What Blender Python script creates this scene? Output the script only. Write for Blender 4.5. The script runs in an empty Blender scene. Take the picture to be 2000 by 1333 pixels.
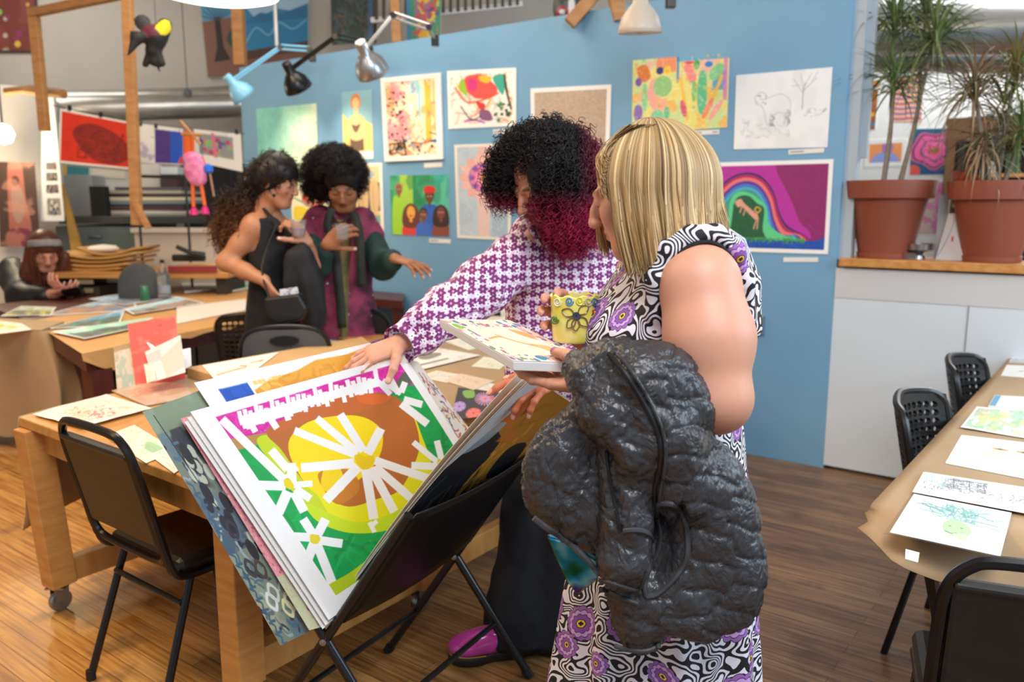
import bpy, bmesh, math, random
import numpy as np
from mathutils import Vector, Matrix, noise as mnoise
from mathutils.bvhtree import BVHTree
random.seed(7); RNG = np.random.default_rng(7)
SC = bpy.context.scene
COL = SC.collection
# ------------------------------------------------------------------ camera
EYE = 1.5; FPX = 1600.0; TH = math.atan(267/1600.0)
cam_d = bpy.data.cameras.new('camera'); cam = bpy.data.objects.new('camera', cam_d); COL.objects.link(cam)
cam.location = (0, 0, EYE); cam.rotation_euler = (math.pi/2-TH, 0, 0)
cam_d.sensor_width = 36; cam_d.lens = 36*FPX/2000; cam_d.clip_start = 0.05
cam_d.dof.use_dof = True; cam_d.dof.focus_distance = 1.75; cam_d.dof.aperture_fstop = 3.4
SC.camera = cam
# ------------------------------------------------------------------ world and lights
W = bpy.data.worlds.new('world'); SC.world = W; W.use_nodes = True
W.node_tree.nodes['Background'].inputs[0].default_value = (0.66, 0.83, 1.0, 1)
W.node_tree.nodes['Background'].inputs[1].default_value = 0.40
def area_light(name, loc, target, size, power, color, sy=None):
    d = bpy.data.lights.new(name, 'AREA'); d.energy = power; d.color = color; d.size = size
    if sy: d.shape = 'RECTANGLE'; d.size_y = sy
    o = bpy.data.objects.new(name, d); COL.objects.link(o); o.location = loc
    o.rotation_euler = (Vector(target)-Vector(loc)).to_track_quat('-Z', 'Y').to_euler()
    return o
area_light('flash_bounce_key', (0.6, -0.3, 3.6), (0.2, 2.6, 0.6), 1.5, 76, (0.95, 0.97, 1.0))  # stands for flash bounced off the ceiling behind the camera, no fixture
area_light('ceiling_light_left', (-2.6, 2.6, 3.9), (-2.0, 3.4, 0), 1.8, 78, (1, 0.70, 0.40))
area_light('ceiling_light_middle', (-1.4, 5.6, 4.0), (-1.6, 5.8, 0), 2.0, 44, (1, 0.90, 0.78))
area_light('window_light_right', (4.2, 1.2, 2.6), (1.2, 2.8, 0.8), 2.2, 84, (0.66, 0.83, 1.0))
area_light('ceiling_light_back_left', (-5.5, 8.2, 4.0), (-5, 9, 1), 2.0, 30, (1, 0.92, 0.82))
area_light('ceiling_light_back_right', (5.2, 6.6, 3.9), (4.6, 7.6, 1.2), 2.4, 210, (0.95, 0.98, 1.0))
SC.view_settings.view_transform = 'Standard'; SC.view_settings.look = 'None'
SC.view_settings.exposure = 0.64; SC.view_settings.gamma = 1.0; SC.view_settings.use_curve_mapping = False
# ------------------------------------------------------------------ placing helpers
CT, ST = math.cos(TH), math.sin(TH)
def ray(px, py):
    v = (666.5-py)/FPX
    return Vector(((px-1000)/FPX, CT+v*ST, -ST+v*CT))
def pz(px, py, z): r = ray(px, py); t = (z-EYE)/r.z; return Vector((r.x*t, r.y*t, z))
def py_(px, py, y): r = ray(px, py); t = y/r.y; return Vector((r.x*t, y, EYE+r.z*t))
WN = Vector((0.597, 0.802, 0)); WU = Vector((0.802, -0.597, 0)); WD = 4.713   # painted wall: normal away from the viewer, direction, distance
def pw(px, py, off=0.0, dist=WD): r = ray(px, py); t = (dist-off)/(WN.x*r.x+WN.y*r.y); return Vector((r.x*t, r.y*t, EYE+r.z*t))
# ------------------------------------------------------------------ colours and materials
def lin(c): return c/12.92 if c <= 0.04045 else ((c+0.055)/1.055)**2.4
def hx(s): s = s.lstrip('#'); return tuple(int(s[i:i+2], 16)/255 for i in (0, 2, 4))
def rgb(s): return tuple(lin(c) for c in hx(s))+(1,)
MATS = {}
def mat(name, color='#888888', rough=0.5, metal=0.0, **kw):
    if name in MATS: return MATS[name]
    m = bpy.data.materials.new(name); m.use_nodes = True; MATS[name] = m
    b = m.node_tree.nodes['Principled BSDF']
    b.inputs['Base Color'].default_value = rgb(color); b.inputs['Roughness'].default_value = rough; b.inputs['Metallic'].default_value = metal
    for k, v in kw.items(): b.inputs[k.replace('_', ' ')].default_value = v
    return m
class NT:
    """small shader node builder"""
    def __init__(s, m): s.t = m.node_tree; s.b = s.t.nodes['Principled BSDF']
    def n(s, kind, **kw):
        x = s.t.nodes.new(kind)
        for k, v in kw.items(): setattr(x, k, v)
        return x
    def l(s, a, b): s.t.links.new(a, b)
    def math(s, op, a, b=None, c=None):
        x = s.n('ShaderNodeMath', operation=op)
        for i, v in enumerate((a, b, c)):
            if v is None: continue
            if isinstance(v, (int, float)): x.inputs[i].default_value = v
            else: s.l(v, x.inputs[i])
        return x.outputs[0]
    def vmath(s, op, a, b=None):
        x = s.n('ShaderNodeVectorMath', operation=op)
        for i, v in enumerate((a, b)):
            if v is None: continue
            if isinstance(v, tuple): x.inputs[i].default_value = v
            else: s.l(v, x.inputs[i])
        return x.outputs['Value'] if op in ('LENGTH', 'DOT_PRODUCT', 'DISTANCE') else x.outputs[0]
    def mix(s, f, a, b):
        x = s.n('ShaderNodeMix', data_type='RGBA')
        for i, v in ((0, f), (6, a), (7, b)):
            if isinstance(v, (int, float)): x.inputs[i].default_value = v
            elif isinstance(v, str): x.inputs[i].default_value = rgb(v)
            else: s.l(v, x.inputs[i])
        return x.outputs[2]
    def ramp(s, f, stops, interp='LINEAR'):
        x = s.n('ShaderNodeValToRGB'); cr = x.color_ramp; cr.interpolation = interp
        while len(cr.elements) < len(stops): cr.elements.new(0.5)
        for e, (p, c) in zip(cr.elements, stops): e.position = p; e.color = rgb(c)
        s.l(f, x.inputs[0]); return x.outputs[0]
    def coord(s, kind='Object', scale=None):
        c = s.n('ShaderNodeTexCoord').outputs[kind]
        if scale:
            mp = s.n('ShaderNodeMapping'); mp.inputs['Scale'].default_value = scale; s.l(c, mp.inputs[0]); c = mp.outputs[0]
        return c
    def noise(s, v, scale, detail=3, out='Fac', **kw):
        x = s.n('ShaderNodeTexNoise'); x.inputs['Scale'].default_value = scale; x.inputs['Detail'].default_value = detail
        if v is not None: s.l(v, x.inputs['Vector'])
        return x.outputs[out]
    def bump(s, h, strength=0.2, dist=0.01):
        x = s.n('ShaderNodeBump'); x.inputs['Strength'].default_value = strength; x.inputs['Distance'].default_value = dist
        s.l(h, x.inputs['Height']); s.l(x.outputs[0], s.b.inputs['Normal'])
    def color(s, c): s.l(c, s.b.inputs['Base Color'])
def noisy(name, c1, c2, rough=0.6, scale=6, stretch=(1, 1, 1), bump=0.0, metal=0.0, **kw):
    if name in MATS: return MATS[name]
    m = mat(name, c1, rough, metal, **kw); t = NT(m)
    f = t.noise(t.coord('Object', stretch), scale, 5)
    t.color(t.ramp(f, [(0.3, c1), (0.7, c2)]))
    if bump: t.bump(f, bump)
    return m
def vcol_mat(name, rough=0.6, **kw):
    if name in MATS: return MATS[name]
    m = mat(name, '#ffffff', rough, **kw); t = NT(m)
    a = t.n('ShaderNodeAttribute', attribute_name='paint'); t.color(a.outputs['Color'])
    return m
# ------------------------------------------------------------------ objects and tags
def tag(o, label=None, cat=None, group=None, kind=None):
    if label: o['label'] = label
    if cat: o['category'] = cat
    if group: o['group'] = group
    if kind: o['kind'] = kind
    return o
def empty(name, loc=(0, 0, 0), label=None, cat=None, group=None):
    o = bpy.data.objects.new(name, None); COL.objects.link(o); o.location = loc; o.empty_display_size = 0.1
    return tag(o, label, cat, group)
def mesh_obj(name, v, f, m=None, parent=None, smooth=False, mats=None, fm=None, uv=None, paint=None):
    me = bpy.data.meshes.new(name)
    if isinstance(f, np.ndarray) and len(f):
        v = np.asarray(v, dtype=np.float32); k = f.shape[1]
        me.vertices.add(len(v)); me.vertices.foreach_set('co', v.ravel())
        me.loops.add(f.size); me.loops.foreach_set('vertex_index', f.ravel().astype(np.int32))
        me.polygons.add(len(f)); me.polygons.foreach_set('loop_start', (np.arange(len(f))*k).astype(np.int32))
        me.update(calc_edges=True); me.validate()
    else:
        me.from_pydata([tuple(x) for x in v], [], [tuple(x) for x in f]); me.update()
    for x in (mats or ([m] if m else [])): me.materials.append(x)
    if fm is not None: me.polygons.foreach_set('material_index', np.asarray(fm, dtype=np.int32))
    if smooth: me.polygons.foreach_set('use_smooth', np.ones(len(me.polygons), dtype=bool))
    if paint is not None:
        a = me.color_attributes.new('paint', 'FLOAT_COLOR', 'POINT')
        c = np.ones((len(me.vertices), 4), dtype=np.float32); c[:, :3] = paint; a.data.foreach_set('color', c.ravel())
    if uv is not None:
        l = me.uv_layers.new(name='UVMap'); vi = np.zeros(len(me.loops), dtype=np.int32); me.loops.foreach_get('vertex_index', vi)
        l.data.foreach_set('uv', np.asarray(uv, dtype=np.float32)[vi].ravel())
    o = bpy.data.objects.new(name, me); COL.objects.link(o)
    if parent: o.parent = parent; o.matrix_parent_inverse = Matrix.Translation(-parent.location)
    return o
class MB:
    """collects shapes and links them as one mesh object"""
    def __init__(s): s.v = []; s.f = []; s.m = []; s.cur = 0
    def add(s, v, f):
        n = len(s.v); s.v += [Vector(x) for x in v]; s.f += [tuple(i+n for i in q) for q in f]; s.m += [s.cur]*len(f); return s
    def box(s, c, d, X=(1, 0, 0), Y=(0, 1, 0)):
        X = Vector(X).normalized(); Y = Vector(Y).normalized(); Z = X.cross(Y).normalized(); c = Vector(c)
        v = [c+X*(d[0]/2*a)+Y*(d[1]/2*b)+Z*(d[2]/2*e) for a in (-1, 1) for b in (-1, 1) for e in (-1, 1)]
        return s.add(v, [(0, 1, 3, 2), (4, 6, 7, 5), (0, 4, 5, 1), (2, 3, 7, 6), (0, 2, 6, 4), (1, 5, 7, 3)])
    def bar(s, a, b, w, h=None, up=(0, 0, 1)):
        a = Vector(a); b = Vector(b); X = (b-a).normalized(); up = Vector(up)
        if abs(X.dot(up)) > 0.98: up = Vector((WU.x, WU.y, 0))
        Y = up.cross(X).normalized()
        return s.box((a+b)/2, ((b-a).length, w, h or w), X, Y)
    def prism(s, poly, z0, z1):
        n = len(poly); v = [(p[0], p[1], z0) for p in poly]+[(p[0], p[1], z1) for p in poly]
        return s.add(v, [tuple(range(n))[::-1], tuple(range(n, 2*n))]+[(i, (i+1) % n, n+(i+1) % n, n+i) for i in range(n)])
    def slab(s, quad, th):
        q = [Vector(p) for p in quad]; n = (q[1]-q[0]).cross(q[2]-q[0]).normalized()*th; k = len(q)
        return s.add(q+[p-n for p in q], [tuple(range(k)), tuple(range(2*k-1, k-1, -1))]+[(i, i+k, (i+1) % k+k, (i+1) % k) for i in range(k)])
    def tube(s, pts, r, n=8, closed=False, cap=True):
        pts = [Vector(p) for p in pts]; k = len(pts); rs = r if isinstance(r, (list, tuple)) else [r]*k
        v = []; prev = None
        for i, p in enumerate(pts):
            if closed: d = pts[(i+1) % k]-pts[i-1]
            else: d = pts[min(i+1, k-1)]-pts[max(i-1, 0)]
            d.normalize()
            if prev is None: a = d.orthogonal().normalized()
            else:
                a = prev-d*prev.dot(d)
                a = a.normalized() if a.length > 1e-6 else d.orthogonal().normalized()
            prev = a; b = d.cross(a)
            for j in range(n):
                t = 2*math.pi*j/n; v.append(p+(a*math.cos(t)+b*math.sin(t))*rs[i])
        f = []
        for i in range(k if closed else k-1):
            for j in range(n):
                a0 = i*n+j; a1 = i*n+(j+1) % n; b0 = ((i+1) % k)*n+j; b1 = ((i+1) % k)*n+(j+1) % n
                f.append((a0, a1, b1, b0))
        if cap and not closed: f += [tuple(range(n))[::-1], tuple(range((k-1)*n, k*n))]
        return s.add(v, f)
    def lathe(s, prof, c=(0, 0, 0), axis=(0, 0, 1), n=28, cap=True):
        c = Vector(c); ax = Vector(axis).normalized(); a = ax.orthogonal().normalized(); b = ax.cross(a); v = []
        for (r, h) in prof:
            for j in range(n):
                t = 2*math.pi*j/n; v.append(c+ax*h+(a*math.cos(t)+b*math.sin(t))*r)
        f = [(i*n+j, i*n+(j+1) % n, (i+1)*n+(j+1) % n, (i+1)*n+j) for i in range(len(prof)-1) for j in range(n)]
        if cap: f += [tuple(range(n))[::-1], tuple(range((len(prof)-1)*n, len(prof)*n))]
        return s.add(v, f)
    def build(s, name, m=None, parent=None, smooth=False, mats=None, bevel=0.0):
        o = mesh_obj(name, s.v, s.f, m, parent, smooth, mats, s.m if mats else None)
        if smooth:
            o.data.polygons.foreach_set('use_smooth', [len(p.vertices) <= 4 for p in o.data.polygons])
            md = o.modifiers.new('edge', 'EDGE_SPLIT'); md.split_angle = math.radians(42)
        if bevel:
            b = o.modifiers.new('bevel', 'BEVEL'); b.width = bevel; b.segments = 2; b.limit_method = 'ANGLE'
        return o
def bez(pts, n=8, closed=False):
    """Catmull-Rom through the points"""
    P = [Vector(p) for p in pts]; out = []; k = len(P)
    rng = range(k) if closed else range(k-1)
    for i in rng:
        if closed: a, b, c, d = P[i-1], P[i], P[(i+1) % k], P[(i+2) % k]
        else: a, b, c, d = P[max(i-1, 0)], P[i], P[i+1], P[min(i+2, k-1)]
        for j in range(n):
            t = j/n
            out.append(0.5*((2*b)+(c-a)*t+(2*a-5*b+4*c-d)*t*t+(3*b-a-3*c+d)*t*t*t))
    if not closed: out.append(P[-1])
    return out
# ------------------------------------------------------------------ setting
def floor_mat():
    m = mat('floor_boards', '#8a6a48', 0.32); t = NT(m)
    geo = t.n('ShaderNodeNewGeometry').outputs['Position']
    mp = t.n('ShaderNodeMapping'); mp.inputs['Rotation'].default_value = (0, 0, 0.64); t.l(geo, mp.inputs[0]); p = mp.outputs[0]
    br = t.n('ShaderNodeTexBrick'); br.offset = 0.37; br.inputs['Scale'].default_value = 1.0
    br.inputs['Brick Width'].default_value = 1.7; br.inputs['Row Height'].default_value = 0.062; br.inputs['Mortar Size'].default_value = 0.0012
    br.inputs['Color1'].default_value = (0.25, 0.25, 0.25, 1); br.inputs['Color2'].default_value = (0.75, 0.75, 0.75, 1); br.inputs['Mortar'].default_value = (0, 0, 0, 1)
    t.l(p, br.inputs['Vector'])
    st = t.n('ShaderNodeMapping'); st.inputs['Scale'].default_value = (1.6, 34, 1); t.l(p, st.inputs[0])
    g = t.noise(st.outputs[0], 2.2, 6)
    big = t.noise(p, 0.9, 4)
    f = t.math('ADD', t.math('MULTIPLY', g, 0.75), t.math('MULTIPLY', br.outputs['Color'], 0.26))
    col = t.ramp(f, [(0.25, '#3f2b1d'), (0.45, '#6f4f35'), (0.62, '#93704e'), (0.85, '#ab8b66')])
    # warm left light painted into the board colour: honey there, grey-brown by the partition
    honey = t.ramp(f, [(0.22, '#5e3a16'), (0.42, '#a87232'), (0.62, '#cf9a52'), (0.85, '#e3b673')])
    sx = t.n('ShaderNodeSeparateXYZ'); t.l(geo, sx.inputs[0])
    w = t.math('ADD', sx.outputs[0], t.math('MULTIPLY', t.math('SUBTRACT', big, 0.5), 1.6))
    mr = t.n('ShaderNodeMapRange'); t.l(w, mr.inputs[0]); mr.inputs[1].default_value = -1.1; mr.inputs[2].default_value = 0.35
    col = t.mix(mr.outputs[0], honey, col)
    sp = t.noise(p, 5.0, 6); spots = t.ramp(sp, [(0.54, '#000000'), (0.70, '#ffffff')])
    sep = t.n('ShaderNodeSeparateColor'); t.l(spots, sep.inputs[0])
    col = t.mix(t.math('MULTIPLY', sep.outputs[0], 0.6), col, '#3c2a1c')
    seam = t.math('MULTIPLY', br.outputs['Fac'], 0.75)
    col = t.mix(seam, col, '#1d120b')
    t.color(col)
    rr = t.n('ShaderNodeMapRange'); t.l(g, rr.inputs[0]); rr.inputs[3].default_value = 0.25; rr.inputs[4].default_value = 0.5
    t.l(rr.outputs[0], t.b.inputs['Roughness'])
    t.bump(t.math('SUBTRACT', t.math('MULTIPLY', g, 0.3), br.outputs['Fac']), 0.35, 0.003)
    return m
def struct(o): o['kind'] = 'structure'; return o
fl = MB(); fl.box((0, 5, -0.05), (22, 20, 0.1)); struct(fl.build('floor', floor_mat()))
def wall_mat(name, c1, c2, rough=0.55, sc=1.2):
    m = mat(name, c1, rough); t = NT(m); p = t.coord('Object')
    f = t.noise(p, sc, 4); t.color(t.ramp(f, [(0.3, c1), (0.7, c2)]))
    t.bump(t.noise(p, 60, 2), 0.08, 0.002); return m
blue = wall_mat('painted_blue', '#6e9ec0', '#78a8c8')
white_w = wall_mat('painted_white', '#cbd6de', '#d6dde2')
warm_w = wall_mat('painted_warm_white', '#a9a49c', '#b4afa6')
clean_w = wall_mat('painted_clean_white', '#e9e9e6', '#f0f0ee')
def on_wall(s, z=0, off=0.0): return Vector((1.795, 4.54, 0))+WU*s+Vector((0, 0, z))-WN*off
# painted partition: from its left end to the post
pl = pw(467, 130); sL = (pl-on_wall(0)).dot(WU); ZT = 2.72
w = MB(); a = on_wall(sL); b = on_wall(0)
w.prism([a, b, b+WN*0.14, a+WN*0.14], 0.0, ZT); struct(w.build('wall_blue_partition', blue))
b2 = MB()
q0 = on_wall(0.0, 0, -0.03); b2.prism([q0, q0+WU*0.062, q0+WU*0.062+WN*0.08, q0+WN*0.10], 1.2, 3.2)
q1 = on_wall(0.03, 0, -0.09); b2.prism([q1+WU*0.03, q1+WU*0.065, q1+WU*0.065+WN*0.04, q1+WU*0.03+WN*0.04], 1.75, 3.2)
struct(b2.build('trim_1', mat('post_paint', '#aeb7bd', 0.5)))
# white half wall to the right with its cap
hw = MB(); a = on_wall(0.0); b = on_wall(4.2)
hw.prism([a, b, b+WN*0.12, a+WN*0.12], 0.02, 1.155)
hw_o = struct(hw.build('wall_white_half', white_w))
sm = MB(); 
for s in (0.66, 1.9): p = on_wall(s, 0, 0.0); sm.prism([p-WN*0.003, p+WU*0.006-WN*0.003, p+WU*0.006+WN*0.02, p+WN*0.02], 0.1, 1.0)
struct(sm.build('trim_2', mat('seam', '#8a9096', 0.7)))
fr = MB(); a = on_wall(0.0, 0, 0.004); b = on_wall(4.2, 0, 0.004); fr.prism([a, b, b+WN*0.01, a+WN*0.01], 0.99, 1.155)
struct(fr.build('trim_3', mat('frieze_paint', '#c9cacb', 0.6)))
wood_o = noisy('varnished_wood', '#b9793a', '#d29a58', 0.35, 3, (1, 14, 14), 0.05)
sh = MB(); a = on_wall(0.02, 0, 0.035); b = on_wall(4.2, 0, 0.035)
sh.prism([a, b, b+WN*0.36, a+WN*0.36], 1.165, 1.21); tag(sh.build('shelf_board', wood_o, bevel=0.004), 'varnished orange wooden ledge on top of the white half wall holding two plant pots', 'shelf')
# far walls
def plane_wall(name, p0, p1, z0, z1, m, th=0.12):
    p0 = Vector(p0); p1 = Vector(p1); n = (p1-p0).cross(Vector((0, 0, 1))).normalized()*-th
    k = MB(); k.prism([p0, p1, p1+n, p0+n], z0, z1); return struct(k.build(name, m))
YB = 10.0
plane_wall('wall_back', (-9, YB, 0), (3.6, YB, 0), 0, 5.2, warm_w)
BD = 8.6                                            # second room behind the half wall, parallel to the partition
def pb(px, py, off=0.0): return pw(px, py, off, BD)
e0 = WN*BD+WU*-4.0; e1 = WN*BD+WU*9
plane_wall('wall_gallery', e0, e1, 0, 5.2, clean_w)
plane_wall('wall_left', (-7.6, 1, 0), (-7.6, YB, 0), 0, 5.2, warm_w)
plane_wall('wall_right', (8.6, YB, 0), (8.6, -4, 0), 0, 5.2, clean_w)
c = MB(); c.box((0, 4.5, 5.25), (20, 17, 0.1)); struct(c.build('ceiling', mat('ceiling_paint', '#dedcd6', 0.8)))
# ------------------------------------------------------------------ painting surfaces: colour patterns computed on the sheet's own mesh
def vnoise(X, Y, sx, sy, seed=0, oct=3):
    out = 0; amp = 1; tot = 0
    for o in range(oct):
        r = np.random.default_rng(seed*17+o); n = 64; g = r.random((n, n)).astype(np.float32)
        x = X*sx*2**o+r.random()*40; y = Y*sy*2**o+r.random()*40
        xi = np.floor(x).astype(int); yi = np.floor(y).astype(int); fx = x-xi; fy = y-yi
        fx = fx*fx*(3-2*fx); fy = fy*fy*(3-2*fy); a = lambda i, j: g[(xi+i) % n, (yi+j) % n]
        out = out+amp*((a(0, 0)*(1-fx)+a(1, 0)*fx)*(1-fy)+(a(0, 1)*(1-fx)+a(1, 1)*fx)*fy); tot += amp; amp *= 0.5
    return out/tot
class Cv:
    """u 0..1 to the right, v 0..1 downwards"""
    def __init__(s, w, h, bg='#ffffff', seed=1):
        s.w, s.h = w, h; s.asp = w/h; s.rng = np.random.default_rng(seed); s.seed = seed
        s.a = np.zeros((h*2, w*2, 3), dtype=np.float32)+np.array(hx(bg), dtype=np.float32)
        s.Y, s.X = np.meshgrid((np.arange(h*2)+0.5)/(h*2), (np.arange(w*2)+0.5)/(w*2), indexing='ij')
    def win(s, x0, y0, x1, y1):
        H, W_ = s.a.shape[:2]
        return (slice(max(0, int(y0*H)-1), max(0, min(H, int(y1*H)+2))), slice(max(0, int(x0*W_)-1), max(0, min(W_, int(x1*W_)+2))))
    def put(s, w, m, c, al=1.0):
        c = np.array(hx(c) if isinstance(c, str) else c, dtype=np.float32); m = (m*al)[..., None].astype(np.float32)
        s.a[w] = s.a[w]*(1-m)+c*m
    def poly(s, P, c, al=1.0):
        P = [(float(x), float(y)) for x, y in P]
        w = s.win(min(p[0] for p in P), min(p[1] for p in P), max(p[0] for p in P), max(p[1] for p in P)); X = s.X[w]; Y = s.Y[w]; m = np.zeros(X.shape, bool)
        for (x0, y0), (x1, y1) in zip(P, P[1:]+P[:1]):
            if y0 == y1: continue
            m ^= ((y0 > Y) != (y1 > Y)) & (X < (x1-x0)*(Y-y0)/(y1-y0)+x0)
        s.put(w, m, c, al)
    def rect(s, x0, y0, x1, y1, c, al=1.0): s.poly([(x0, y0), (x1, y0), (x1, y1), (x0, y1)], c, al)
    def ell(s, cx, cy, rx, ry, c, al=1.0, rot=0, soft=0.0):
        R = max(rx*s.asp, ry); w = s.win(cx-R/s.asp*1.1, cy-R*1.1, cx+R/s.asp*1.1, cy+R*1.1); X = (s.X[w]-cx)*s.asp; Y = s.Y[w]-cy
        cr, sr = math.cos(rot), math.sin(rot); d = ((X*cr+Y*sr)/(rx*s.asp))**2+((-X*sr+Y*cr)/ry)**2
        s.put(w, (d < 1) if not soft else np.clip((1-d)/soft, 0, 1), c, al)
    def line(s, P, wd, c, al=1.0):
        for (x0, y0), (x1, y1) in zip(P, P[1:]):
            w = s.win(min(x0, x1)-wd/s.asp, min(y0, y1)-wd, max(x0, x1)+wd/s.asp, max(y0, y1)+wd)
            X = (s.X[w]-x0)*s.asp; Y = s.Y[w]-y0; dx = (x1-x0)*s.asp; dy = y1-y0
            t = np.clip((X*dx+Y*dy)/(dx*dx+dy*dy+1e-9), 0, 1); s.put(w, (np.hypot(X-t*dx, Y-t*dy) < wd/2), c, al)
    def curve(s, P, wd, c, al=1.0, closed=False): s.line([(q.x, q.y) for q in bez([(x, y, 0) for x, y in P], 8, closed)], wd, c, al)
    def blob(s, P, c, al=1.0): s.poly([(q.x, q.y) for q in bez([(x, y, 0) for x, y in P], 8, True)], c, al)
    def wash(s, c, sx, sy, lo=0.45, hi=0.6, al=1.0, seed=None, box=(0, 0, 1, 1)):
        w = s.win(*box); n = vnoise(s.X[w]*s.asp, s.Y[w], sx, sy, s.seed*7+(seed if seed is not None else int(s.rng.integers(999)))); s.put(w, np.clip((n-lo)/(hi-lo), 0, 1), c, al)
    def bg(s, f, box=(0, 0, 1, 1)):
        w = s.win(*box); s.a[w] = f(s.X[w], s.Y[w])
    def specks(s, n, cols, r0, r1, box=(0, 0, 1, 1), el=1.0, al=1.0):
        for i in range(n):
            r = s.rng.uniform(r0, r1); s.ell(s.rng.uniform(box[0], box[2]), s.rng.uniform(box[1], box[3]), r/s.asp*s.rng.uniform(1, el), r*s.rng.uniform(1, el), cols[int(s.rng.integers(len(cols)))], al, s.rng.uniform(0, 3))
    def strokes(s, n, cols, wd, ln, box=(0, 0, 1, 1), ang=None, al=1.0, curl=1.0):
        for i in range(n):
            x = s.rng.uniform(box[0], box[2]); y = s.rng.uniform(box[1], box[3]); a = s.rng.uniform(0, 6.28) if ang is None else ang+s.rng.normal()*0.25; P = [(x, y)]
            for k in range(5): a += s.rng.normal()*0.5*curl; x += math.cos(a)*ln/5/s.asp; y += math.sin(a)*ln/5; P.append((x, y))
            P = [(min(max(px, box[0]), box[2]), min(max(py, box[1]), box[3])) for px, py in P]
            s.line(P, wd*s.rng.uniform(0.6, 1.4), cols[int(s.rng.integers(len(cols)))], al)
    def frame(s, m, c='#f7f6f3'):
        s.rect(0, 0, 1, m, c); s.rect(0, 1-m, 1, 1, c); k = m/s.asp; s.rect(0, 0, k, 1, c); s.rect(1-k, 0, 1, 1, c)
    def out(s):
        a = s.a.reshape(s.h, 2, s.w, 2, 3).mean((1, 3)); a = np.clip(a, 0, 1)
        return np.where(a <= 0.04045, a/12.92, ((a+0.055)/1.055)**2.4)
PAPER = vcol_mat('painted_paper', 0.62); GLOSS = vcol_mat('painted_gloss', 0.25); BACKM = mat('paper_white', '#efece6', 0.7)
def surface_grid(w, h, fn):
    U, V = np.meshgrid(np.linspace(0, 1, w), np.linspace(0, 1, h)); return np.asarray(fn(U.ravel(), V.ravel()), dtype=np.float32)
def sheet(name, quad, cv, th=0.0015, parent=None, m=None, bend=None, wavy=0.0, edge=None):
    """quad: TL, TR, BR, BL. The canvas lies on the face whose normal is (BL-TL) x (TR-TL)"""
    q = [np.array(p, dtype=np.float64) for p in quad]; w, h = cv.w, cv.h
    n = np.cross(q[3]-q[0], q[1]-q[0]); n /= np.linalg.norm(n)
    def fn(u, v):
        p = (q[0][None]*((1-u)*(1-v))[:, None]+q[1][None]*(u*(1-v))[:, None]+q[2][None]*(u*v)[:, None]+q[3][None]*((1-u)*v)[:, None])
        if bend is not None: p = p+n[None]*bend(u, v)[:, None]
        if wavy: p = p+n[None]*(wavy*(vnoise(u, v, 2.2, 2.2, cv.seed+5, 2)))[:, None]
        return p
    top = surface_grid(w, h, fn); cols = cv.out().reshape(-1, 3)
    i = np.arange(w*h).reshape(h, w)
    ft = np.stack([i[:-1, :-1], i[1:, :-1], i[1:, 1:], i[:-1, 1:]], -1).reshape(-1, 4)
    per = np.concatenate([i[0, :-1], i[:-1, -1], i[-1, :0:-1], i[:0:-1, 0]])
    if bend is None and not wavy: cw, ch = 2, 2
    else: cw, ch = 14, 14
    # skirt vertices (edge ring top copy, edge ring bottom) and a coarse back face
    k = len(per); ring_t = top[per]; ring_b = ring_t-n[None].astype(np.float32)*th
    back = surface_grid(cw, ch, fn)-n[None].astype(np.float32)*th
    j = np.arange(cw*ch).reshape(ch, cw); nb = len(top)+2*k
    fb = (np.stack([j[:-1, :-1], j[:-1, 1:], j[1:, 1:], j[1:, :-1]], -1).reshape(-1, 4))+nb
    a = len(top)+np.arange(k); b = np.roll(a, -1); fs = np.stack([a, b, b+k, a+k], -1)
    v = np.concatenate([top, ring_t, ring_b, back]); ec = np.array([lin(c) for c in hx(edge or '#f4f2ee')], dtype=np.float32)
    pc = np.concatenate([cols, np.tile(ec, (2*k+cw*ch, 1))])
    return mesh_obj(name, v, np.concatenate([ft, fs, fb]), m or PAPER, parent, smooth=False, paint=pc)
def label_tag(px, lines=1, label='', seed=3, pf=pw):
    """small title card under a picture; px = four corners"""
    cv = Cv(40, 8, '#e6e4de', seed)
    if lines:
        cv.line([(0.08, 0.5), (0.42, 0.5)], 0.22, '#55524e', 0.6)
        if lines > 1: cv.line([(0.8, 0.5), (0.92, 0.5)], 0.22, '#55524e', 0.6)
    o = sheet('title_card', [pf(x, y, 0.004) for x, y in px], cv, 0.001)
    return tag(o, label, 'label', 'title cards under the pictures on the blue partition')
def wall_art(name, px, cv, label, cat='painting', th=0.002, pf=pw, off=0.006, group=None, m=None, **kw):
    o = sheet(name, [pf(x, y, off) for x, y in px], cv, th, m=m, **kw); return tag(o, label, cat, group)
GW = 'pictures pinned on the blue partition'
# teal, blended to pale yellow towards the lower right
cv = Cv(120, 170, '#8fd3c6', 3)
def f(X, Y):
    n = vnoise(X, Y, 9, 9, 4); k = np.clip((X*1.3+Y*0.6-0.62+n*0.35), 0, 1)[..., None]
    return np.array(hx('#7fcdc2'))*(1-k)+np.array(hx('#dcebc8'))*k+(n[..., None]-0.5)*0.12
cv.bg(f); cv.strokes(260, ['#a3e0d4', '#6cc4ba', '#c8ead6', '#8ad4c8'], 0.006, 0.06, al=0.35)
wall_art('abstract_painting', [(500, 213), (618, 202), (622, 372), (507, 384)], cv, 'unframed painting fading from teal to pale yellow, nearest the partition left end', group=GW)
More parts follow.
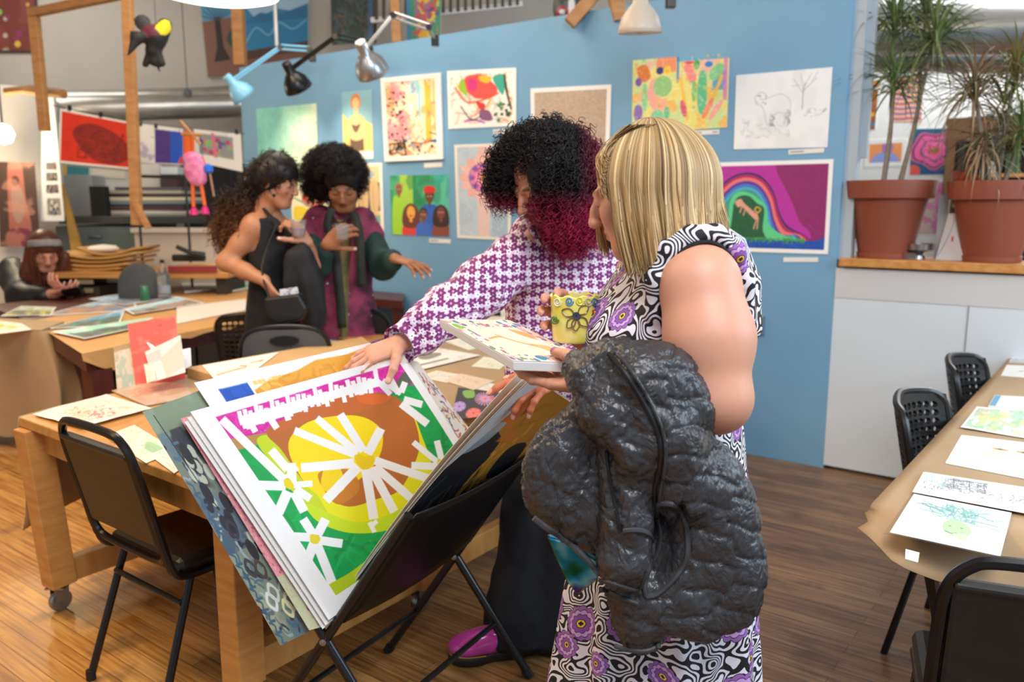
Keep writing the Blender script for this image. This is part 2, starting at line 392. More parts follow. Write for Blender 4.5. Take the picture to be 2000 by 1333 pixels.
# woman with orange hair
cv = Cv(90, 190, '#f2f0ec', 5)
cv.rect(0, 0, 1, 0.88, '#87bccb'); cv.poly([(0, 0.30), (0.25, 0.45), (0.7, 0.42), (1, 0.5), (1, 0.88), (0, 0.88)], '#f0d079'); cv.wash('#f5dc92', 6, 6, box=(0, 0.4, 1, 0.88), al=0.5)
cv.rect(0.24, 0.62, 0.70, 0.87, '#6e5746'); cv.blob([(0.28, 0.36), (0.66, 0.36), (0.74, 0.55), (0.70, 0.68), (0.45, 0.72), (0.22, 0.66), (0.22, 0.5)], '#eac08a')
cv.blob([(0.32, 0.48), (0.45, 0.5), (0.60, 0.48), (0.54, 0.56), (0.45, 0.6), (0.36, 0.56)], '#6b5344')
cv.rect(0.40, 0.22, 0.54, 0.38, '#eec795'); cv.blob([(0.35, 0.08), (0.48, 0.04), (0.60, 0.08), (0.64, 0.18), (0.58, 0.25), (0.34, 0.24), (0.30, 0.15)], '#dd8340'); cv.ell(0.47, 0.18, 0.12, 0.08, '#eec795')
cv.line([(0.26, 0.40), (0.20, 0.60), (0.46, 0.68)], 0.035, '#eac08a'); cv.line([(0.72, 0.40), (0.74, 0.60), (0.46, 0.68)], 0.035, '#eac08a')
wall_art('portrait_painting', [(667, 180), (725, 175), (729, 310), (672, 314)], cv, 'narrow painting of an orange-haired woman in a dark skirt on yellow and blue', group=GW)
# drip collage in a white frame
cv = Cv(190, 260, '#f3d9b8', 6)
cv.wash('#ef9a63', 5, 5, 0.5, 0.6, 0.8); cv.wash('#f6e9cf', 6, 5, 0.5, 0.6, 0.8, box=(0.4, 0, 1, 1)); cv.wash('#e88aa0', 5, 7, 0.52, 0.6, 0.7, box=(0.05, 0, 0.5, 0.75))
cv.rect(0.50, 0.05, 0.66, 0.22, '#8fc3cf', 0.8); cv.rect(0.62, 0.12, 0.68, 0.5, '#7cc4cf', 0.8); cv.rect(0.74, 0.05, 0.84, 0.78, '#dba92c', 0.85); cv.rect(0.86, 0.08, 0.94, 0.6, '#e8bd72', 0.7)
cv.strokes(60, ['#e2637d', '#f0a36a', '#f7efe0', '#d96c3c', '#8a7ca8'], 0.012, 0.07, (0.08, 0.06, 0.9, 0.9), 1.57, 0.8)
cv.specks(70, ['#2a2228', '#3b2b30', '#c4455f'], 0.008, 0.018, (0.07, 0.06, 0.42, 0.75)); cv.specks(40, ['#33282a', '#f0a050', '#b86a35', '#5f8fa0'], 0.008, 0.02, (0.1, 0.75, 0.92, 0.94))
cv.strokes(26, ['#2c2426'], 0.014, 0.09, (0.08, 0.75, 0.4, 0.93)); cv.curve([(0.5, 0.78), (0.65, 0.80), (0.85, 0.78)], 0.014, '#6b3a22'); cv.ell(0.88, 0.78, 0.04, 0.02, '#2c64a8')
cv.curve([(0.80, 0.68), (0.9, 0.70), (0.94, 0.74)], 0.012, '#3a2a22'); cv.frame(0.062, '#f7f3ea')
cv.rect(0.055, 0.058, 0.95, 0.064, '#b99d80', 0.7); cv.rect(0.077, 0.06, 0.086, 0.94, '#b99d80', 0.5)
wall_art('drip_painting', [(743, 153), (859, 142), (864, 311), (751, 316)], cv, 'white-framed abstract with black dots, pink dabs and one mustard vertical stripe', th=0.02, off=0.026, group=GW)
# bright swirls
cv = Cv(210, 180, '#f7f2e8', 8)
cv.strokes(70, ['#e8743b', '#f0c04c', '#cfe0d8', '#f3b9a0', '#9fd0cf', '#c9bfb0'], 0.022, 0.22, (0.06, 0.06, 0.94, 0.92), al=0.7)
cv.blob([(0.28, 0.12), (0.5, 0.1), (0.72, 0.3), (0.70, 0.45), (0.45, 0.5), (0.27, 0.32)], '#e0463f', 0.9); cv.blob([(0.33, 0.15), (0.44, 0.2), (0.42, 0.36), (0.32, 0.34)], '#d8357d'); cv.blob([(0.48, 0.12), (0.66, 0.14), (0.6, 0.24), (0.5, 0.2)], '#f3c02c')
cv.blob([(0.17, 0.3), (0.24, 0.14), (0.3, 0.44)], '#9fc33a'); cv.blob([(0.68, 0.14), (0.84, 0.12), (0.82, 0.45), (0.72, 0.3)], '#3fae94'); cv.curve([(0.84, 0.12), (0.86, 0.35), (0.93, 0.7)], 0.035, '#3c342e')
cv.curve([(0.12, 0.3), (0.3, 0.55), (0.6, 0.5), (0.75, 0.42)], 0.03, '#d9602f'); cv.blob([(0.42, 0.55), (0.56, 0.6), (0.52, 0.72)], '#d64034'); cv.blob([(0.48, 0.7), (0.62, 0.72), (0.66, 0.88), (0.5, 0.86)], '#8a5a80')
cv.curve([(0.25, 0.88), (0.4, 0.86), (0.55, 0.92)], 0.03, '#b43bb0'); cv.specks(22, ['#2f8f62', '#3b332e'], 0.01, 0.03, (0.7, 0.6, 0.94, 0.9)); cv.curve([(0.2, 0.62), (0.35, 0.85), (0.5, 0.8)], 0.02, '#453a33'); cv.frame(0.07, '#faf7ef')
wall_art('swirl_painting', [(873, 139), (1008, 132), (1008, 246), (876, 252)], cv, 'wide abstract painting of red, yellow and green swirls on white paper', group=GW)
# small writing on brown
cv = Cv(170, 130, '#c3ae98', 9); cv.wash('#b39c86', 30, 30, 0.45, 0.6, 0.6)
for r in range(22):
    for c in range(26):
        if cv.rng.random() < 0.8: x = 0.06+c*0.0345; y = 0.09+r*0.04; cv.line([(x, y), (x+0.02*cv.rng.random(), y+0.012*cv.rng.random())], 0.010, '#8d7664', 0.55)
cv.frame(0.07, '#f1efec')
wall_art('text_drawing', [(1036, 173), (1194, 165), (1190, 292), (1038, 299)], cv, 'beige sheet densely covered in small brown marks, behind the dark curly head', 'drawing', group=GW)
# twin blob pastels
cv = Cv(200, 170, '#e9dd7e', 11)
cv.wash('#c8df9b', 5, 5, 0.45, 0.55, 0.9); cv.wash('#f2b65a', 5, 5, 0.55, 0.62, 0.8); cv.wash('#f3a6b2', 7, 5, 0.58, 0.64, 0.6)
cv.rect(0.26, 0.0, 0.47, 0.2, '#ef8a62', 0.9); cv.blob([(0.05, 0.12), (0.15, 0.08), (0.2, 0.25), (0.1, 0.3)], '#d97a3a'); cv.ell(0.33, 0.38, 0.10, 0.14, '#8fc57e'); cv.ell(0.30, 0.17, 0.04, 0.05, '#24347e'); cv.ell(0.375, 0.17, 0.04, 0.055, '#f2d23e')
cv.ell(0.07, 0.3, 0.035, 0.06, '#7b53b0'); cv.ell(0.07, 0.72, 0.05, 0.12, '#8a6ab0'); cv.ell(0.28, 0.8, 0.07, 0.11, '#7fd0a4'); cv.ell(0.14, 0.5, 0.03, 0.18, '#85cf9d'); cv.ell(0.38, 0.74, 0.03, 0.09, '#6cc28f'); cv.curve([(0.22, 0.3), (0.2, 0.5), (0.24, 0.66)], 0.05, '#f2a3a3', 0.8)
cv.rect(0.47, 0.0, 1, 0.07, '#5aa6cd', 0.9); cv.rect(0.475, 0.0, 0.50, 0.35, '#3f7fc0', 0.85); cv.rect(0.84, 0.22, 0.97, 0.48, '#4f95cf', 0.8); cv.rect(0.945, 0.05, 0.985, 0.62, '#d77cc0', 0.8)
cv.blob([(0.55, 0.15), (0.62, 0.12), (0.68, 0.3), (0.62, 0.36)], '#ee8d84'); cv.ell(0.74, 0.5, 0.05, 0.3, '#5cbf8c'); cv.ell(0.66, 0.48, 0.025, 0.14, '#7dc26a'); cv.ell(0.88, 0.24, 0.06, 0.12, '#85cc8a', rot=0.5); cv.ell(0.68, 0.12, 0.03, 0.07, '#4aa562'); cv.ell(0.80, 0.13, 0.04, 0.04, '#2e7fd0')
cv.line([(0.52, 0.3), (0.60, 0.85)], 0.03, '#f5bc3e'); cv.line([(0.93, 0.3), (0.78, 0.85)], 0.035, '#f5bc3e'); cv.ell(0.555, 0.7, 0.03, 0.12, '#d85b74', rot=-0.2); cv.ell(0.80, 0.72, 0.03, 0.15, '#f08a60', rot=0.4); cv.ell(0.88, 0.75, 0.03, 0.15, '#f3a79c', rot=0.5); cv.ell(0.6, 0.09, 0.05, 0.02, '#d84a5a')
cv.specks(60, ['#e4933a', '#b7dc83', '#f6d55a', '#f0a9b6', '#6cc28f'], 0.01, 0.03, al=0.5); cv.wash('#f8f6e4', 40, 40, 0.6, 0.75, 0.35)
wall_art('pastel_abstract', [(1236, 118), (1425, 103), (1420, 249), (1234, 262)], cv, 'bright pastel abstract of paired shapes, green ovals and a blue top edge', group=GW)
# pencil bear and tree
cv = Cv(200, 160, '#eef0f1', 12); g = '#a3a7aa'
cv.wash('#dfe2e4', 5, 3, 0.5, 0.7, 0.6)
tr = [(0.72, 0.5), (0.72, 0.3), (0.735, 0.18)]; cv.line(tr, 0.014, g); 
for (x, y, x2, y2) in [(0.72, 0.3, 0.62, 0.12), (0.72, 0.28, 0.69, 0.06), (0.735, 0.2, 0.80, 0.06), (0.73, 0.26, 0.85, 0.12), (0.68, 0.2, 0.60, 0.2), (0.8, 0.16, 0.86, 0.04)]: cv.line([(x, y), (x2, y2)], 0.006, g)
cv.curve([(0.22, 0.30), (0.26, 0.26), (0.32, 0.27), (0.36, 0.33), (0.48, 0.29), (0.58, 0.36), (0.60, 0.5), (0.58, 0.68)], 0.008, '#b7bbbe'); cv.curve([(0.22, 0.30), (0.23, 0.4), (0.28, 0.42), (0.32, 0.5), (0.36, 0.68), (0.42, 0.68), (0.44, 0.55), (0.52, 0.54), (0.56, 0.68)], 0.008, '#b7bbbe')
cv.specks(14, ['#6c7073', '#8f9396'], 0.004, 0.01, (0.23, 0.27, 0.34, 0.42)); cv.strokes(16, ['#85898c'], 0.006, 0.08, (0.38, 0.55, 0.44, 0.7), 1.4); cv.strokes(12, ['#85898c'], 0.006, 0.08, (0.54, 0.5, 0.6, 0.7), 1.2)
cv.strokes(30, ['#b9bdc0', '#a3a7aa'], 0.004, 0.08, (0.08, 0.65, 0.6, 0.85), 0.1); cv.strokes(20, ['#a3a7aa'], 0.005, 0.05, (0.72, 0.5, 0.96, 0.6), 0.1)
cv.strokes(14, ['#aeb2b5'], 0.005, 0.06, (0.08, 0.6, 0.16, 0.8))
wall_art('pencil_drawing', [(1438, 147), (1626, 131), (1616, 288), (1433, 292)], cv, 'pale pencil drawing of an animal beside a bare tree on white paper', 'drawing', group=GW)
# pink flower on pale blue
cv = Cv(140, 250, '#bccbd6', 13); cv.wash('#adc0cf', 8, 8, 0.4, 0.6, 0.6); cv.rect(0.40, 0.5, 0.62, 0.97, '#e6c3bb', 0.9); cv.rect(0.66, 0.6, 0.97, 0.97, '#9fb7c8', 0.8)
for k in range(14): a = k*0.449; cv.ell(0.52+0.30*math.cos(a)*1.0, 0.35+0.17*math.sin(a), 0.15, 0.045, '#efab9e' if k % 2 else '#f2bcae', 0.9, rot=a)
cv.rect(0.42, 0.0, 0.66, 0.24, '#f0b3a4', 0.7); cv.ell(0.52, 0.35, 0.27, 0.155, '#a064b0'); cv.ell(0.52, 0.35, 0.24, 0.14, '#e982ac')
for k in range(8): a = k*0.785; cv.ell(0.52+0.21*math.cos(a), 0.35+0.125*math.sin(a), 0.05, 0.028, '#8a52a8')
cv.ell(0.52, 0.35, 0.13, 0.075, '#f191ac'); cv.ell(0.52, 0.35, 0.07, 0.042, '#f0a24f'); cv.wash('#ffffff', 60, 60, 0.6, 0.75, 0.25); cv.frame(0.03, '#ece6da')
wall_art('flower_painting', [(887, 283), (1000, 279), (997, 470), (893, 465)], cv, 'tall pale painting of one large pink and purple flower with thick pink stem', group=GW)
# group portrait
cv = Cv(170, 160, '#3c9f6e', 14); cv.rect(0, 0, 1, 1, '#4aa97a'); cv.rect(0.18, 0, 0.48, 1, '#a6cf4a'); cv.rect(0.40, 0, 0.68, 0.7, '#2f8f5c'); cv.rect(0.76, 0, 1, 1, '#3fae9c'); cv.wash('#7cd0a4', 6, 4, 0.5, 0.62, 0.5); cv.wash('#1f7d57', 6, 3, 0.55, 0.65, 0.5)
def bust(x, y, r, skin, hair, top, longh=False, hat=None):
    cv.blob([(x-r*1.5, 1.0), (x-r*1.4, y+r*2.2), (x-r*0.4, y+r*1.4), (x+r*0.4, y+r*1.4), (x+r*1.4, y+r*2.2), (x+r*1.5, 1.0)], top)
    if longh: cv.blob([(x, y-r*1.6), (x+r*1.35, y-r*0.4), (x+r*1.4, y+r*2.4), (x-r*1.4, y+r*2.4), (x-r*1.35, y-r*0.4)], hair)
    else: cv.ell(x, y-r*0.4, r*0.85, r*1.1, hair)
    cv.rect(x-r*0.25, y+r*0.8, x+r*0.25, y+r*1.7, skin); cv.ell(x, y, r*0.75, r*1.15, skin); cv.ell(x-r*0.3, y-r*0.1, r*0.18, r*0.12, '#f3efe6'); cv.ell(x+r*0.3, y-r*0.1, r*0.18, r*0.12, '#f3efe6'); cv.ell(x-r*0.3, y-r*0.1, r*0.08, r*0.1, '#231a18'); cv.ell(x+r*0.3, y-r*0.1, r*0.08, r*0.1, '#231a18'); cv.ell(x, y+r*0.6, r*0.3, r*0.12, '#8e3a30')
    if hat: cv.blob([(x-r, y-r*0.8), (x-r*1.0, y-r*1.8), (x-r*0.2, y-r*2.1), (x+r*1.0, y-r*1.8), (x+r*0.9, y-r*0.8)], hat)
bust(0.16, 0.24, 0.075, '#8a5a40', '#b9795a', '#9fd23f'); bust(0.68, 0.36, 0.085, '#6a3b2a', '#2b1a18', '#2d62b8', hat='#cf2f2c'); bust(0.86, 0.62, 0.085, '#7a4634', '#3b2a2c', '#8a4a3c', True)
bust(0.36, 0.62, 0.095, '#e9a63c', '#6b3a34', '#d9443a', True); bust(0.57, 0.66, 0.08, '#7a4a38', '#2f2226', '#3f6cc4')
wall_art('group_portrait_painting', [(761, 343), (877, 341), (878, 462), (764, 458)], cv, 'painting of five people, one in a red head wrap, on bright green', group=GW)
# beige towers
cv = Cv(130, 170, '#e8cf9c', 15); cv.rect(0.05, 0.28, 0.95, 0.68, '#2f2a26'); 
for x in (0.12, 0.32, 0.52, 0.74): cv.blob([(x, 0.28), (x+0.16, 0.28), (x+0.18, 0.6), (x+0.1, 0.72), (x, 0.66)], '#d9b98a'); cv.line([(x+0.06, 0.3), (x+0.06, 0.66)], 0.008, '#a5815a')
cv.ell(0.3, 0.16, 0.1, 0.05, '#a9bcc8'); cv.ell(0.72, 0.16, 0.12, 0.055, '#9db4c6'); cv.rect(0.05, 0.72, 0.95, 0.94, '#d9bb86'); cv.rect(0.72, 0.75, 0.94, 0.93, '#7fae94'); cv.frame(0.05, '#f6efe0')
wall_art('tower_painting', [(652, 322), (746, 318), (750, 456), (658, 448)], cv, 'beige painting of pale pillars under blue clouds, partly behind the afro-haired person', group=GW)
# small red and yellow
cv = Cv(80, 110, '#f2e7c8', 16); cv.ell(0.6, 0.25, 0.3, 0.2, '#d8574c'); cv.ell(0.62, 0.26, 0.16, 0.1, '#eeb0a0'); cv.blob([(0.1, 0.4), (0.5, 0.5), (0.4, 0.9), (0.1, 0.8)], '#e6cf3a'); cv.ell(0.7, 0.7, 0.2, 0.12, '#e9a24a'); cv.line([(0.1, 0.2), (0.9, 0.6)], 0.04, '#6fae8c')
wall_art('small_abstract_painting', [(567, 370), (640, 366), (645, 452), (572, 456)], cv, 'small red and yellow painting showing between the two standing women', group=GW)
# rainbow hill with animal
cv = Cv(320, 240, '#8e2267', 17); A = cv.asp
cv.strokes(120, ['#9a2c74', '#83205f', '#a53a80'], 0.006, 0.2, (0.4, 0, 1, 0.85), 0.9, 0.5)
arc = [(-0.04, 0.48), (0.06, 0.28), (0.2, 0.14), (0.34, 0.12), (0.46, 0.2), (0.55, 0.38), (0.61, 0.6), (0.72, 0.72), (0.83, 0.84)]
cv.blob([(-0.1, -0.1), (0.5, -0.1), (0.56, 0.12), (0.68, 0.42), (0.76, 0.66), (0.84, 0.76), (0.82, 0.86), (0.5, 0.8), (0.1, 0.8), (-0.1, 0.9)], '#b82e9e')
cv.strokes(80, ['#c43aac', '#a8288f'], 0.006, 0.12, (0, 0, 0.5, 0.12), 0.3, 0.3)
def arch(d, c):
    P = [(x+(0.32-x)*d, y+(0.86-y)*d*1.05) for x, y in arc]; cv.blob(P+[(0.83-d*0.0, 0.87), (-0.1+d*0.3, 0.87)], c)
P0 = [(-0.02, 0.9), (-0.02, 0.40), (0.08, 0.26), (0.2, 0.15), (0.33, 0.12), (0.45, 0.18), (0.54, 0.34), (0.59, 0.55), (0.66, 0.70), (0.80, 0.80), (0.83, 0.88), (0.5, 0.9)]
def inner(k, sh): return [(x*(1-k)+0.27*k+(0.05*k if x > 0.6 else 0), min(y+sh*(1 if y < 0.8 else 0), 0.9)) for x, y in P0]
for k, sh, c in ((0, 0, '#3b2470'), (0.02, 0.025, '#b3275c'), (0.07, 0.055, '#e8757a'), (0.13, 0.095, '#57359a'), (0.17, 0.125, '#4a77c8'), (0.21, 0.16, '#4fb0c9'), (0.25, 0.185, '#3f9e8c')): cv.blob(inner(k, sh), c)
cv.blob([(0.09, 0.9), (0.14, 0.62), (0.17, 0.42), (0.24, 0.33), (0.34, 0.35), (0.42, 0.42), (0.48, 0.5), (0.5, 0.68), (0.62, 0.8), (0.78, 0.85), (0.8, 0.9)], '#5ecf8e')
cv.blob([(0.14, 0.9), (0.17, 0.7), (0.20, 0.46), (0.25, 0.38), (0.33, 0.38), (0.40, 0.46), (0.46, 0.52), (0.45, 0.74), (0.48, 0.84), (0.5, 0.9)], '#1f5c3c')
cv.strokes(90, ['#256a46', '#1a5236'], 0.005, 0.08, (0.19, 0.45, 0.44, 0.85)); cv.rect(0, 0.86, 1, 1, '#1a4fae'); cv.strokes(60, ['#2560c4', '#15439a'], 0.008, 0.12, (0, 0.87, 1, 0.99), 0.1)
cv.poly([(0.82, 0.9), (1, 0.80), (1, 1), (0.8, 1)], '#1a4fae')
cv.strokes(120, ['#4fae3e', '#3b8f3a'], 0.008, 0.05, (0.08, 0.84, 0.80, 0.90), -1.3, 1, 0.5)
cv.blob([(0.21, 0.44), (0.26, 0.41), (0.29, 0.46), (0.38, 0.56), (0.41, 0.6), (0.39, 0.64), (0.35, 0.6), (0.27, 0.5), (0.23, 0.5)], '#e0a38c')
for P in ([(0.27, 0.49), (0.25, 0.56)], [(0.30, 0.52), (0.28, 0.59)], [(0.40, 0.62), (0.37, 0.74)], [(0.41, 0.62), (0.40, 0.74)]): cv.line(P, 0.014, '#dd9c86')
cv.curve([(0.39, 0.58), (0.43, 0.53), (0.40, 0.50), (0.38, 0.53), (0.40, 0.56)], 0.014, '#e0aa4a'); cv.frame(0.045, '#f2f1ee')
wall_art('rainbow_hill_painting', [(1389, 318), (1628, 311), (1617, 497), (1393, 490)], cv, 'magenta painting of a rainbow arching over a green hill with a leaping pink animal', group=GW)
# white sheet with palm
cv = Cv(90, 130, '#f0f0ee', 18); cv.strokes(16, ['#2f9f86', '#3aa98f'], 0.02, 0.22, (0.68, 0.25, 0.95, 0.45), 2.6); cv.curve([(0.9, 0.3), (0.8, 0.6), (0.85, 0.9)], 0.012, '#b98a78'); cv.strokes(8, ['#555a5c'], 0.012, 0.05, (0.5, 0.12, 0.56, 0.22)); cv.curve([(0.4, 0.7), (0.6, 0.62), (0.8, 0.68)], 0.01, '#c9a090')
wall_art('palm_drawing', [(1290, 276), (1375, 272), (1371, 400), (1290, 404)], cv, 'white sheet with a green palm drawing, mostly behind the blonde head', 'drawing', group=GW)
label_tag([(963, 253), (1010, 251), (1010, 260), (963, 262)], 1, 'title card below the red and green swirl painting', 1)
label_tag([(1343, 256), (1405, 253), (1405, 262), (1343, 265)], 2, 'title card below the bright pastel abstract', 2)
label_tag([(1540, 293), (1610, 289), (1609, 298), (1540, 302)], 1, 'title card below the pale pencil drawing of an animal', 3)
label_tag([(1530, 503), (1598, 503), (1598, 512), (1530, 512)], 0, 'blank title card below the magenta rainbow painting', 4)
label_tag([(838, 466), (880, 468), (880, 476), (838, 474)], 1, 'title card below the group portrait of five people', 5)
label_tag([(828, 319), (864, 317), (864, 326), (828, 328)], 0, 'blank title card below the white-framed abstract with mustard stripe', 6)
label_tag([(735, 459), (750, 460), (750, 468), (735, 467)], 0, 'blank title card below the beige pillar painting', 7)
e = empty('wall_outlet', pw(1480, 635, 0.01), 'grey metal electrical outlet low on the blue partition beside the blonde woman', 'outlet')
k = MB(); c = pw(1480, 635, 0.01); k.box(c, (0.07, 0.02, 0.115), WU, WN); k.build('plate', mat('steel_plate', '#8e9496', 0.35, 0.6), e, bevel=0.003)
for dz in (-0.028, 0.028): k = MB(); k.box(c-WN*0.012+Vector((0, 0, dz)), (0.034, 0.006, 0.03), WU, WN); k.build('socket', mat('socket_grey', '#5b5f62', 0.5), e, bevel=0.002)
# ------------------------------------------------------------------ tables and what lies on them
TA = 0.75; TB = 0.75; TC = 0.74
kraft = noisy('kraft_paper', '#a88b68', '#b3966f', 0.65, 4, bump=0.05)
pine = noisy('pine', '#bd8140', '#d29a55', 0.5, 3, (2, 2, 14), 0.06)
pine_h = noisy('pine_boards', '#b98040', '#d39c57', 0.45, 3, (10, 2, 2), 0.06)
blackmetal = mat('black_enamel', '#0d0d0f', 0.28); vinyl = noisy('black_vinyl', '#1c1a17', '#24211d', 0.42, 30, bump=0.04)
steel = mat('steel', '#9a9c9e', 0.3, 0.9); rubber = mat('rubber', '#141414', 0.6); plasticb = mat('black_plastic', '#17181a', 0.38)
V2 = lambda p: Vector((p.x, p.y, 0))
# work table with castors
A0 = pz(36, 815, TA); A1 = pz(452, 966, TA); dW = Vector((0.585, 0.811, 0))
A2 = A1+dW*3.0; A3 = pz(640, 664, TA)
root = empty('work_table', V2((A0+A1)/2), 'long pine work table on castors covered with artwork, left of the floral-shirted person', 'table')
k = MB(); top = [A0, A1, A2, A3]; k.prism([(p.x, p.y) for p in top][::-1], TA-0.035, TA); k.build('tabletop', pine_h, root, bevel=0.004)
ctr = (A0+A1+A2+A3)/4
ap = MB(); ins = [p+(ctr-p).normalized()*0.07 for p in top]
ap.bar(Vector((ins[0].x, ins[0].y, TA-0.085)), Vector((ins[1].x, ins[1].y, TA-0.085)), 0.04, 0.09); ap.bar(Vector((ins[1].x, ins[1].y, TA-0.085)), Vector((ins[2].x, ins[2].y, TA-0.085)), 0.04, 0.09); ap.bar(Vector((ins[0].x, ins[0].y, TA-0.085)), Vector((ins[3].x, ins[3].y, TA-0.085)), 0.04, 0.09)
ap.build('apron', pine_h, root, bevel=0.003)
L0 = pz(118, 1150, 0.09); L1 = pz(478, 1345, 0.09); mid1 = L1+dW*0.78; mid0 = L0+dW*0.8; end1 = L1+dW*2.7; end0 = L0+dW*2.4
legs = [L0, L1, mid0, mid1, end0, end1]
lean = [Vector((-0.035, -0.02, 0))]+[Vector()]*5
for i, (p, ln) in enumerate(zip(legs, lean)):
    k = MB(); k.bar(Vector((p.x, p.y, 0.11))+ln*0, Vector((p.x, p.y, TA-0.036))+ln, 0.09, 0.09, (dW.x, dW.y, 0)); k.build('leg', pine, root, bevel=0.004)
    c = MB(); w0 = Vector((p.x-0.01, p.y+0.01, 0.04)); c.lathe([(0.0, -0.014), (0.036, -0.014), (0.04, -0.008), (0.04, 0.008), (0.036, 0.014), (0, 0.014)], w0, (0.8, -0.6, 0), 20, False)
    co = c.build('castor', steel if i else steel, root, True)
    c = MB(); c.box(w0+Vector((0, 0, 0.058)), (0.07, 0.07, 0.006)); c.box(w0+Vector((0.016, -0.012, 0.03)), (0.004, 0.05, 0.06), WU, WN); c.box(w0+Vector((-0.016, 0.012, 0.03)), (0.004, 0.05, 0.06), WU, WN); c.build('castor_fork', steel, co)
for a, b in ((L0, mid0), (L1, mid1), (mid1, end1), (mid0, end0)):
    k = MB(); k.bar(Vector((a.x, a.y, 0.155)), Vector((b.x, b.y, 0.155)), 0.05, 0.09); k.build('stretcher', pine_h, root, bevel=0.004)
k = MB(); k.bar(Vector((mid0.x, mid0.y, 0.155)), Vector((mid1.x, mid1.y, 0.155)), 0.05, 0.09); k.build('stretcher', pine_h, root, bevel=0.004)
# kraft paper on the table, hanging over the far left edge
k = MB(); pA = [pz(225, 765, TA), pz(420, 860, TA), A2+dW*-0.02+Vector((0, 0, 0)), A3]
k.prism([(p.x, p.y) for p in [pz(330, 742, TA), pz(560, 905, TA), A1+dW*2.97+(A0-A1).normalized()*0.01, A3-dW*0.01]][::-1], TA+0.001, TA+0.0022)
tag(k.build('kraft_paper_cover', kraft), 'brown kraft paper taped over the pine work table under the drawings', 'paper')
k = MB(); h0 = pz(60, 800, TA)+Vector((-0.03, 0.03, 0)); g = [A0+Vector((-0.012, 0.012, -0.004)), A0+(A3-A0)*0.42+Vector((-0.012, 0.012, -0.004))]
v = []; n = 14
for i in range(n+1):
    p = g[0]+(g[1]-g[0])*i/n+Vector((0, 0.01, 0))
    for j in range(8): v.append(p+Vector((-0.012*math.sin(j*0.9+i*0.5)-0.004*j, 0.006*math.sin(i*1.3+j*0.4), -0.062*j*(1-0.25*i/n))))
k.add(v, [(i*8+j, i*8+j+1, (i+1)*8+j+1, (i+1)*8+j) for i in range(n) for j in range(7)]); 
o = k.build('kraft_paper_drape', kraft, None, True); md = o.modifiers.new('s', 'SOLIDIFY'); md.thickness = 0.0012; tag(o, 'brown kraft paper hanging down the left side of the pine work table', 'paper')
LIFT = [0.0]
def table_art(name, px, z, cv, label, cat='drawing', th=0.0012, lift=0.0, group=None, wavy=0.0, m=None, edge=None):
    LIFT[0] = (LIFT[0]+0.0004) % 0.0028; lift = lift+LIFT[0]
    o = sheet(name, [pz(x, y, z+0.002+th+lift) for x, y in px], cv, th, wavy=wavy, m=m, edge=edge); return tag(o, label, cat, group)
GA = 'artworks laid out on the pine work table'
cv = Cv(150, 90, '#f0e8da', 21); cv.wash('#e3cdb4', 5, 4, 0.5, 0.65, 0.8, box=(0.15, 0.15, 0.85, 0.85)); cv.strokes(60, ['#b98f78', '#8a7a72', '#c9a090', '#6b6460'], 0.012, 0.25, (0.18, 0.2, 0.85, 0.8), 0.1, 0.6); cv.strokes(20, ['#cf6a78', '#d9958c'], 0.03, 0.15, (0.45, 0.3, 0.9, 0.7), 0.3, 0.6)
table_art('watercolor_drawing', [(208, 773), (297, 802), (158, 839), (64, 812)], TA, cv, 'cream watercolour sheet with brown and pink strokes on the near left table corner', group=GA, wavy=0.012)
cv = Cv(110, 80, '#efe9dd', 22); cv.wash('#cfe3c8', 4, 4, 0.5, 0.6, 0.8); cv.blob([(0.55, 0.3), (0.8, 0.2), (0.95, 0.45), (0.7, 0.6)], '#9fcfa0'); cv.strokes(12, ['#a9b5a0'], 0.012, 0.3, (0.1, 0.2, 0.9, 0.8))
table_art('green_leaf_drawing', [(262, 830), (345, 880), (285, 905), (205, 852)], TA, cv, 'white sheet with a pale green leaf shape behind the black vinyl chair back', group=GA)
cv = Cv(60, 50, '#e9e7e2', 23); cv.strokes(10, ['#b5b5b5'], 0.02, 0.3)
table_art('blank_drawing', [(318, 878), (370, 905), (340, 925), (290, 888)], TA, cv, 'nearly blank white sheet right of the black chair back', group=GA)
cv = Cv(90, 80, '#bba087', 24); cv.wash('#d8c9bb', 5, 5, 0.4, 0.6, 0.5); cv.rect(0.25, 0.1, 0.5, 0.9, '#d98a78', 0.45); cv.strokes(14, ['#efe6dc'], 0.01, 0.3, al=0.5)
table_art('acrylic_sheet', [(355, 733), (378, 775), (285, 792), (218, 763)], TA, cv, 'clear acrylic sheet lying flat in front of the upright red print', 'sheet', th=0.004, m=GLOSS, edge='#c9b9a8')
# low box platform with the first drawings
bx = MB(); Bq = [pz(365, 722, TA), pz(470, 722, TA+0.035), pz(800, 652, TA+0.035), pz(735, 643, TA)]
p0 = pz(366, 738, TA); p1 = pz(428, 757, TA); p2 = p1+dW*0.9; p3 = p0+dW*1.05
bx.prism([(p.x, p.y) for p in (p0, p1, p2, p3)], TA+0.003, TA+0.045); tag(bx.build('cardboard_box', noisy('cardboard', '#c69e6b', '#cfa874', 0.7, 8), bevel=0.002), 'shallow cardboard box on the work table with a figure drawing on its lid', 'box')
zz = TA+0.044
cv = Cv(160, 80, '#f1ede4', 25)
for P in ([(0.1, 0.65), (0.5, 0.6)], [(0.42, 0.62), (0.62, 0.62)], [(0.5, 0.45), (0.62, 0.55)], [(0.66, 0.4), (0.86, 0.4)]): cv.line(P, 0.06, '#dd8a52')
cv.ell(0.85, 0.42, 0.04, 0.05, '#a9663c')
table_art('figure_drawing', [(395, 714), (545, 688), (500, 722), (425, 748)], zz, cv, 'cream drawing with orange lines on the shallow cardboard box', group=GA)
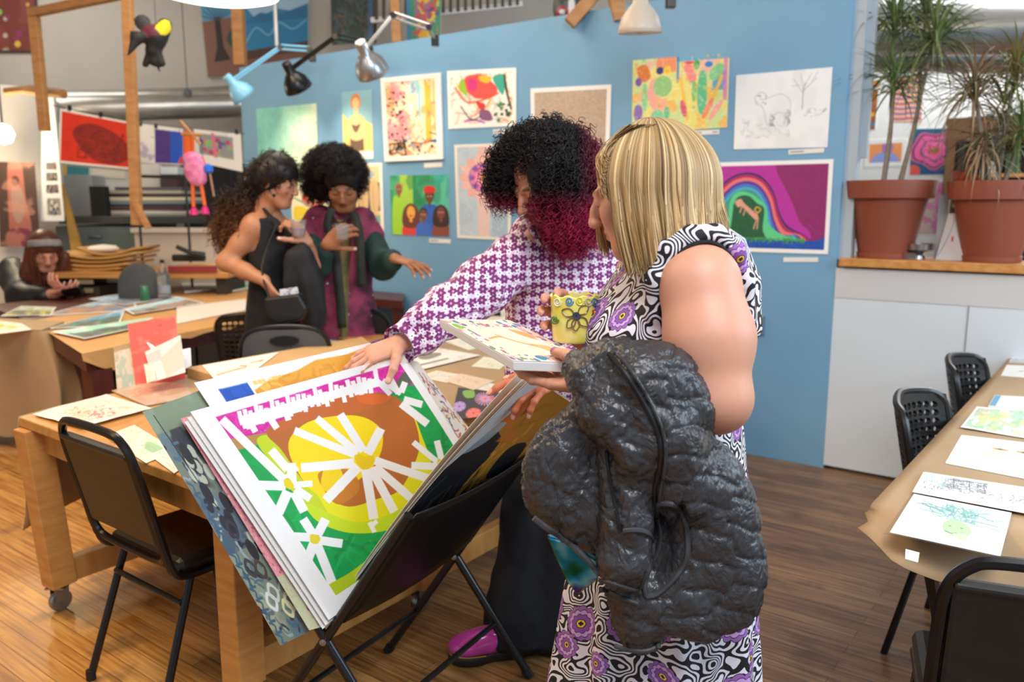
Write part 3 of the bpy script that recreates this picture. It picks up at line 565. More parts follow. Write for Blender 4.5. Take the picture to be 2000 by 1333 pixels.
cv = Cv(120, 60, '#efe9e2', 26); cv.strokes(10, ['#e9a0b0', '#d88a9c'], 0.03, 0.2, (0.3, 0.3, 0.8, 0.8)); cv.ell(0.82, 0.3, 0.03, 0.05, '#7a3a40')
table_art('pink_sketch', [(545, 685), (640, 663), (690, 672), (600, 700)], TA, cv, 'white sketch with faint pink marks behind the top of the print stack', group=GA)
cv = Cv(100, 60, '#e39a5c', 27); cv.wash('#cf7a4a', 5, 5, 0.5, 0.6, 0.7); cv.rect(0, 0.7, 1, 1, '#5a6a94')
table_art('orange_print', [(660, 660), (762, 640), (790, 655), (735, 678)], TA, cv, 'orange and blue print near the far corner, above the reaching hand', 'print', group=GA)
cv = Cv(110, 60, '#8e7a9e', 28); cv.wash('#7b678e', 5, 5, 0.5, 0.6, 0.7); cv.blob([(0.1, 0.4), (0.4, 0.3), (0.5, 0.7), (0.2, 0.8)], '#c09a5e')
table_art('purple_print', [(812, 662), (880, 668), (822, 686), (795, 680)], TA, cv, 'purple print with an ochre shape under the floral sleeve', 'print', group=GA)
cv = Cv(150, 90, '#ece8e0', 29); cv.blob([(0.2, 0.4), (0.45, 0.3), (0.7, 0.4), (0.6, 0.55), (0.3, 0.6)], '#8c8780'); cv.rect(0.1, 0.75, 0.6, 0.82, '#7c7770'); cv.wash('#a9a59e', 6, 6, 0.6, 0.7, 0.3)
table_art('ink_drawing', [(790, 690), (845, 678), (938, 694), (815, 724)], TA, cv, 'off-white sheet with a grey ink shape right of the reaching hand', group=GA, lift=0.006)
cv = Cv(110, 60, '#e9e5d8', 30); cv.wash('#cfdccf', 5, 5, 0.5, 0.6, 0.6)
table_art('pale_print', [(860, 664), (915, 653), (970, 672), (915, 684)], TA, cv, 'pale cream print under the white canvas corner', 'print', group=GA)
cv = Cv(80, 50, '#e4e3cd', 31); cv.strokes(14, ['#b7c49a', '#c9c7a0'], 0.03, 0.2)
table_art('pale_green_card', [(945, 697), (1000, 704), (975, 722), (920, 716)], TA, cv, 'small pale green card lying between the canvas and the grey ink sheet', 'card', group=GA)
for nm, px, c, lb in (('sketch_card', [(853, 724), (912, 734), (872, 748), (815, 736)], '#dfdccb', 'small cream sketch card left of the pink flower card'), ('flower_card', [(900, 730), (965, 744), (925, 762), (868, 744)], '#e3c9b4', 'small pinkish card with a faint flower drawing on the work table'), ('ink_card', [(948, 746), (985, 756), (975, 768), (930, 760)], '#e7e5de', 'small white card partly hidden by the floral shirt')):
    cv = Cv(80, 50, c, len(nm)+30); cv.strokes(22, ['#a88f80', '#b8a796'], 0.012, 0.25, (0.2, 0.2, 0.8, 0.8)); table_art(nm, px, TA, cv, lb, 'card', group=GA)
cv = Cv(220, 150, '#37333a', 33)
def daisy(cx, cy, r, c1, c2, n=22):
    for i in range(n): a = i*6.283/n; cv.line([(cx, cy), (cx+r*math.cos(a), cy+r*1.3*math.sin(a))], 0.035, c1 if i % 3 else c2)
    cv.ell(cx, cy, 0.03, 0.04, c2); cv.ell(cx, cy, 0.012, 0.02, '#37333a')
cv.blob([(0.12, 0.12), (0.34, 0.06), (0.36, 0.3), (0.2, 0.34)], '#7fae58'); daisy(0.58, 0.36, 0.2, '#b9a3dc', '#ef7e78'); daisy(0.1, 0.62, 0.11, '#b9a3dc', '#a58ad0'); daisy(0.36, 0.86, 0.12, '#ef7e78', '#e06a68')
cv.curve([(0.7, 0.5), (0.85, 0.65), (0.95, 0.6)], 0.02, '#6fae58'); cv.curve([(0.75, 0.65), (0.9, 0.8)], 0.04, '#2f6f96'); cv.strokes(6, ['#8fa84a'], 0.03, 0.1, (0.5, 0.8, 0.7, 0.95))
table_art('daisy_pastel', [(895, 757), (985, 768), (1000, 805), (880, 822)], TA, cv, 'black sheet with lilac and coral daisies beside the floral shirt', group=GA, m=PAPER, edge='#37333a')
cv = Cv(120, 60, '#e7ddcc', 34); 
for i in range(6): cv.line([(0.05, 0.2+i*0.12), (0.95, 0.15+i*0.13)], 0.05, ['#c9a070', '#d8b890', '#b58a80', '#cfc0a8'][i % 4], 0.6)
table_art('striped_print', [(900, 610), (985, 590), (1005, 620), (935, 640)], TA+0.02, cv, 'tan striped print just under the arm of the floral shirt', 'print', group=GA, lift=0.01)
# upright prints at the table's far edge: a rack of sleeves
def upright(name, px, depths, cv, label, cat, th=0.003, m=None):
    q = [py_(x, y, d) for (x, y), d in zip(px, depths)]; o = sheet(name, q, cv, th, m=m); return tag(o, label, cat, 'prints standing upright on the work table')
d0 = pz(260, 765, TA).y
cv = Cv(70, 100, '#d8564e', 36); cv.wash('#e07a6c', 5, 7, 0.5, 0.6, 0.6); cv.ell(0.66, 0.12, 0.06, 0.02, '#a8504a')
upright('red_print', [(249, 633), (341, 616), (363, 740), (266, 762)], [d0+0.26, d0+0.33, d0+0.16, d0+0.10], cv, 'tall coral red print standing upright at the far edge of the work table', 'print')
cv = Cv(60, 90, '#cfc0ae', 37); cv.wash('#b79f8c', 4, 6, 0.5, 0.6, 0.8); cv.wash('#8fb0a0', 5, 5, 0.58, 0.66, 0.6); cv.rect(0, 0, 1, 0.12, '#a88a68')
upright('sleeved_print', [(222, 678), (262, 668), (268, 757), (229, 766)], [d0+0.20, d0+0.25, d0+0.12, d0+0.07], cv, 'brown and cream print in a plastic sleeve left of the red print', 'print')
cv = Cv(90, 90, '#dcdcd8', 38); cv.poly([(0.35, 0.4), (1, 0.1), (1, 0.85), (0.4, 1)], '#c3c3b8'); cv.rect(0.02, 0.12, 0.4, 0.45, '#c9bfc4')
upright('envelope', [(283, 688), (352, 655), (362, 727), (300, 745)], [d0+0.15, d0+0.19, d0+0.04, d0-0.02], cv, 'grey white envelope leaning against the red print', 'envelope')
cv = Cv(40, 60, '#e3ddd2', 39); cv.wash('#d8c4b4', 4, 4, 0.5, 0.6, 0.5)
upright('small_sleeve', [(281, 712), (300, 709), (304, 742), (287, 748)], [d0+0.08, d0+0.08, d0-0.05, d0-0.05], cv, 'small cream sleeve in front of the leaning grey envelope', 'sleeve')
cv = Cv(30, 50, '#dfe3e8', 40)
upright('white_card', [(352, 684), (372, 680), (374, 714), (358, 722)], [d0+0.24, d0+0.26, d0+0.17, d0+0.14], cv, 'white card standing at the right end of the upright prints', 'card')

# right table: kraft covered folding table
C0 = pz(1678, 1012, TC); Cdir = (pz(1905, 772, TC)-pz(1740, 948, TC)).normalized(); Cside = Vector((Cdir.y, -Cdir.x, 0))
smax = (WD-0.03-C0.dot(WN))/Cdir.dot(WN)
Cf = C0+Cdir*smax
root = empty('folding_table', V2(C0+Cdir*1.2+Cside*0.4), 'long folding table with black legs under brown paper at the right edge', 'table')
k = MB(); p0 = C0+Cdir*0.12+Cside*0.03; tq = [p0, p0+Cside*0.86, Cf+Cside*0.86, Cf+Cside*0.03]; k.prism([(p.x, p.y) for p in tq], TC-0.045, TC-0.004); k.build('tabletop', mat('table_grey', '#6d6a66', 0.5), root, bevel=0.004)
# legs: a black folding pair at the near end, another at the far end
for base in (0.22, smax-0.35):
    for sgn in (0.10, 0.72):
        a = C0+Cdir*base+Cside*sgn; k = MB(); foot = a+Cdir*(0.60 if base < 1 else 0.1)-Cside*0.0+Vector((0, 0, -TC+0.012)); topp = a+Vector((0, 0, -0.05))
        k.bar(topp, foot, 0.042, 0.026, (Cside.x, Cside.y, 0)); k.build('leg', blackmetal, root, bevel=0.003)
# paper cover as one draped sheet
NX, NY = 30, 60; v = []
for j in range(NY+1):
    for i in range(NX+1):
        s = j/NY; t = i/NX; along = -0.115+s*(smax+0.11); side = t*0.92
        p = C0+Cdir*along+Cside*side; z = TC+0.001
        if along < 0.10:      # front flap curls down and is tucked in on the right
            d = (0.10-along); k2 = min(1, max(0, (side-0.05)/0.25)); z -= 0.55*d*(0.3+0.9*k2)+0.01*math.sin(side*14)*d*6; p += Cdir*d*(0.15+0.45*k2)*1.0
            if side < 0.10: p += (Cdir*(0.10-side))*1.0*min(1, d*9)
        if along < 0.02 and side < 0.03: p += Cside*0.01*math.sin(along*60)
        v.append((p.x, p.y, z))
k = MB(); k.add(v, [(j*(NX+1)+i, j*(NX+1)+i+1, (j+1)*(NX+1)+i+1, (j+1)*(NX+1)+i) for j in range(NY) for i in range(NX)])
o = k.build('kraft_paper_cover', kraft, None, True); md = o.modifiers.new('s', 'SOLIDIFY'); md.thickness = 0.0015; md.offset = 1; tag(o, 'brown kraft paper draped over the right folding table, torn at the near corner', 'paper')
k = MB(); q = [pz(x, y, TC+0.001) for x, y in ((1768, 1076), (1796, 1082), (1793, 1098), (1768, 1094))]; 
k.slab([py_(1769, 1073, q[0].y-0.03), py_(1768, 1092, q[0].y-0.06), py_(1793, 1099, q[0].y-0.065), py_(1796, 1080, q[0].y-0.035)], 0.0015); tag(k.build('masking_tape', mat('tape', '#f0f0ee', 0.5)), 'piece of white tape holding the brown paper at the near table edge', 'tape')
GC = 'drawings laid out on the right folding table'
cv = Cv(300, 170, '#eff1f1', 41); g = ['#7fb5ae', '#5c9c96', '#9fcac4']
for a in range(26):
    th = cv.rng.uniform(-3.3, 0.35); L_ = cv.rng.uniform(0.2, 0.42); x = 0.48+0.12*math.cos(th); y = 0.42+0.15*math.sin(th); P = [(x, y)]
    for i in range(5): th += cv.rng.normal()*0.5; x += math.cos(th)*L_/5; y += math.sin(th)*L_/5*0.7; P.append((min(max(x, 0.05), 0.95), min(max(y, 0.08), 0.92)))
    cv.curve(P, 0.016, g[a % 3], 0.8)
cv.strokes(160, g, 0.012, 0.16, (0.34, 0.12, 0.7, 0.45), al=0.6); cv.blob([(0.42, 0.55), (0.50, 0.44), (0.64, 0.5), (0.70, 0.66), (0.62, 0.82), (0.46, 0.74)], '#b5d5a8'); cv.curve([(0.46, 0.72), (0.53, 0.75), (0.57, 0.72)], 0.014, '#5f8f7c'); cv.ell(0.49, 0.6, 0.015, 0.012, '#6fa08a'); cv.ell(0.6, 0.6, 0.015, 0.012, '#6fa08a'); cv.blob([(0.55, 0.74), (0.66, 0.72), (0.68, 0.85), (0.58, 0.82)], '#c3dcb6')
root = empty('sleeved_drawing', pz(1850, 1030, TC), 'sleeved drawing of a green face with wild teal hair on the right table', 'drawing', GC)
o = sheet('drawing_sheet', [pz(x, y, TC+0.008) for x, y in ((1785, 965), (1976, 1002), (1954, 1087), (1738, 1040))], cv, 0.001, root)
sm_ = mat('clear_sleeve', '#ffffff', 0.08, Transmission_Weight=1.0, IOR=1.15); k = MB(); k.slab([pz(x, y, TC+0.0065) for x, y in ((1782, 961), (1727, 1042), (1956, 1092), (1982, 1000))], 0.0004); k.build('sleeve', sm_, root)
cv = Cv(300, 110, '#f2f3f2', 42)
cv.strokes(220, ['#6a6c70', '#8a9aa5', '#9a8c90'], 0.014, 0.12, (0.2, 0.1, 0.55, 0.55), al=0.8); cv.strokes(200, ['#6a6c70', '#8a9aa5', '#a9b5a0'], 0.014, 0.1, (0.05, 0.4, 0.95, 0.75), al=0.7); cv.strokes(60, ['#a9cbc4'], 0.02, 0.1, (0.05, 0.1, 0.25, 0.5), al=0.6)
for x in (0.27, 0.4, 0.52): cv.line([(x, 0.12), (x+0.03, 0.55)], 0.014, '#55575c')
cv.line([(0.25, 0.18), (0.55, 0.12)], 0.02, '#55575c')
table_art('ink_drawing', [(1804, 922), (2040, 958), (2040, 1010), (1782, 961)], TC, cv, 'wide white sheet with a busy ink drawing of buildings and plants on the right table', group=GC, lift=0.008)
cv = Cv(260, 150, '#f7f5ef', 43); cv.wash('#f5ecbf', 4, 3, 0.4, 0.6, 0.7, box=(0.25, 0.15, 0.95, 0.6)); cv.blob([(0.3, 0.5), (0.55, 0.45), (0.9, 0.5), (0.85, 0.9), (0.4, 0.88)], '#f7e3cd', 0.8); cv.strokes(20, ['#ecd9b0', '#e8c9a8'], 0.008, 0.3, (0.2, 0.3, 0.9, 0.9))
for x in (0.42, 0.64): cv.ell(x, 0.32, 0.07, 0.03, '#e0a04a'); cv.ell(x, 0.32, 0.025, 0.02, '#3f3a30'); cv.line([(x-0.09, 0.3), (x+0.09, 0.34)], 0.012, '#6a6048')
table_art('face_drawing', [(1878, 850), (2080, 874), (2075, 950), (1846, 905)], TC, cv, 'pale yellow drawing of a face with orange eyes on the right table', group=GC)
cv = Cv(240, 110, '#f0f0e6', 44); cv.wash('#b9d68a', 5, 4, 0.48, 0.58, 0.7); cv.wash('#8fc3a0', 6, 5, 0.52, 0.62, 0.6); cv.wash('#e9dc7a', 5, 5, 0.55, 0.65, 0.6); cv.wash('#b7a8cf', 5, 5, 0.6, 0.7, 0.4); cv.strokes(50, ['#7fae96', '#a9c36a', '#8aa8bf'], 0.012, 0.15, al=0.6); cv.frame(0.06, '#f3f4f2')
table_art('watercolor_landscape', [(1908, 795), (2070, 806), (2060, 866), (1876, 837)], TC, cv, 'green and yellow watercolour on the right table beside the nearer mesh chair', group=GC, wavy=0.008)
cv = Cv(160, 50, '#f1f1f0', 45); cv.rect(0, 0, 0.12, 1, '#5c9cc0'); cv.frame(0.05, '#cfc3ae'); cv.ell(0.55, 0.5, 0.1, 0.1, '#e3dcdc')
table_art('framed_print', [(1943, 772), (2060, 778), (2050, 803), (1930, 793)], TC, cv, 'white print with a blue left border and thin tan edge on the right table', 'print', group=GC, th=0.006)
cv = Cv(140, 60, '#f2f1ec', 46); cv.strokes(10, ['#3a8f78', '#5f6f8a'], 0.04, 0.2, (0.3, 0.2, 0.9, 0.7))
table_art('teal_sketch', [(1966, 713), (2060, 717), (2050, 742), (1955, 734)], TC, cv, 'white sheet with small teal strokes near the far end of the right table', group=GC)
cv = Cv(120, 40, '#c9ccd0', 47); cv.wash('#b5bac0', 5, 5, 0.45, 0.6, 0.6); cv.frame(0.08, '#c9a67a')
table_art('grey_print', [(1978, 690), (2050, 694), (2045, 712), (1970, 708)], TC, cv, 'grey tan-edged print at the far end of the right table', 'print', group=GC)

# tables at the back left
root = empty('drawing_table', V2(pz(300, 640, TB)), 'dark wooden table at the back left covered with landscape prints', 'table')
mahog = noisy('mahogany', '#4a1f16', '#5c2a1c', 0.4, 3, (8, 2, 2))
B = [pz(78, 636, TB), pz(166, 690, TB), pz(690, 583, TB), pz(455, 549, TB), pz(-30, 596, TB)]
k = MB(); k.prism([(p.x, p.y) for p in B], TB-0.10, TB); k.build('tabletop', mahog, root)
for p in (B[0]*0.9+B[3]*0.1, B[1]*0.955+B[2]*0.03+B[4]*0.015, B[2]*0.93+B[4]*0.07, B[3]*0.95+B[0]*0.05): k = MB(); k.bar(Vector((p.x, p.y, 0.0)), Vector((p.x, p.y, TB-0.1)), 0.11, 0.11, (WU.x, WU.y, 0)); k.build('leg', mahog, root)
v = []; NX, NY = 24, 8
P0, P1, P2, P3 = [q+Vector((0, 0, 0.002)) for q in (pz(60, 628, TB), pz(160, 692, TB), pz(693, 582, TB), pz(455, 549, TB))]
P1 = P1+(P1-P2).normalized()*0.0
k = MB()
for j in range(NY+1):
    for i in range(NX+1):
        s = i/NX; t = j/NY; a = P1+(P2-P1)*s; b = P0+(P3-P0)*s; q = a+(b-a)*t
        v.append(q)
dn = (P1-P0).normalized()
row = [(P1+(P2-P1)*i/NX)+dn*0.012-Vector((0, 0, (0.02+0.02*math.sin(i*1.1)**2)+(0.10*math.exp(-((i-2.2)/1.6)**2)))) for i in range(NX+1)]
k.add(v, [(j*(NX+1)+i, (j)*(NX+1)+i+1, (j+1)*(NX+1)+i+1, (j+1)*(NX+1)+i) for j in range(NY) for i in range(NX)])
k.add([P1+(P2-P1)*i/NX for i in range(NX+1)]+row, [(i, NX+1+i, NX+2+i, i+1) for i in range(NX)])
o = k.build('kraft_paper_cover', noisy('kraft_warm', '#c79458', '#d2a265', 0.6, 4), None); md = o.modifiers.new('s', 'SOLIDIFY'); md.thickness = 0.001; tag(o, 'wavy-edged brown paper over the dark wooden back table', 'paper')
GB = 'landscape prints on the dark wooden back table'
def scape(seed, sky, land, extra):
    cv = Cv(120, 80, land, seed); cv.rect(0, 0, 1, 0.45, sky); cv.wash('#dfeef5', 4, 6, 0.5, 0.6, 0.6, box=(0, 0, 1, 0.4)); cv.wash(extra, 5, 4, 0.48, 0.58, 0.85, box=(0, 0.4, 1, 1)); cv.wash('#5a5550', 6, 5, 0.55, 0.65, 0.6, box=(0, 0.4, 1, 1)); cv.frame(0.05, '#eef0ee'); return cv
for nm, px, a, lb in (('landscape_print', [(183, 590), (260, 582), (270, 606), (75, 618)], (50, '#9fbfd0', '#b98f78', '#7a8fb0'), 'peach and brown landscape print beside the seated phone user'),
    ('landscape_print', [(42, 598), (110, 600), (100, 615), (0, 618)], (51, '#a9b8a0', '#6f7a6a', '#c9c04a'), 'olive landscape print at the left end of the back table'),
    ('landscape_print', [(170, 622), (245, 604), (232, 636), (92, 642)], (52, '#5fa3cf', '#8a8f88', '#3f8f78'), 'blue-sky landscape print nearest the left end of the back table'),
    ('landscape_print', [(172, 584), (262, 570), (350, 580), (245, 596)], (53, '#8fb9e0', '#8f9aa8', '#5c7088'), 'pale blue landscape print left of the clear bottle'),
    ('landscape_print', [(240, 604), (350, 580), (400, 592), (260, 614)], (54, '#b5dce8', '#b58f88', '#8fc0a8'), 'aqua and rose landscape print between the clear bottle and the red print'),
    ('landscape_print', [(100, 648), (300, 620), (260, 642), (165, 662)], (55, '#9fe0c8', '#5f9f58', '#6a6480'), 'white-bordered green and violet landscape print hanging over the near table edge')):
    cv = scape(*a); table_art(nm, px, TB+0.001, cv, lb, 'print', group=GB, lift=0.002*a[0]-0.098)
k = MB(); q = [pz(x, y, TB+0.012) for x, y in ((345, 600), (480, 584), (482, 605), (345, 632))]; k.slab([q[0], q[3], q[2], q[1]], 0.008); tag(k.build('paper_roll_sheet', mat('white_cloth', '#e6ddd2', 0.7)), 'long cream paper strip along the front of the dark back table', 'paper')
for px, c, lb in (([(352, 545), (420, 540), (440, 562), (360, 570)], '#cfe0e6', 'stack of pale blue papers on the back table behind the ponytailed person'), ([(435, 556), (480, 545), (495, 560), (440, 570)], '#3f9f68', 'green edged print beside the ponytailed person at the back table')):
    cv = Cv(60, 30, c, 60); cv.wash('#e8ecec', 5, 4, 0.45, 0.6, 0.8); table_art('paper_sheet', px, TB+0.004, cv, lb, 'paper', th=0.012, lift=0.003)
k = MB()
for i, (dx, dz) in enumerate(((0, 0), (0.05, 0.01))): c = pz(452, 556, TB+0.03)+Vector((dx, 0, dz)); k.lathe([(0.06, -0.02), (0.07, 0), (0.035, 0.035), (0.01, 0.05)], c, (0.1*i, 0.1, 1), 7)
tag(k.build('crumpled_napkin', mat('napkin', '#ece6dc', 0.8), smooth=True), 'crumpled cream napkin on the back table', 'napkin')
# table at the far left wrapped to the floor in kraft paper
k = MB(); D0 = pz(80, 645, TB+0.02); D1 = pz(-120, 636, TB+0.02); zt = TB+0.02; n = 26; v = []
path = [D1, D0, D0+Vector((0.14, 1.0, 0))]
top_pts = [Vector((D1.x, D1.y, 0)), Vector((D0.x, D0.y, 0)), Vector((D0.x-0.06, D0.y+0.36, 0)), Vector((D1.x-0.1, D1.y+0.42, 0))]
k.prism([(p.x, p.y) for p in top_pts], zt-0.03, zt)
ring = bez([top_pts[0], top_pts[0]*0.5+top_pts[1]*0.5, top_pts[1]+Vector((-0.02, 0.0, 0)), top_pts[1]+Vector((0.03, 0.08, 0)), top_pts[2]*0.4+top_pts[1]*0.6, top_pts[2]], 8)
nr = 9
for i, p in enumerate(ring):
    for j in range(nr):
        t = j/(nr-1); z = zt-0.005-t*0.66*(1-0.04*math.sin(i*0.6)); o_ = Vector((0.05*t*math.sin(i*0.55)+0.05*t, -0.05*t*math.cos(i*0.4), 0))+Vector((0.07*math.sin(t*3.1)*(1 if i > 14 else 0.2), -0.01, 0)); v.append(Vector((p.x, p.y, z))+o_)
k.add(v, [(i*nr+j, i*nr+j+1, (i+1)*nr+j+1, (i+1)*nr+j) for i in range(len(ring)-1) for j in range(nr-1)])
o = k.build('kraft_wrapped_table', kraft, None, True); tag(o, 'table at the far left wrapped down to near the floor in brown paper', 'table')
k = MB(); c = (top_pts[0]+top_pts[2])/2; k.box((c.x, c.y, 0.05), (0.9, 0.9, 0.1)); 
k = MB(); a = pz(0, 895, 0.02); k.box((a.x-0.05, a.y+0.55, 0.16), (0.9, 0.06, 0.22), (1, 0.1, 0)); tag(k.build('storage_box', mat('white_carton', '#dcd6cc', 0.6)), 'white carton showing under the paper-wrapped table', 'box')
cv = Cv(120, 60, '#f0ead8', 61); cv.ell(0.3, 0.4, 0.16, 0.14, '#c9cf4a'); cv.ell(0.6, 0.5, 0.14, 0.12, '#d8d060'); cv.curve([(0.2, 0.6), (0.5, 0.7), (0.9, 0.5)], 0.03, '#7f8f4a')
table_art('lemon_print', [(-20, 624), (42, 632), (62, 644), (-30, 656)], TB+0.02, cv, 'white print with yellow fruit shapes on the paper-wrapped table', 'print')
# ------------------------------------------------------------------ chairs
def frame_of(o, X): X = Vector(X).normalized(); Y = Vector((-X.y, X.x, 0)); return o, X, Y
def vinyl_chair(loc, ang, label, group=None):
    """black tube frame, padded vinyl back and seat. Local x right, y forward (sitter looks along y)"""
    root = empty('vinyl_chair', (0, 0, 0), label, 'chair', group); r = 0.0125
    bk = lambda x, z: Vector((x, -0.20-(z-0.44)*0.24, z))
    arch = [bk(-0.205, 0.48), bk(-0.205, 0.70), bk(-0.20, 0.80), bk(-0.17, 0.855), bk(-0.11, 0.875), bk(0.11, 0.875), bk(0.17, 0.855), bk(0.20, 0.80), bk(0.205, 0.70), bk(0.205, 0.48)]
    lo = [bk(0.205, 0.47), Vector((0.19, -0.17, 0.425)), Vector((0.185, 0.0, 0.42)), Vector((0.185, 0.2, 0.425))]
    k = MB(); k.tube(bez(arch, 6), r, 8)
    for s in (-1, 1):
        k.tube(bez([Vector((s*abs(p.x), p.y, p.z)) for p in [bk(0.205, 0.60), bk(0.205, 0.50), Vector((0.2, -0.17, 0.43)), Vector((0.19, 0.0, 0.42)), Vector((0.19, 0.2, 0.42))]], 6), r, 8)
    k.tube(bez([bk(-0.205, 0.56), bk(-0.19, 0.495), bk(-0.12, 0.475), bk(0.12, 0.475), bk(0.19, 0.495), bk(0.205, 0.56)], 6), r*0.9, 8)
    k.build('frame', blackmetal, root, True)
    n = (bk(0, 0.9)-bk(0, 0.4)).normalized(); k = MB(); k.box(bk(0, 0.68)+Vector((0, 0.004, 0)), (0.385, 0.30, 0.028), (1, 0, 0), n)
    b = k.build('backrest', vinyl, root, bevel=0.01)
    k = MB(); k.box(bk(0, 0.818)+Vector((0, -0.004, 0)), (0.38, 0.016, 0.024), (1, 0, 0), n); k.build('piping', vinyl, b, bevel=0.006)
    k = MB(); k.box((0, 0.02, 0.452), (0.40, 0.40, 0.05)); k.build('seat', vinyl, root, bevel=0.022)
    for s in (-1, 1):
        for (ya, yb, za) in ((0.13, 0.235, 0.43), (-0.13, -0.27, 0.43)):
            k = MB(); a = Vector((s*0.185, ya, za)); c = Vector((s*0.205, yb, 0.012)); k.tube([a, c], r, 8); lg = k.build('leg', blackmetal, root, True)
            k = MB(); k.tube([c+Vector((0, 0, 0.02)), c-Vector((0, 0, 0.012))], r*1.25, 8); k.build('foot_cap', rubber, lg, True)
    for y, z in ((0.16, 0.34), (-0.17, 0.34)): k = MB(); k.tube([(-0.19, y, z), (0.19, y, z)], r*0.7, 8); k.build('cross_bar', blackmetal, root, True)
    root.rotation_euler = (0, 0, ang); root.location = loc; return root
def clone(root, loc, ang, label, group=None):
    r = root.copy(); COL.objects.link(r); r.location = loc; r.rotation_euler = (0, 0, ang); r['label'] = label
    if group: r['group'] = group
    for ch in list(root.children):
        c = ch.copy(); COL.objects.link(c); c.parent = r
        for g in list(ch.children): d = g.copy(); COL.objects.link(d); d.parent = c
    return r
GV = 'black vinyl chairs with tube frames'
ch1 = vinyl_chair((-1.02, 2.50, 0), math.radians(-37), 'black vinyl chair pulled up to the near end of the pine work table', GV)
clone(ch1, (1.09, 1.60, 0), math.radians(-22), 'black vinyl chair cut off by the bottom right corner, drawn up to the right table', GV)
def mesh_chair(loc, ang, label):
    root = empty('mesh_chair', (0, 0, 0), label, 'chair', 'black plastic mesh chairs at the right table')
    # perforated shell back
    nx, nz = 13, 12; k = MB(); P = {}
    def bp(u, v):   # u -1..1, v 0..1
        wd = 0.215*(1-0.16*max(0,1-v)**1.2); x = u*wd*(1-0.10*max(0, v-0.8)*5*u*u); z = 0.48+0.37*v-0.03*u*u*max(0, v-0.4); y = -0.20-0.07*v-0.06*(1-u*u)+0.02*abs(u)**3; return Vector((x, y, z))
    us = [-1+2*i/nx for i in range(nx+1)]; vs = [j/nz for j in range(nz+1)]
    th = Vector((0, 0.016, 0))
    for j in range(nz):
        for i in range(nx):
            q = [bp(us[i], vs[j]), bp(us[i+1], vs[j]), bp(us[i+1], vs[j+1]), bp(us[i], vs[j+1])]; c = sum(q, Vector())/4
            if i in (0, nx-1) or j in (0, nz-1): k.add(q, [(0, 1, 2, 3)]); k.add([p+th for p in q], [(3, 2, 1, 0)])
            else:
                sx = 0.66; cu = (us[i]+us[i+1])/2; cvv = (vs[j]+vs[j+1])/2; off = 0
                ring = [bp(cu+(us[i+1]-us[i])/2*0.86*math.cos(a*math.pi/4+math.pi/8*0), cvv+(vs[j+1]-vs[j])/2*0.80*math.sin(a*math.pi/4)) for a in range(8)]
                out = [bp(cu+(us[i+1]-us[i])/2*X, cvv+(vs[j+1]-vs[j])/2*Y) for X, Y in ((1, 0), (1, 1), (0, 1), (-1, 1), (-1, 0), (-1, -1), (0, -1), (1, -1))]
                k.add(out+ring, [(a, (a+1) % 8, 8+(a+1) % 8, 8+a) for a in range(8)]); k.add([p+th for p in ring]+ring, [(a, (a+1) % 8, 8+(a+1) % 8, 8+a) for a in range(8)])
                k.add([p+th for p in out+ring], [(8+a, 8+(a+1) % 8, (a+1) % 8, a) for a in range(8)])
    k.build('backrest', plasticb, root)
    rim = [bp(-1, 0)]+[bp(-1, v) for v in (0.3, 0.6, 0.85)]+[bp(-0.93, 0.97), bp(-0.7, 1.01), bp(0, 1.02), bp(0.7, 1.01), bp(0.93, 0.97)]+[bp(1, v) for v in (0.85, 0.6, 0.3)]+[bp(1, 0)]
    k = MB(); k.tube([p+th/2 for p in bez(rim, 4)], 0.013, 8); k.build('rim', plasticb, root, True)
    k = MB(); k.box((0, 0.0, 0.45), (0.42, 0.42, 0.03)); k.build('seat', plasticb, root, bevel=0.014)
    for s in (-1, 1):
        for y0, y1 in ((0.15, 0.22), (-0.15, -0.24)): k = MB(); k.tube([(s*0.17, y0, 0.44), (s*0.22, y1, 0.0)], 0.012, 8); k.build('leg', blackmetal, root, True)
    root.location = loc; root.rotation_euler = (0, 0, ang); return root
mc = mesh_chair((1.585, 2.555, 0), math.radians(-134), 'black mesh-backed plastic chair tucked under the right table, the nearer of two')
clone(mc, (2.12, 3.245, 0), math.radians(-134), 'black mesh-backed plastic chair tucked under the right table, the farther of two')
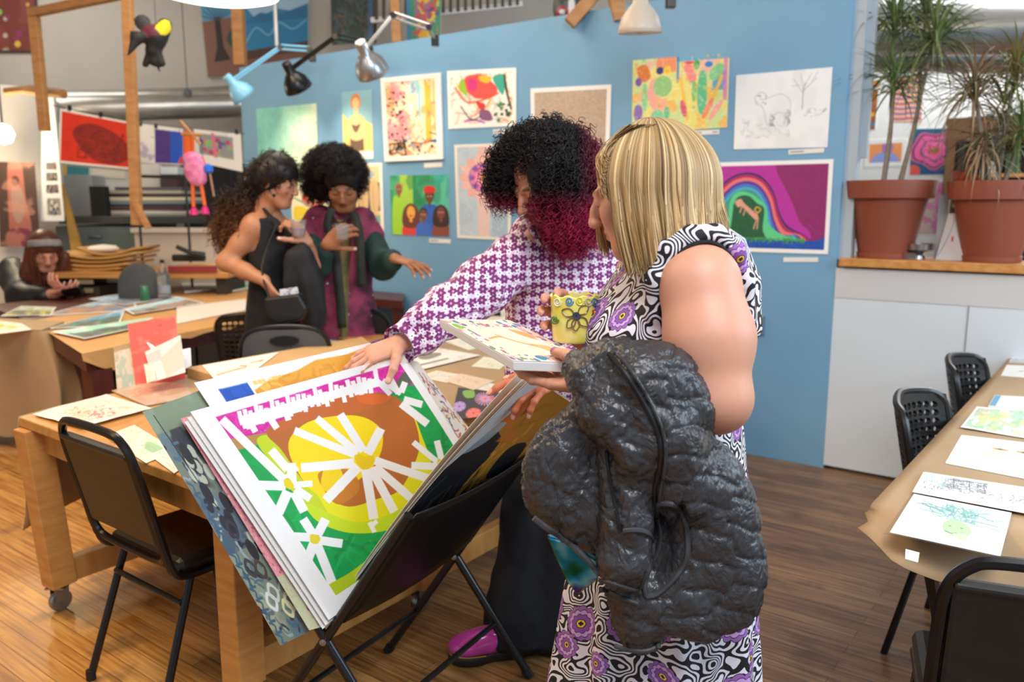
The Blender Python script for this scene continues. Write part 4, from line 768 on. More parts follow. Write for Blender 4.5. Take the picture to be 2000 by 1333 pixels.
# folding chairs behind the work table
def folding_chair(loc, ang, label, hole=True, m=None, w=0.45):
    root = empty('folding_chair', (0, 0, 0), label, 'chair', 'folding chairs beyond the pine work table'); k = MB()
    arch = bez([(-w/2, -0.16, 0.50), (-w/2, -0.20, 0.72), (-w/2+0.03, -0.22, 0.85), (-w/2+0.13, -0.225, 0.895), (w/2-0.13, -0.225, 0.895), (w/2-0.03, -0.22, 0.85), (w/2, -0.20, 0.72), (w/2, -0.16, 0.50)], 6); k.tube(arch, 0.012, 8)
    k.build('frame', blackmetal, root, True)
    inner = [Vector((p.x*0.95, p.y, min(p.z, 0.885))) for p in arch]; mm = m or mat('dark_grey_plastic', '#4c5055', 0.45)
    n = len(inner); v = [p+Vector((0, -0.006, 0)) for p in inner]+[p+Vector((0, 0.008, 0)) for p in inner]
    k = MB(); 
    for i in range(n//2): j = n-1-i; k.add([v[i], v[i+1], v[j-1], v[j]], [(0, 1, 2, 3)]); k.add([v[n+i], v[n+i+1], v[n+j-1], v[n+j]], [(3, 2, 1, 0)])
    b = k.build('backrest', mm, root)
    if hole: k = MB(); k.lathe([(0.0, 0.0), (0.07, 0.0), (0.072, 0.004), (0, 0.004)], (0, -0.232, 0.83), (0, -1, 0), 24); hh = k.build('grip_hole', mat('hole_dark', '#070708', 0.9), b); hh.scale = (1, 1, 0.34); hh.location = (0, 0, 0.83*0.66)
    k = MB(); k.box((0, 0.02, 0.44), (w*0.95, 0.38, 0.02)); k.build('seat', mm, root, bevel=0.008)
    for s in (-1, 1): k = MB(); k.tube([(s*w/2, -0.16, 0.5), (s*w/2, 0.24, 0.0)], 0.011, 8); k.build('leg', blackmetal, root, True); k = MB(); k.tube([(s*(w/2-0.03), 0.15, 0.44), (s*(w/2-0.03), -0.24, 0.0)], 0.011, 8); k.build('leg', blackmetal, root, True)
    root.location = loc; root.rotation_euler = (0, 0, ang); return root
f1 = py_(548, 700, 4.05); folding_chair((f1.x, 4.25, 0), math.radians(8), 'dark grey folding chair with an oval grip hole behind the box of drawings', True)
f2 = py_(712, 640, 4.75); c2 = clone(folding_chair((f2.x, 4.95, 0), math.radians(-14), 'black folding chair with rounded back in front of the maroon vest', False, mat('black_seat', '#1e2023', 0.5)), (0.12, 5.05, 0), math.radians(150), 'black chair mostly hidden behind the floral-sleeved arm')
c2.location = (py_(880, 600, 5.0).x, 5.2, 0)
f4 = py_(465, 660, 4.9); clone(mc, (f4.x, 5.15, 0), math.radians(20), 'black mesh-backed chair left of the ponytailed person at the back table')['group'] = 'black mesh chairs at the back table'
# ------------------------------------------------------------------ organic modelling: distance fields turned into one continuous mesh
class Field:
    def __init__(s, lo, hi, h):
        s.lo = np.array(lo, dtype=np.float64); s.h = h; n = np.ceil((np.array(hi)-s.lo)/h).astype(int)+1
        s.ax = [(s.lo[i]+h*np.arange(n[i])).astype(np.float32) for i in range(3)]; s.d = np.full(tuple(n), 0.25, dtype=np.float32)
    def sub(s, lo, hi):
        sl = []
        for i in range(3):
            a = int(np.clip(math.floor((lo[i]-s.lo[i])/s.h), 0, len(s.ax[i]))); b = int(np.clip(math.ceil((hi[i]-s.lo[i])/s.h)+1, 0, len(s.ax[i]))); sl.append(slice(a, b))
        if any(q.stop-q.start < 1 for q in sl): return None, None
        return tuple(sl), (s.ax[0][sl[0]][:, None, None], s.ax[1][sl[1]][None, :, None], s.ax[2][sl[2]][None, None, :])
    def comb(s, sl, e, k, op):
        d = s.d[sl]
        if op == 'u': h = np.maximum(k-np.abs(d-e), 0)/max(k, 1e-6); s.d[sl] = np.minimum(d, e)-h*h*k*0.25
        elif op == 's': e = -e; h = np.maximum(k-np.abs(d-e), 0)/max(k, 1e-6); s.d[sl] = np.maximum(d, e)+h*h*k*0.25
        else: s.d[sl] = np.maximum(d, e)
    def cone(s, a, b, ra, rb, k=0.02, op='u', sq=None):
        a = np.array(a, dtype=np.float32); b = np.array(b, dtype=np.float32); m = max(ra, rb)+k+s.h*2
        sl, g = s.sub(np.minimum(a, b)-m, np.maximum(a, b)+m)
        if sl is None: return s
        p = [g[i]-a[i] for i in range(3)]; ba = b-a; L = float(ba@ba)+1e-9
        t = np.clip((p[0]*ba[0]+p[1]*ba[1]+p[2]*ba[2])/L, 0, 1)
        e = np.sqrt((p[0]-t*ba[0])**2+(p[1]-t*ba[1])**2+(p[2]-t*ba[2])**2)-(ra+(rb-ra)*t); s.comb(sl, e, k, op); return s
    def chain(s, pts, rs, k=0.02, op='u'):
        for i in range(len(pts)-1): s.cone(pts[i], pts[i+1], rs[i], rs[i+1], k, op)
        return s
    def ell(s, c, r, k=0.02, R=None, op='u'):
        c = np.array(c, dtype=np.float32); m = max(r)+k+s.h*2; sl, g = s.sub(c-m, c+m)
        if sl is None: return s
        p = [g[i]-c[i] for i in range(3)]
        if R is not None: R = np.array(R, dtype=np.float32); p = [p[0]*R[0, i]+p[1]*R[1, i]+p[2]*R[2, i] for i in range(3)]
        k0 = np.sqrt((p[0]/r[0])**2+(p[1]/r[1])**2+(p[2]/r[2])**2)+1e-6; k1 = np.sqrt((p[0]/r[0]**2)**2+(p[1]/r[1]**2)**2+(p[2]/r[2]**2)**2)+1e-6
        s.comb(sl, k0*(k0-1)/k1, k, op); return s
    def rings(s, secs, k=0.0, op='u', ang=0.0):
        """loft of elliptical sections (x, y, z, rx, ry) stacked in z: skirts, trouser legs, torsos"""
        secs = sorted(secs, key=lambda q: q[2]); Z = s.ax[2]; z = np.array([q[2] for q in secs]); f = lambda i: np.interp(Z, z, [q[i] for q in secs]).astype(np.float32)[None, None, :]
        cx, cy, rx, ry = f(0), f(1), f(3), f(4); X = s.ax[0][:, None, None]-cx; Y = s.ax[1][None, :, None]-cy
        ca, sa = math.cos(ang), math.sin(ang); X, Y = X*ca+Y*sa, -X*sa+Y*ca
        k0 = np.sqrt((X/rx)**2+(Y/ry)**2)+1e-6; k1 = np.sqrt((X/rx**2)**2+(Y/ry**2)**2)+1e-6; e = k0*(k0-1)/k1
        e = np.maximum(e, np.maximum(z[0]-Z, Z-z[-1])[None, None, :].astype(np.float32)); s.comb((slice(None),)*3, e, k, op); return s
    def plane(s, c, n, keep=True):
        """cut away everything in front of the plane"""
        n = np.array(n, dtype=np.float32); n /= np.linalg.norm(n); e = (s.ax[0][:, None, None]-c[0])*n[0]+(s.ax[1][None, :, None]-c[1])*n[1]+(s.ax[2][None, None, :]-c[2])*n[2]
        s.d = np.maximum(s.d, e); return s
    def warp(s, fn): s.d = s.d+fn(s.ax[0][:, None, None], s.ax[1][None, :, None], s.ax[2][None, None, :]).astype(np.float32); return s
    def mesh(s):
        d = s.d.copy(); d[0], d[-1] = 1, 1; d[:, 0], d[:, -1] = 1, 1; d[:, :, 0], d[:, :, -1] = 1, 1
        ins = d < 0; nx, ny, nz = d.shape
        c = [ins[i:nx-1+i, j:ny-1+j, k:nz-1+k] for i in (0, 1) for j in (0, 1) for k in (0, 1)]
        allv = np.logical_and.reduce(c); anyv = np.logical_or.reduce(c); act = anyv & ~allv
        I, J, K = np.nonzero(act); idx = np.full(act.shape, -1, dtype=np.int64); idx[I, J, K] = np.arange(len(I))
        acc = np.zeros((len(I), 3)); cnt = np.zeros(len(I)); cor = [(i, j, k) for i in (0, 1) for j in (0, 1) for k in (0, 1)]
        for a in range(8):
            for b in range(a+1, 8):
                if sum(abs(cor[a][q]-cor[b][q]) for q in range(3)) != 1: continue
                va = d[I+cor[a][0], J+cor[a][1], K+cor[a][2]]; vb = d[I+cor[b][0], J+cor[b][1], K+cor[b][2]]; m = (va < 0) != (vb < 0)
                t = np.where(m, va/(va-vb+1e-12), 0)
                for q in range(3): acc[:, q] += np.where(m, cor[a][q]+t*(cor[b][q]-cor[a][q]), 0)
                cnt += m
        V = (acc/cnt[:, None]+np.stack([I, J, K], 1))*s.h+s.lo; F = []
        for ax in range(3):
            o = [(0, 0, 0)]*4; u, w = [q for q in range(3) if q != ax]
            A = ins; sl0 = [slice(1, -1)]*3; sl0[ax] = slice(0, -1); sl1 = list(sl0); sl1[ax] = slice(1, None)
            a0, a1 = A[tuple(sl0)], A[tuple(sl1)]; P = np.stack(np.nonzero(a0 != a1), 1)
            if not len(P): continue
            inside = a0[P[:, 0], P[:, 1], P[:, 2]]; off = np.ones(3, int); off[ax] = 0; P = P+off
            def cell(du, dw): Q = P.copy(); Q[:, u] -= du; Q[:, w] -= dw; return idx[Q[:, 0], Q[:, 1], Q[:, 2]]
            q = np.stack([cell(1, 1), cell(0, 1), cell(0, 0), cell(1, 0)], 1); flip = inside if ax != 1 else ~inside
            q[~flip] = q[~flip][:, ::-1]; F.append(q[(q >= 0).all(1)])
        return V, np.concatenate(F)
def relax(V, F, n=2, lam=0.5):
    E = np.concatenate([F[:, [0, 1]], F[:, [1, 2]], F[:, [2, 3]], F[:, [3, 0]]]); E = np.concatenate([E, E[:, ::-1]])
    deg = np.bincount(E[:, 0], minlength=len(V))[:, None]+1e-9
    for _ in range(n):
        for l in (lam, -lam*1.02):
            S = np.stack([np.bincount(E[:, 0], weights=V[E[:, 1], q], minlength=len(V)) for q in range(3)], 1)/deg; V = V+l*(S-V)
    return V
def normals(V, F):
    n = np.cross(V[F[:, 2]]-V[F[:, 0]], V[F[:, 3]]-V[F[:, 1]]); N = np.zeros_like(V)
    for j in range(4):
        for q in range(3): N[:, q] += np.bincount(F[:, j], weights=n[:, q], minlength=len(V))
    return N/(np.linalg.norm(N, axis=1, keepdims=True)+1e-12)
def join(parts):
    V = []; F = []; n = 0
    for v, f in parts: V.append(v); F.append(f+n); n += len(v)
    return np.concatenate(V), np.concatenate(F)
def n3(V, sc, seed=0, oct=2):
    """vectorised smooth noise, -1..1"""
    r = np.random.default_rng(seed); out = 0; amp = 1; tot = 0
    for o in range(oct):
        for _ in range(5):
            k = r.normal(size=3); k = k/np.linalg.norm(k)*sc*2**o*r.uniform(0.6, 1.5); out = out+amp*np.sin(V@k+r.uniform(0, 6.28)+1.5*np.sin(V@(np.roll(k, 1)*0.7)+r.uniform(0, 6)))
        tot += amp*5*0.45; amp *= 0.5
    return out/tot
def box_uv(V, N, s=1.0):
    """per-vertex uv by the dominant axis of the smooth normal"""
    a = np.abs(N); k = (a[:, 0] > a[:, 1]*1.1)
    u = np.where(k, V[:, 1]+3, V[:, 0]); return np.stack([u*s, V[:, 2]*s], 1)
def organic(name, field, m, parent=None, rel=2, disp=None, paint=None, uvf=None, extra=None):
    V, F = field.mesh() if isinstance(field, Field) else field
    V = relax(V, F, rel)
    if disp is not None: V = V+normals(V, F)*disp(V)[:, None]
    pc = paint(V) if paint is not None else None; uv = uvf(V, normals(V, F)) if uvf else None
    return mesh_obj(name, V, F, m, parent, True, paint=pc, uv=uv)
def basis(fwd, up=(0, 0, 1)):
    """columns: right, forward, up"""
    f = np.array(fwd, dtype=float); f /= np.linalg.norm(f); r = np.cross(f, np.array(up, dtype=float)); r /= np.linalg.norm(r); u = np.cross(r, f); return np.stack([r, f, u], 1)
def srgb(s): return np.array([lin(c) for c in hx(s)])
def head_mesh(C, R, skin, sc=1.0, lip='#9c5548', brow='#3b2a22', brow_w=1.0, h=0.0032, neck=None, beard=None, nose=1.0, closed=True):
    """head with face in local axes x right, y forward, z up. Returns vertices, faces, colours"""
    f = Field((-0.11, -0.13, -0.20), (0.11, 0.145, 0.135), h); e = f.ell
    e((0, -0.018, 0.035), (0.075, 0.093, 0.083)); e((0, 0.028, -0.03), (0.060, 0.062, 0.082), 0.03); e((0, 0.052, -0.088), (0.026, 0.026, 0.020), 0.025)
    for s in (-1, 1):
        f.cone((s*0.054, 0.0, -0.055), (s*0.022, 0.062, -0.092), 0.012, 0.014, 0.03); e((s*0.040, 0.060, -0.022), (0.022, 0.020, 0.022), 0.02)
        e((s*0.031, 0.098, 0.004), (0.017, 0.014, 0.011), 0.012, op='s'); e((s*0.031, 0.0745, 0.004), (0.0145, 0.0135, 0.0125), 0.004); f.cone((s*0.014, 0.087, 0.021), (s*0.045, 0.074, 0.022), 0.006, 0.005, 0.012)
        e((s*0.078, -0.006, -0.004), (0.008, 0.018, 0.030), 0.006, basis((0.3*s, 1, 0))); e((s*0.083, -0.002, 0.0), (0.005, 0.009, 0.017), 0.004, op='s'); e((s*0.010, 0.101, -0.030), (0.0075, 0.009, 0.0065), 0.006)
    f.chain([(0, 0.086, 0.018), (0, 0.098, -0.006), (0, 0.108*nose+0.0*1, -0.026)], [0.007, 0.0085, 0.0105], 0.010)
    e((0, 0.084, -0.050), (0.021, 0.009, 0.006), 0.006); e((0, 0.083, -0.061), (0.018, 0.010, 0.0065), 0.005); e((0, 0.0965, -0.0555), (0.020, 0.006, 0.0012), 0.003, op='s')
    f.cone((0, -0.020, -0.05), (0, -0.035, -0.20), 0.052, 0.055, 0.03)
    V, F = f.mesh(); V = relax(V, F, 2); x, y, z = V.T; col = np.tile(srgb(skin), (len(V), 1)); fr = y > 0.05
    def tint(m, c, a): m = np.clip(m*a, 0, 1)[:, None]; col[:] = col*(1-m)+srgb(c)*m
    g = lambda cx, cz, rx, rz: np.clip(1.4-((np.abs(x)-cx)/rx)**2-((z-cz)/rz)**2, 0, 1)*fr
    tint(g(0, -0.0555, 0.020, 0.011), lip, 0.75); tint(g(0, -0.0555, 0.017, 0.0018), '#5a2c26', 0.8)
    tint(np.clip(1.3-((np.abs(x)-0.032)/0.017)**2-((z-0.0245-0.10*(0.032-np.abs(x))**1)/(0.0042*brow_w))**2, 0, 1)*fr, brow, 0.9)
    tint(g(0.031, -0.003 if closed else 0.003, 0.014, 0.0028 if closed else 0.004), '#2a1c18', 0.85); tint(g(0.040, -0.025, 0.02, 0.018), '#c4705c', 0.15)
    if beard: b = np.clip((-0.038-z)/0.012, 0, 1)*np.clip((y-0.005)/0.02, 0, 1)*(z > -0.13)*np.clip(1-g(0, -0.0555, 0.019, 0.008)*2, 0, 1); tint(b+np.clip(1.3-((np.abs(x)-0.0)/0.026)**2-((z+0.040)/0.007)**2, 0, 1)*fr, beard, 0.85); V = V+normals(V, F)*(b*0.004)[:, None]
    V = (V*sc)@np.array(R).T+np.array(C); return V, F, col
def hand_mesh(Wp, D, N, side=1, curls=(0.5,)*4, spread=0.12, thumb=(0.6, 0.5), sc=1.0, skin='#d9a184', nail=None, h=0.0024, thumb_curl=0.5, wrist=None, thumb_pts=None):
    """Wp wrist, D towards the fingers, N the way the palm faces; side = +1 puts the thumb at N x D"""
    D = np.array(D, float); D /= np.linalg.norm(D); N = np.array(N, float); N -= D*(N@D); N /= np.linalg.norm(N); S = np.cross(N, D)*side; Wp = np.array(Wp, float)
    P = lambda a, b, c: Wp+(D*a+S*b+N*c)*sc
    segs = []; tips = []
    base = [(0.088, 0.030), (0.092, 0.010), (0.088, -0.010), (0.079, -0.029)]; lens = [(0.043, 0.026, 0.021), (0.048, 0.029, 0.022), (0.044, 0.027, 0.021), (0.034, 0.021, 0.018)]; rad = [0.0088, 0.0090, 0.0086, 0.0076]
    for i in range(4):
        p = P(base[i][0], base[i][1], 0.0); a = 0.0; cu = curls[i] if len(curls) > i else curls[-1]; d0 = D+S*spread*(1.5-i)*0.9; d0 /= np.linalg.norm(d0)
        cs = cu if isinstance(cu, (tuple, list)) else (cu, cu*1.1, cu*0.7); pts = [P(base[i][0]-0.03, base[i][1]*0.85, 0.0), p]
        for L, c in zip(lens[i], cs): a += c; q = d0*math.cos(a)+N*math.sin(a); p = p+q*L*sc; pts.append(p)
        segs.append((pts, [rad[i]*1.1*sc, rad[i]*1.08*sc, rad[i]*sc, rad[i]*0.92*sc, rad[i]*0.78*sc])); tips.append((pts[-1], q, i))
    ta, tb = thumb; t0 = P(0.018, 0.022, 0.006); d1 = D*math.cos(ta)+S*math.sin(ta); d1 = d1*math.cos(tb)+N*math.sin(tb); t1 = t0+d1*0.045*sc; d2 = d1*math.cos(thumb_curl*0.6)+D*0.3*math.sin(thumb_curl)+N*math.sin(thumb_curl)*0.6; d2 /= np.linalg.norm(d2); t2 = t1+d2*0.034*sc; d3 = d2*0.95-S*0.25*thumb_curl; d3 /= np.linalg.norm(d3); t3 = t2+d3*0.026*sc
    tp = [t0, t1, t2, t3] if thumb_pts is None else [np.array(q_, float) for q_ in thumb_pts]; d3 = tp[-1]-tp[-2]; d3 /= np.linalg.norm(d3)
    segs.append((tp, [0.016*sc, 0.0125*sc, 0.0105*sc, 0.0088*sc])); tips.append((tp[-1], d3, 4))
    wb = np.array(wrist, float) if wrist is not None else P(-0.05, 0, 0)
    allp = np.array([q for s_, _ in segs for q in s_]+[Wp, wb]); f = Field(allp.min(0)-0.04*sc, allp.max(0)+0.04*sc, h*sc)
    R = np.stack([D, S, N], 1)
    f.cone(wb, Wp, 0.027*sc, 0.024*sc, 0.01); f.ell(P(0.045, 0.002, 0), (0.052*sc, 0.040*sc, 0.0145*sc), 0.012, R); f.ell(P(0.074, 0, 0), (0.024*sc, 0.040*sc, 0.012*sc), 0.01, R); f.ell(P(0.012, 0, 0), (0.03*sc, 0.028*sc, 0.018*sc), 0.015, R); f.ell(P(0.03, 0.022, 0.008), (0.03*sc, 0.016*sc, 0.014*sc), 0.01, R)
    for i, (pts, rs) in enumerate(segs):
        g = Field(f.lo, np.array([a[-1] for a in f.ax]), h*sc); g.d = g.d[:f.d.shape[0], :f.d.shape[1], :f.d.shape[2]]
        if g.d.shape != f.d.shape: g.d = np.full(f.d.shape, 0.25, dtype=np.float32); g.ax = f.ax
        g.chain(pts, rs, 0.004)
        for q, r_ in list(zip(pts, rs))[1:-1]: g.ell(q, (r_*1.1,)*3, 0.004)
        hh = 0.0045 if i < 4 else 0.012; d, e_ = f.d, g.d; k = np.maximum(hh-np.abs(d-e_), 0)/hh; f.d = np.minimum(d, e_)-k*k*hh*0.25
    V, F = f.mesh(); V = relax(V, F, 1); col = np.tile(srgb(skin), (len(V), 1))
    knuck = [P(b[0], b[1], -0.008) for b in base]
    for q in knuck: m = np.clip(1-np.linalg.norm(V-q, axis=1)/(0.012*sc), 0, 1)[:, None]*0.25; col = col*(1-m)+srgb('#b0604c')*m
    for (t, q, i) in tips:
        nn = -N if i < 4 else ((-N*0.7+S*0.5) if thumb_pts is None else np.array((0, -0.35, 1.0))); nn = nn-q*(nn@q); nn /= np.linalg.norm(nn); c = t+nn*0.007*sc
        m = np.clip((1.25-np.linalg.norm((V-c), axis=1)/(0.0095*sc))*4, 0, 1)*(((V-c)@nn) > -0.0045*sc); m = m[:, None]*0.9; col = col*(1-m)+srgb(nail or '#e3b5a4')*m
    return V, F, col
def skin_mat(name='skin'):
    if name in MATS: return MATS[name]
    m = vcol_mat(name, 0.5); b = m.node_tree.nodes['Principled BSDF']; b.inputs['Subsurface Weight'].default_value = 0.12; b.inputs['Subsurface Radius'].default_value = (0.02, 0.008, 0.004); b.inputs['Subsurface Scale'].default_value = 0.5
    t = NT(m); t.bump(t.noise(t.coord('Object'), 260, 2), 0.06, 0.001); return m
def body_obj(name, parts, parent):
    """parts: (V, F, colours or hex)"""
    V = []; F = []; C = []; n = 0
    for v, f, c in parts: V.append(v); F.append(f+n); n += len(v); C.append(c if not isinstance(c, str) else np.tile(srgb(c), (len(v), 1)))
    return mesh_obj(name, np.concatenate(V), np.concatenate(F), skin_mat(), parent, True, paint=np.concatenate(C))
def strand_mesh(paths, radii, cols, sides=3):
    """many thin tubes in one mesh; paths (n, k, 3)"""
    P = np.asarray(paths, dtype=np.float32); n, k, _ = P.shape; T = np.gradient(P, axis=1); T /= (np.linalg.norm(T, axis=2, keepdims=True)+1e-9)
    ref = np.zeros_like(T); ref[..., 0] = 0.31; ref[..., 1] = 0.87; ref[..., 2] = 0.22; A = np.cross(T, ref); A /= (np.linalg.norm(A, axis=2, keepdims=True)+1e-9); B = np.cross(T, A)
    taper = np.interp(np.linspace(0, 1, k), [0, 0.7, 1], [1, 0.9, 0.25])[None, :, None]; r = np.asarray(radii, dtype=np.float32)[:, None, None]*taper
    V = np.stack([P+(A*math.cos(6.2832*j/sides)+B*math.sin(6.2832*j/sides))*r for j in range(sides)], 2).reshape(-1, 3)
    i = np.arange(n*k*sides).reshape(n, k, sides); a = i[:, :-1]; b = i[:, 1:]
    F = np.stack([a, np.roll(a, -1, 2), np.roll(b, -1, 2), b], -1).reshape(-1, 4); C = np.repeat(np.asarray(cols, dtype=np.float32).reshape(n*k, 3), sides, 0); return V, F, C
# ------------------------------------------------------------------ the rear of the studio
def quad_at(px, y): return [py_(a, b, y) for a, b in px]
def hung(name, px, y, cv, label, cat='print', th=0.002, group=None, m=None):
    o = sheet(name, quad_at(px, y), cv, th, m=m); return tag(o, label, cat, group)
YW = YB-0.02
GH = 'paintings high on the rear wall'
cv = Cv(90, 110, '#6b2a22', 70); cv.wash('#7d382c', 5, 5, 0.5, 0.6, 0.7); cv.specks(14, ['#a9a49a', '#8a8f6a', '#c9a040', '#7c2a50'], 0.03, 0.07); cv.ell(0.2, 0.35, 0.06, 0.05, '#7fae4a'); cv.ell(0.55, 0.85, 0.06, 0.05, '#c9a83a'); cv.rect(0.93, 0, 1, 1, '#2f2620'); cv.rect(0, 0.95, 1, 1, '#3a1f18')
hung('maroon_painting', [(-20, -20), (72, -20), (80, 104), (-20, 104)], YW, cv, 'maroon painting with pale oval shapes at the top left of the rear wall', 'painting', 0.03, GH)
cv = Cv(230, 160, '#7d5647', 71); cv.rect(0, 0, 0.36, 0.22, '#4f92b8'); cv.rect(0.36, 0, 1, 0.72, '#2b7fae'); cv.poly([(0.36, 0.0), (1, 0.0), (1, 0.34), (0.7, 0.2), (0.5, 0.3)], '#9fc0d6'); cv.poly([(0.36, 0.34), (0.55, 0.22), (0.7, 0.3), (1, 0.2), (1, 0.40)], '#2f6f9a')
cv.curve([(0.4, 0.6), (0.5, 0.42), (0.62, 0.55), (0.72, 0.4), (0.85, 0.52), (0.98, 0.42)], 0.02, '#7fb5cf', 0.8); cv.rect(0.36, 0.72, 1, 0.84, '#4f352a'); cv.rect(0.36, 0.84, 1, 1, '#77503f'); cv.blob([(0.22, 0.5), (0.34, 0.3), (0.36, 0.7), (0.28, 0.66)], '#2f4a42')
cv.poly([(0.12, 0.2), (0.17, 0.2), (0.18, 0.6), (0.24, 0.8), (0.08, 0.8), (0.12, 0.6)], '#2a211d')
for a in range(9): t = -2.7+a*0.28; cv.line([(0.145, 0.24), (0.145+0.16*math.cos(t), 0.24+0.24*math.sin(t))], 0.012, '#2a3b44')
hung('tree_painting', [(392, 12), (602, -22), (602, 118), (406, 152)], YW-0.03, cv, 'large painting of a bare dark tree beside blue mountains, high on the rear wall', 'painting', 0.03, GH)
cv = Cv(90, 90, '#33403a', 72); cv.strokes(80, ['#3f6a55', '#5a4a5a', '#2a2f33', '#7a5040', '#4a5f6a'], 0.03, 0.3, ang=1.4, al=0.7); cv.rect(0.8, 0, 0.9, 1, '#4a6fa0', 0.8); cv.rect(0.92, 0, 1, 1, '#26221f')
hung('dark_green_painting', [(645, -20), (738, -20), (736, 84), (648, 88)], 9.2, cv, 'dark green and violet painting standing above the blue partition', 'painting', 0.03, GH)
cv = Cv(70, 90, '#3f8f6a', 73); cv.blob([(0.25, 0.2), (0.5, 0.05), (0.75, 0.3), (0.7, 0.8), (0.3, 0.9)], '#9a6a86'); cv.ell(0.5, 0.15, 0.2, 0.12, '#d8b23a'); cv.ell(0.75, 0.4, 0.12, 0.12, '#d9602f'); cv.ell(0.75, 0.4, 0.06, 0.07, '#7a2a80'); cv.ell(0.5, 0.88, 0.16, 0.1, '#d8a02a'); cv.rect(0, 0, 0.12, 1, '#3f7fa0'); cv.strokes(20, ['#c9503a', '#5a4a80', '#d8c04a'], 0.04, 0.2, (0.2, 0.2, 0.9, 0.95))
hung('colorful_painting', [(793, -20), (862, -20), (860, 78), (795, 82)], 8.4, cv, 'multicoloured painting with an orange ring behind the silver lamp arm', 'painting', 0.03, GH)
wood2 = noisy('stud_wood', '#a97440', '#c08c55', 0.55, 3, (3, 3, 10), 0.05)
def post(name, pa, pb_, y, wd, label, yb=None):
    k = MB(); k.bar(py_(*pa, y), py_(*pb_, yb or y), wd, wd*1.1, (0, 1, 0)); return tag(k.build(name, wood2, bevel=0.004), label, 'post')
post('wooden_post', (248, -20), (268, 440), 6.4, 0.068, 'tall pine stud in front of the red print, second from the left')
post('wooden_post', (66, 26), (88, 256), 6.9, 0.068, 'short pine stud hanging down at the far left')
post('wooden_post', (462, -30), (470, 128), 8.2, 0.10, 'pine stud in front of the tree painting')
post('wooden_post', (770, -20), (776, 84), 8.0, 0.085, 'pine stud between the dark green and the multicoloured painting')
post('wooden_post', (1196, -30), (1212, 40), 5.4, 0.085, 'orange-brown stud above the partition beside the cream lamp').name = 'wooden_post'
post('wooden_beam', (60, 26), (242, -12), 6.9, 0.062, 'pine crossbar running from the short stud up to the tall stud', 6.45)
post('wooden_brace', (262, 392), (290, 446), 6.35, 0.04, 'short diagonal brace at the foot of the tall pine stud')
post('wooden_brace', (1112, 46), (1170, -20), 5.5, 0.08, 'orange diagonal brace above the partition in front of the mask')
k = MB(); k.tube(bez([py_(10, 180, 7.3), py_(50, 176, 7.3), py_(90, 180, 7.2), py_(124, 184, 7.1)], 5), [0.035]*6+[0.045]*5+[0.04]*5, 7); tag(k.build('driftwood', noisy('driftwood_brown', '#8a6238', '#a87a48', 0.7, 10), smooth=True), 'rough brown branch lying across the top of the white column', 'branch')
# hanging mask
e = empty('carved_mask', py_(1115, 15, 6.2), 'dark carved mask with red cheeks hanging above the blue partition', 'mask')
f = Field((-0.16, -0.07, -0.2), (0.16, 0.07, 0.2), 0.008); f.ell((0, 0, 0), (0.13, 0.05, 0.18)); f.ell((0, -0.05, 0.0), (0.03, 0.03, 0.08), 0.02)
for s in (-1, 1): f.ell((s*0.06, -0.05, 0.04), (0.03, 0.02, 0.02), 0.01, op='s'); f.ell((s*0.065, -0.035, -0.04), (0.04, 0.025, 0.04), 0.01)
f.ell((0, -0.05, -0.1), (0.04, 0.02, 0.015), 0.01, op='s'); V, F = f.mesh(); Vw = V+np.array(py_(1115, 15, 6.2))
c = np.tile(srgb('#3a3f3c'), (len(V), 1)); m_ = (np.hypot(np.abs(V[:, 0])-0.065, V[:, 2]+0.04) < 0.045); c[m_] = srgb('#8a3038'); c[np.hypot(np.abs(V[:, 0])-0.065, V[:, 2]+0.04) < 0.02] = srgb('#c9c4bc'); c[(V[:, 2] > 0.06)] = srgb('#7c2a30'); c[np.abs(V[:, 0]) < 0.02] = srgb('#d8d4cc')
mesh_obj('face_plate', Vw, F, vcol_mat('painted_mask', 0.5), e, True, paint=c); k = MB(); k.tube([py_(1115, 15, 6.2)+Vector((0, 0, 0.17)), py_(1115, 15, 6.2)+Vector((0, 0, 1.2))], 0.003, 5); k.build('cord', mat('cord', '#2b2b2b', 0.7), e)
# mezzanine railing
e = empty('mezzanine_railing', py_(760, 0, 8.9), 'dark slatted mezzanine railing glimpsed at the top of the picture', 'railing'); rw = mat('rail_brown', '#4a3423', 0.6)
for i in range(20): k = MB(); x = 735+i*14.5; k.bar(py_(x, 38-i*1.5, 8.9), py_(x, -40, 8.9), 0.03, 0.03, (0, 1, 0)); k.build('slat', rw, e)
k = MB(); k.bar(py_(725, 40, 8.95), py_(1020, 8, 8.95), 0.05, 0.05); k.build('rail', clean_w, e)
# ducts
galv = noisy('galvanised', '#a9aaa6', '#bcbdba', 0.32, 6, metal=0.75)
def duct(name, pts, r, label, seam=0.5):
    e = empty(name, pts[0], label, 'duct'); k = MB(); k.tube(bez(pts, 8), r, 24); k.build('pipe', galv, e, True)
    n = int((Vector(pts[-1])-Vector(pts[0])).length/seam)
    for i in range(1, n):
        p = Vector(pts[0]).lerp(Vector(pts[-1]), i/n); b = bez(pts, 8); p = b[int(i/n*(len(b)-1))]; q = b[min(len(b)-1, int(i/n*(len(b)-1))+1)]; d = (q-p).normalized()
        k = MB(); k.tube([p-d*0.012, p+d*0.012], r*1.012, 24); k.build('seam_band', galv, e, True)
duct('ventilation_duct', [py_(-60, 228, 8.6), py_(120, 214, 8.6), py_(300, 210, 8.9), py_(480, 205, 9.3), py_(700, 190, 9.6)], 0.13, 'long grey duct along the rear wall behind the red print', 0.9)
duct('ventilation_duct', [py_(-60, 200, 9.3), py_(200, 196, 9.3), py_(480, 186, 9.6), py_(700, 170, 9.7)], 0.11, 'upper thin grey duct against the rear wall', 1.2)
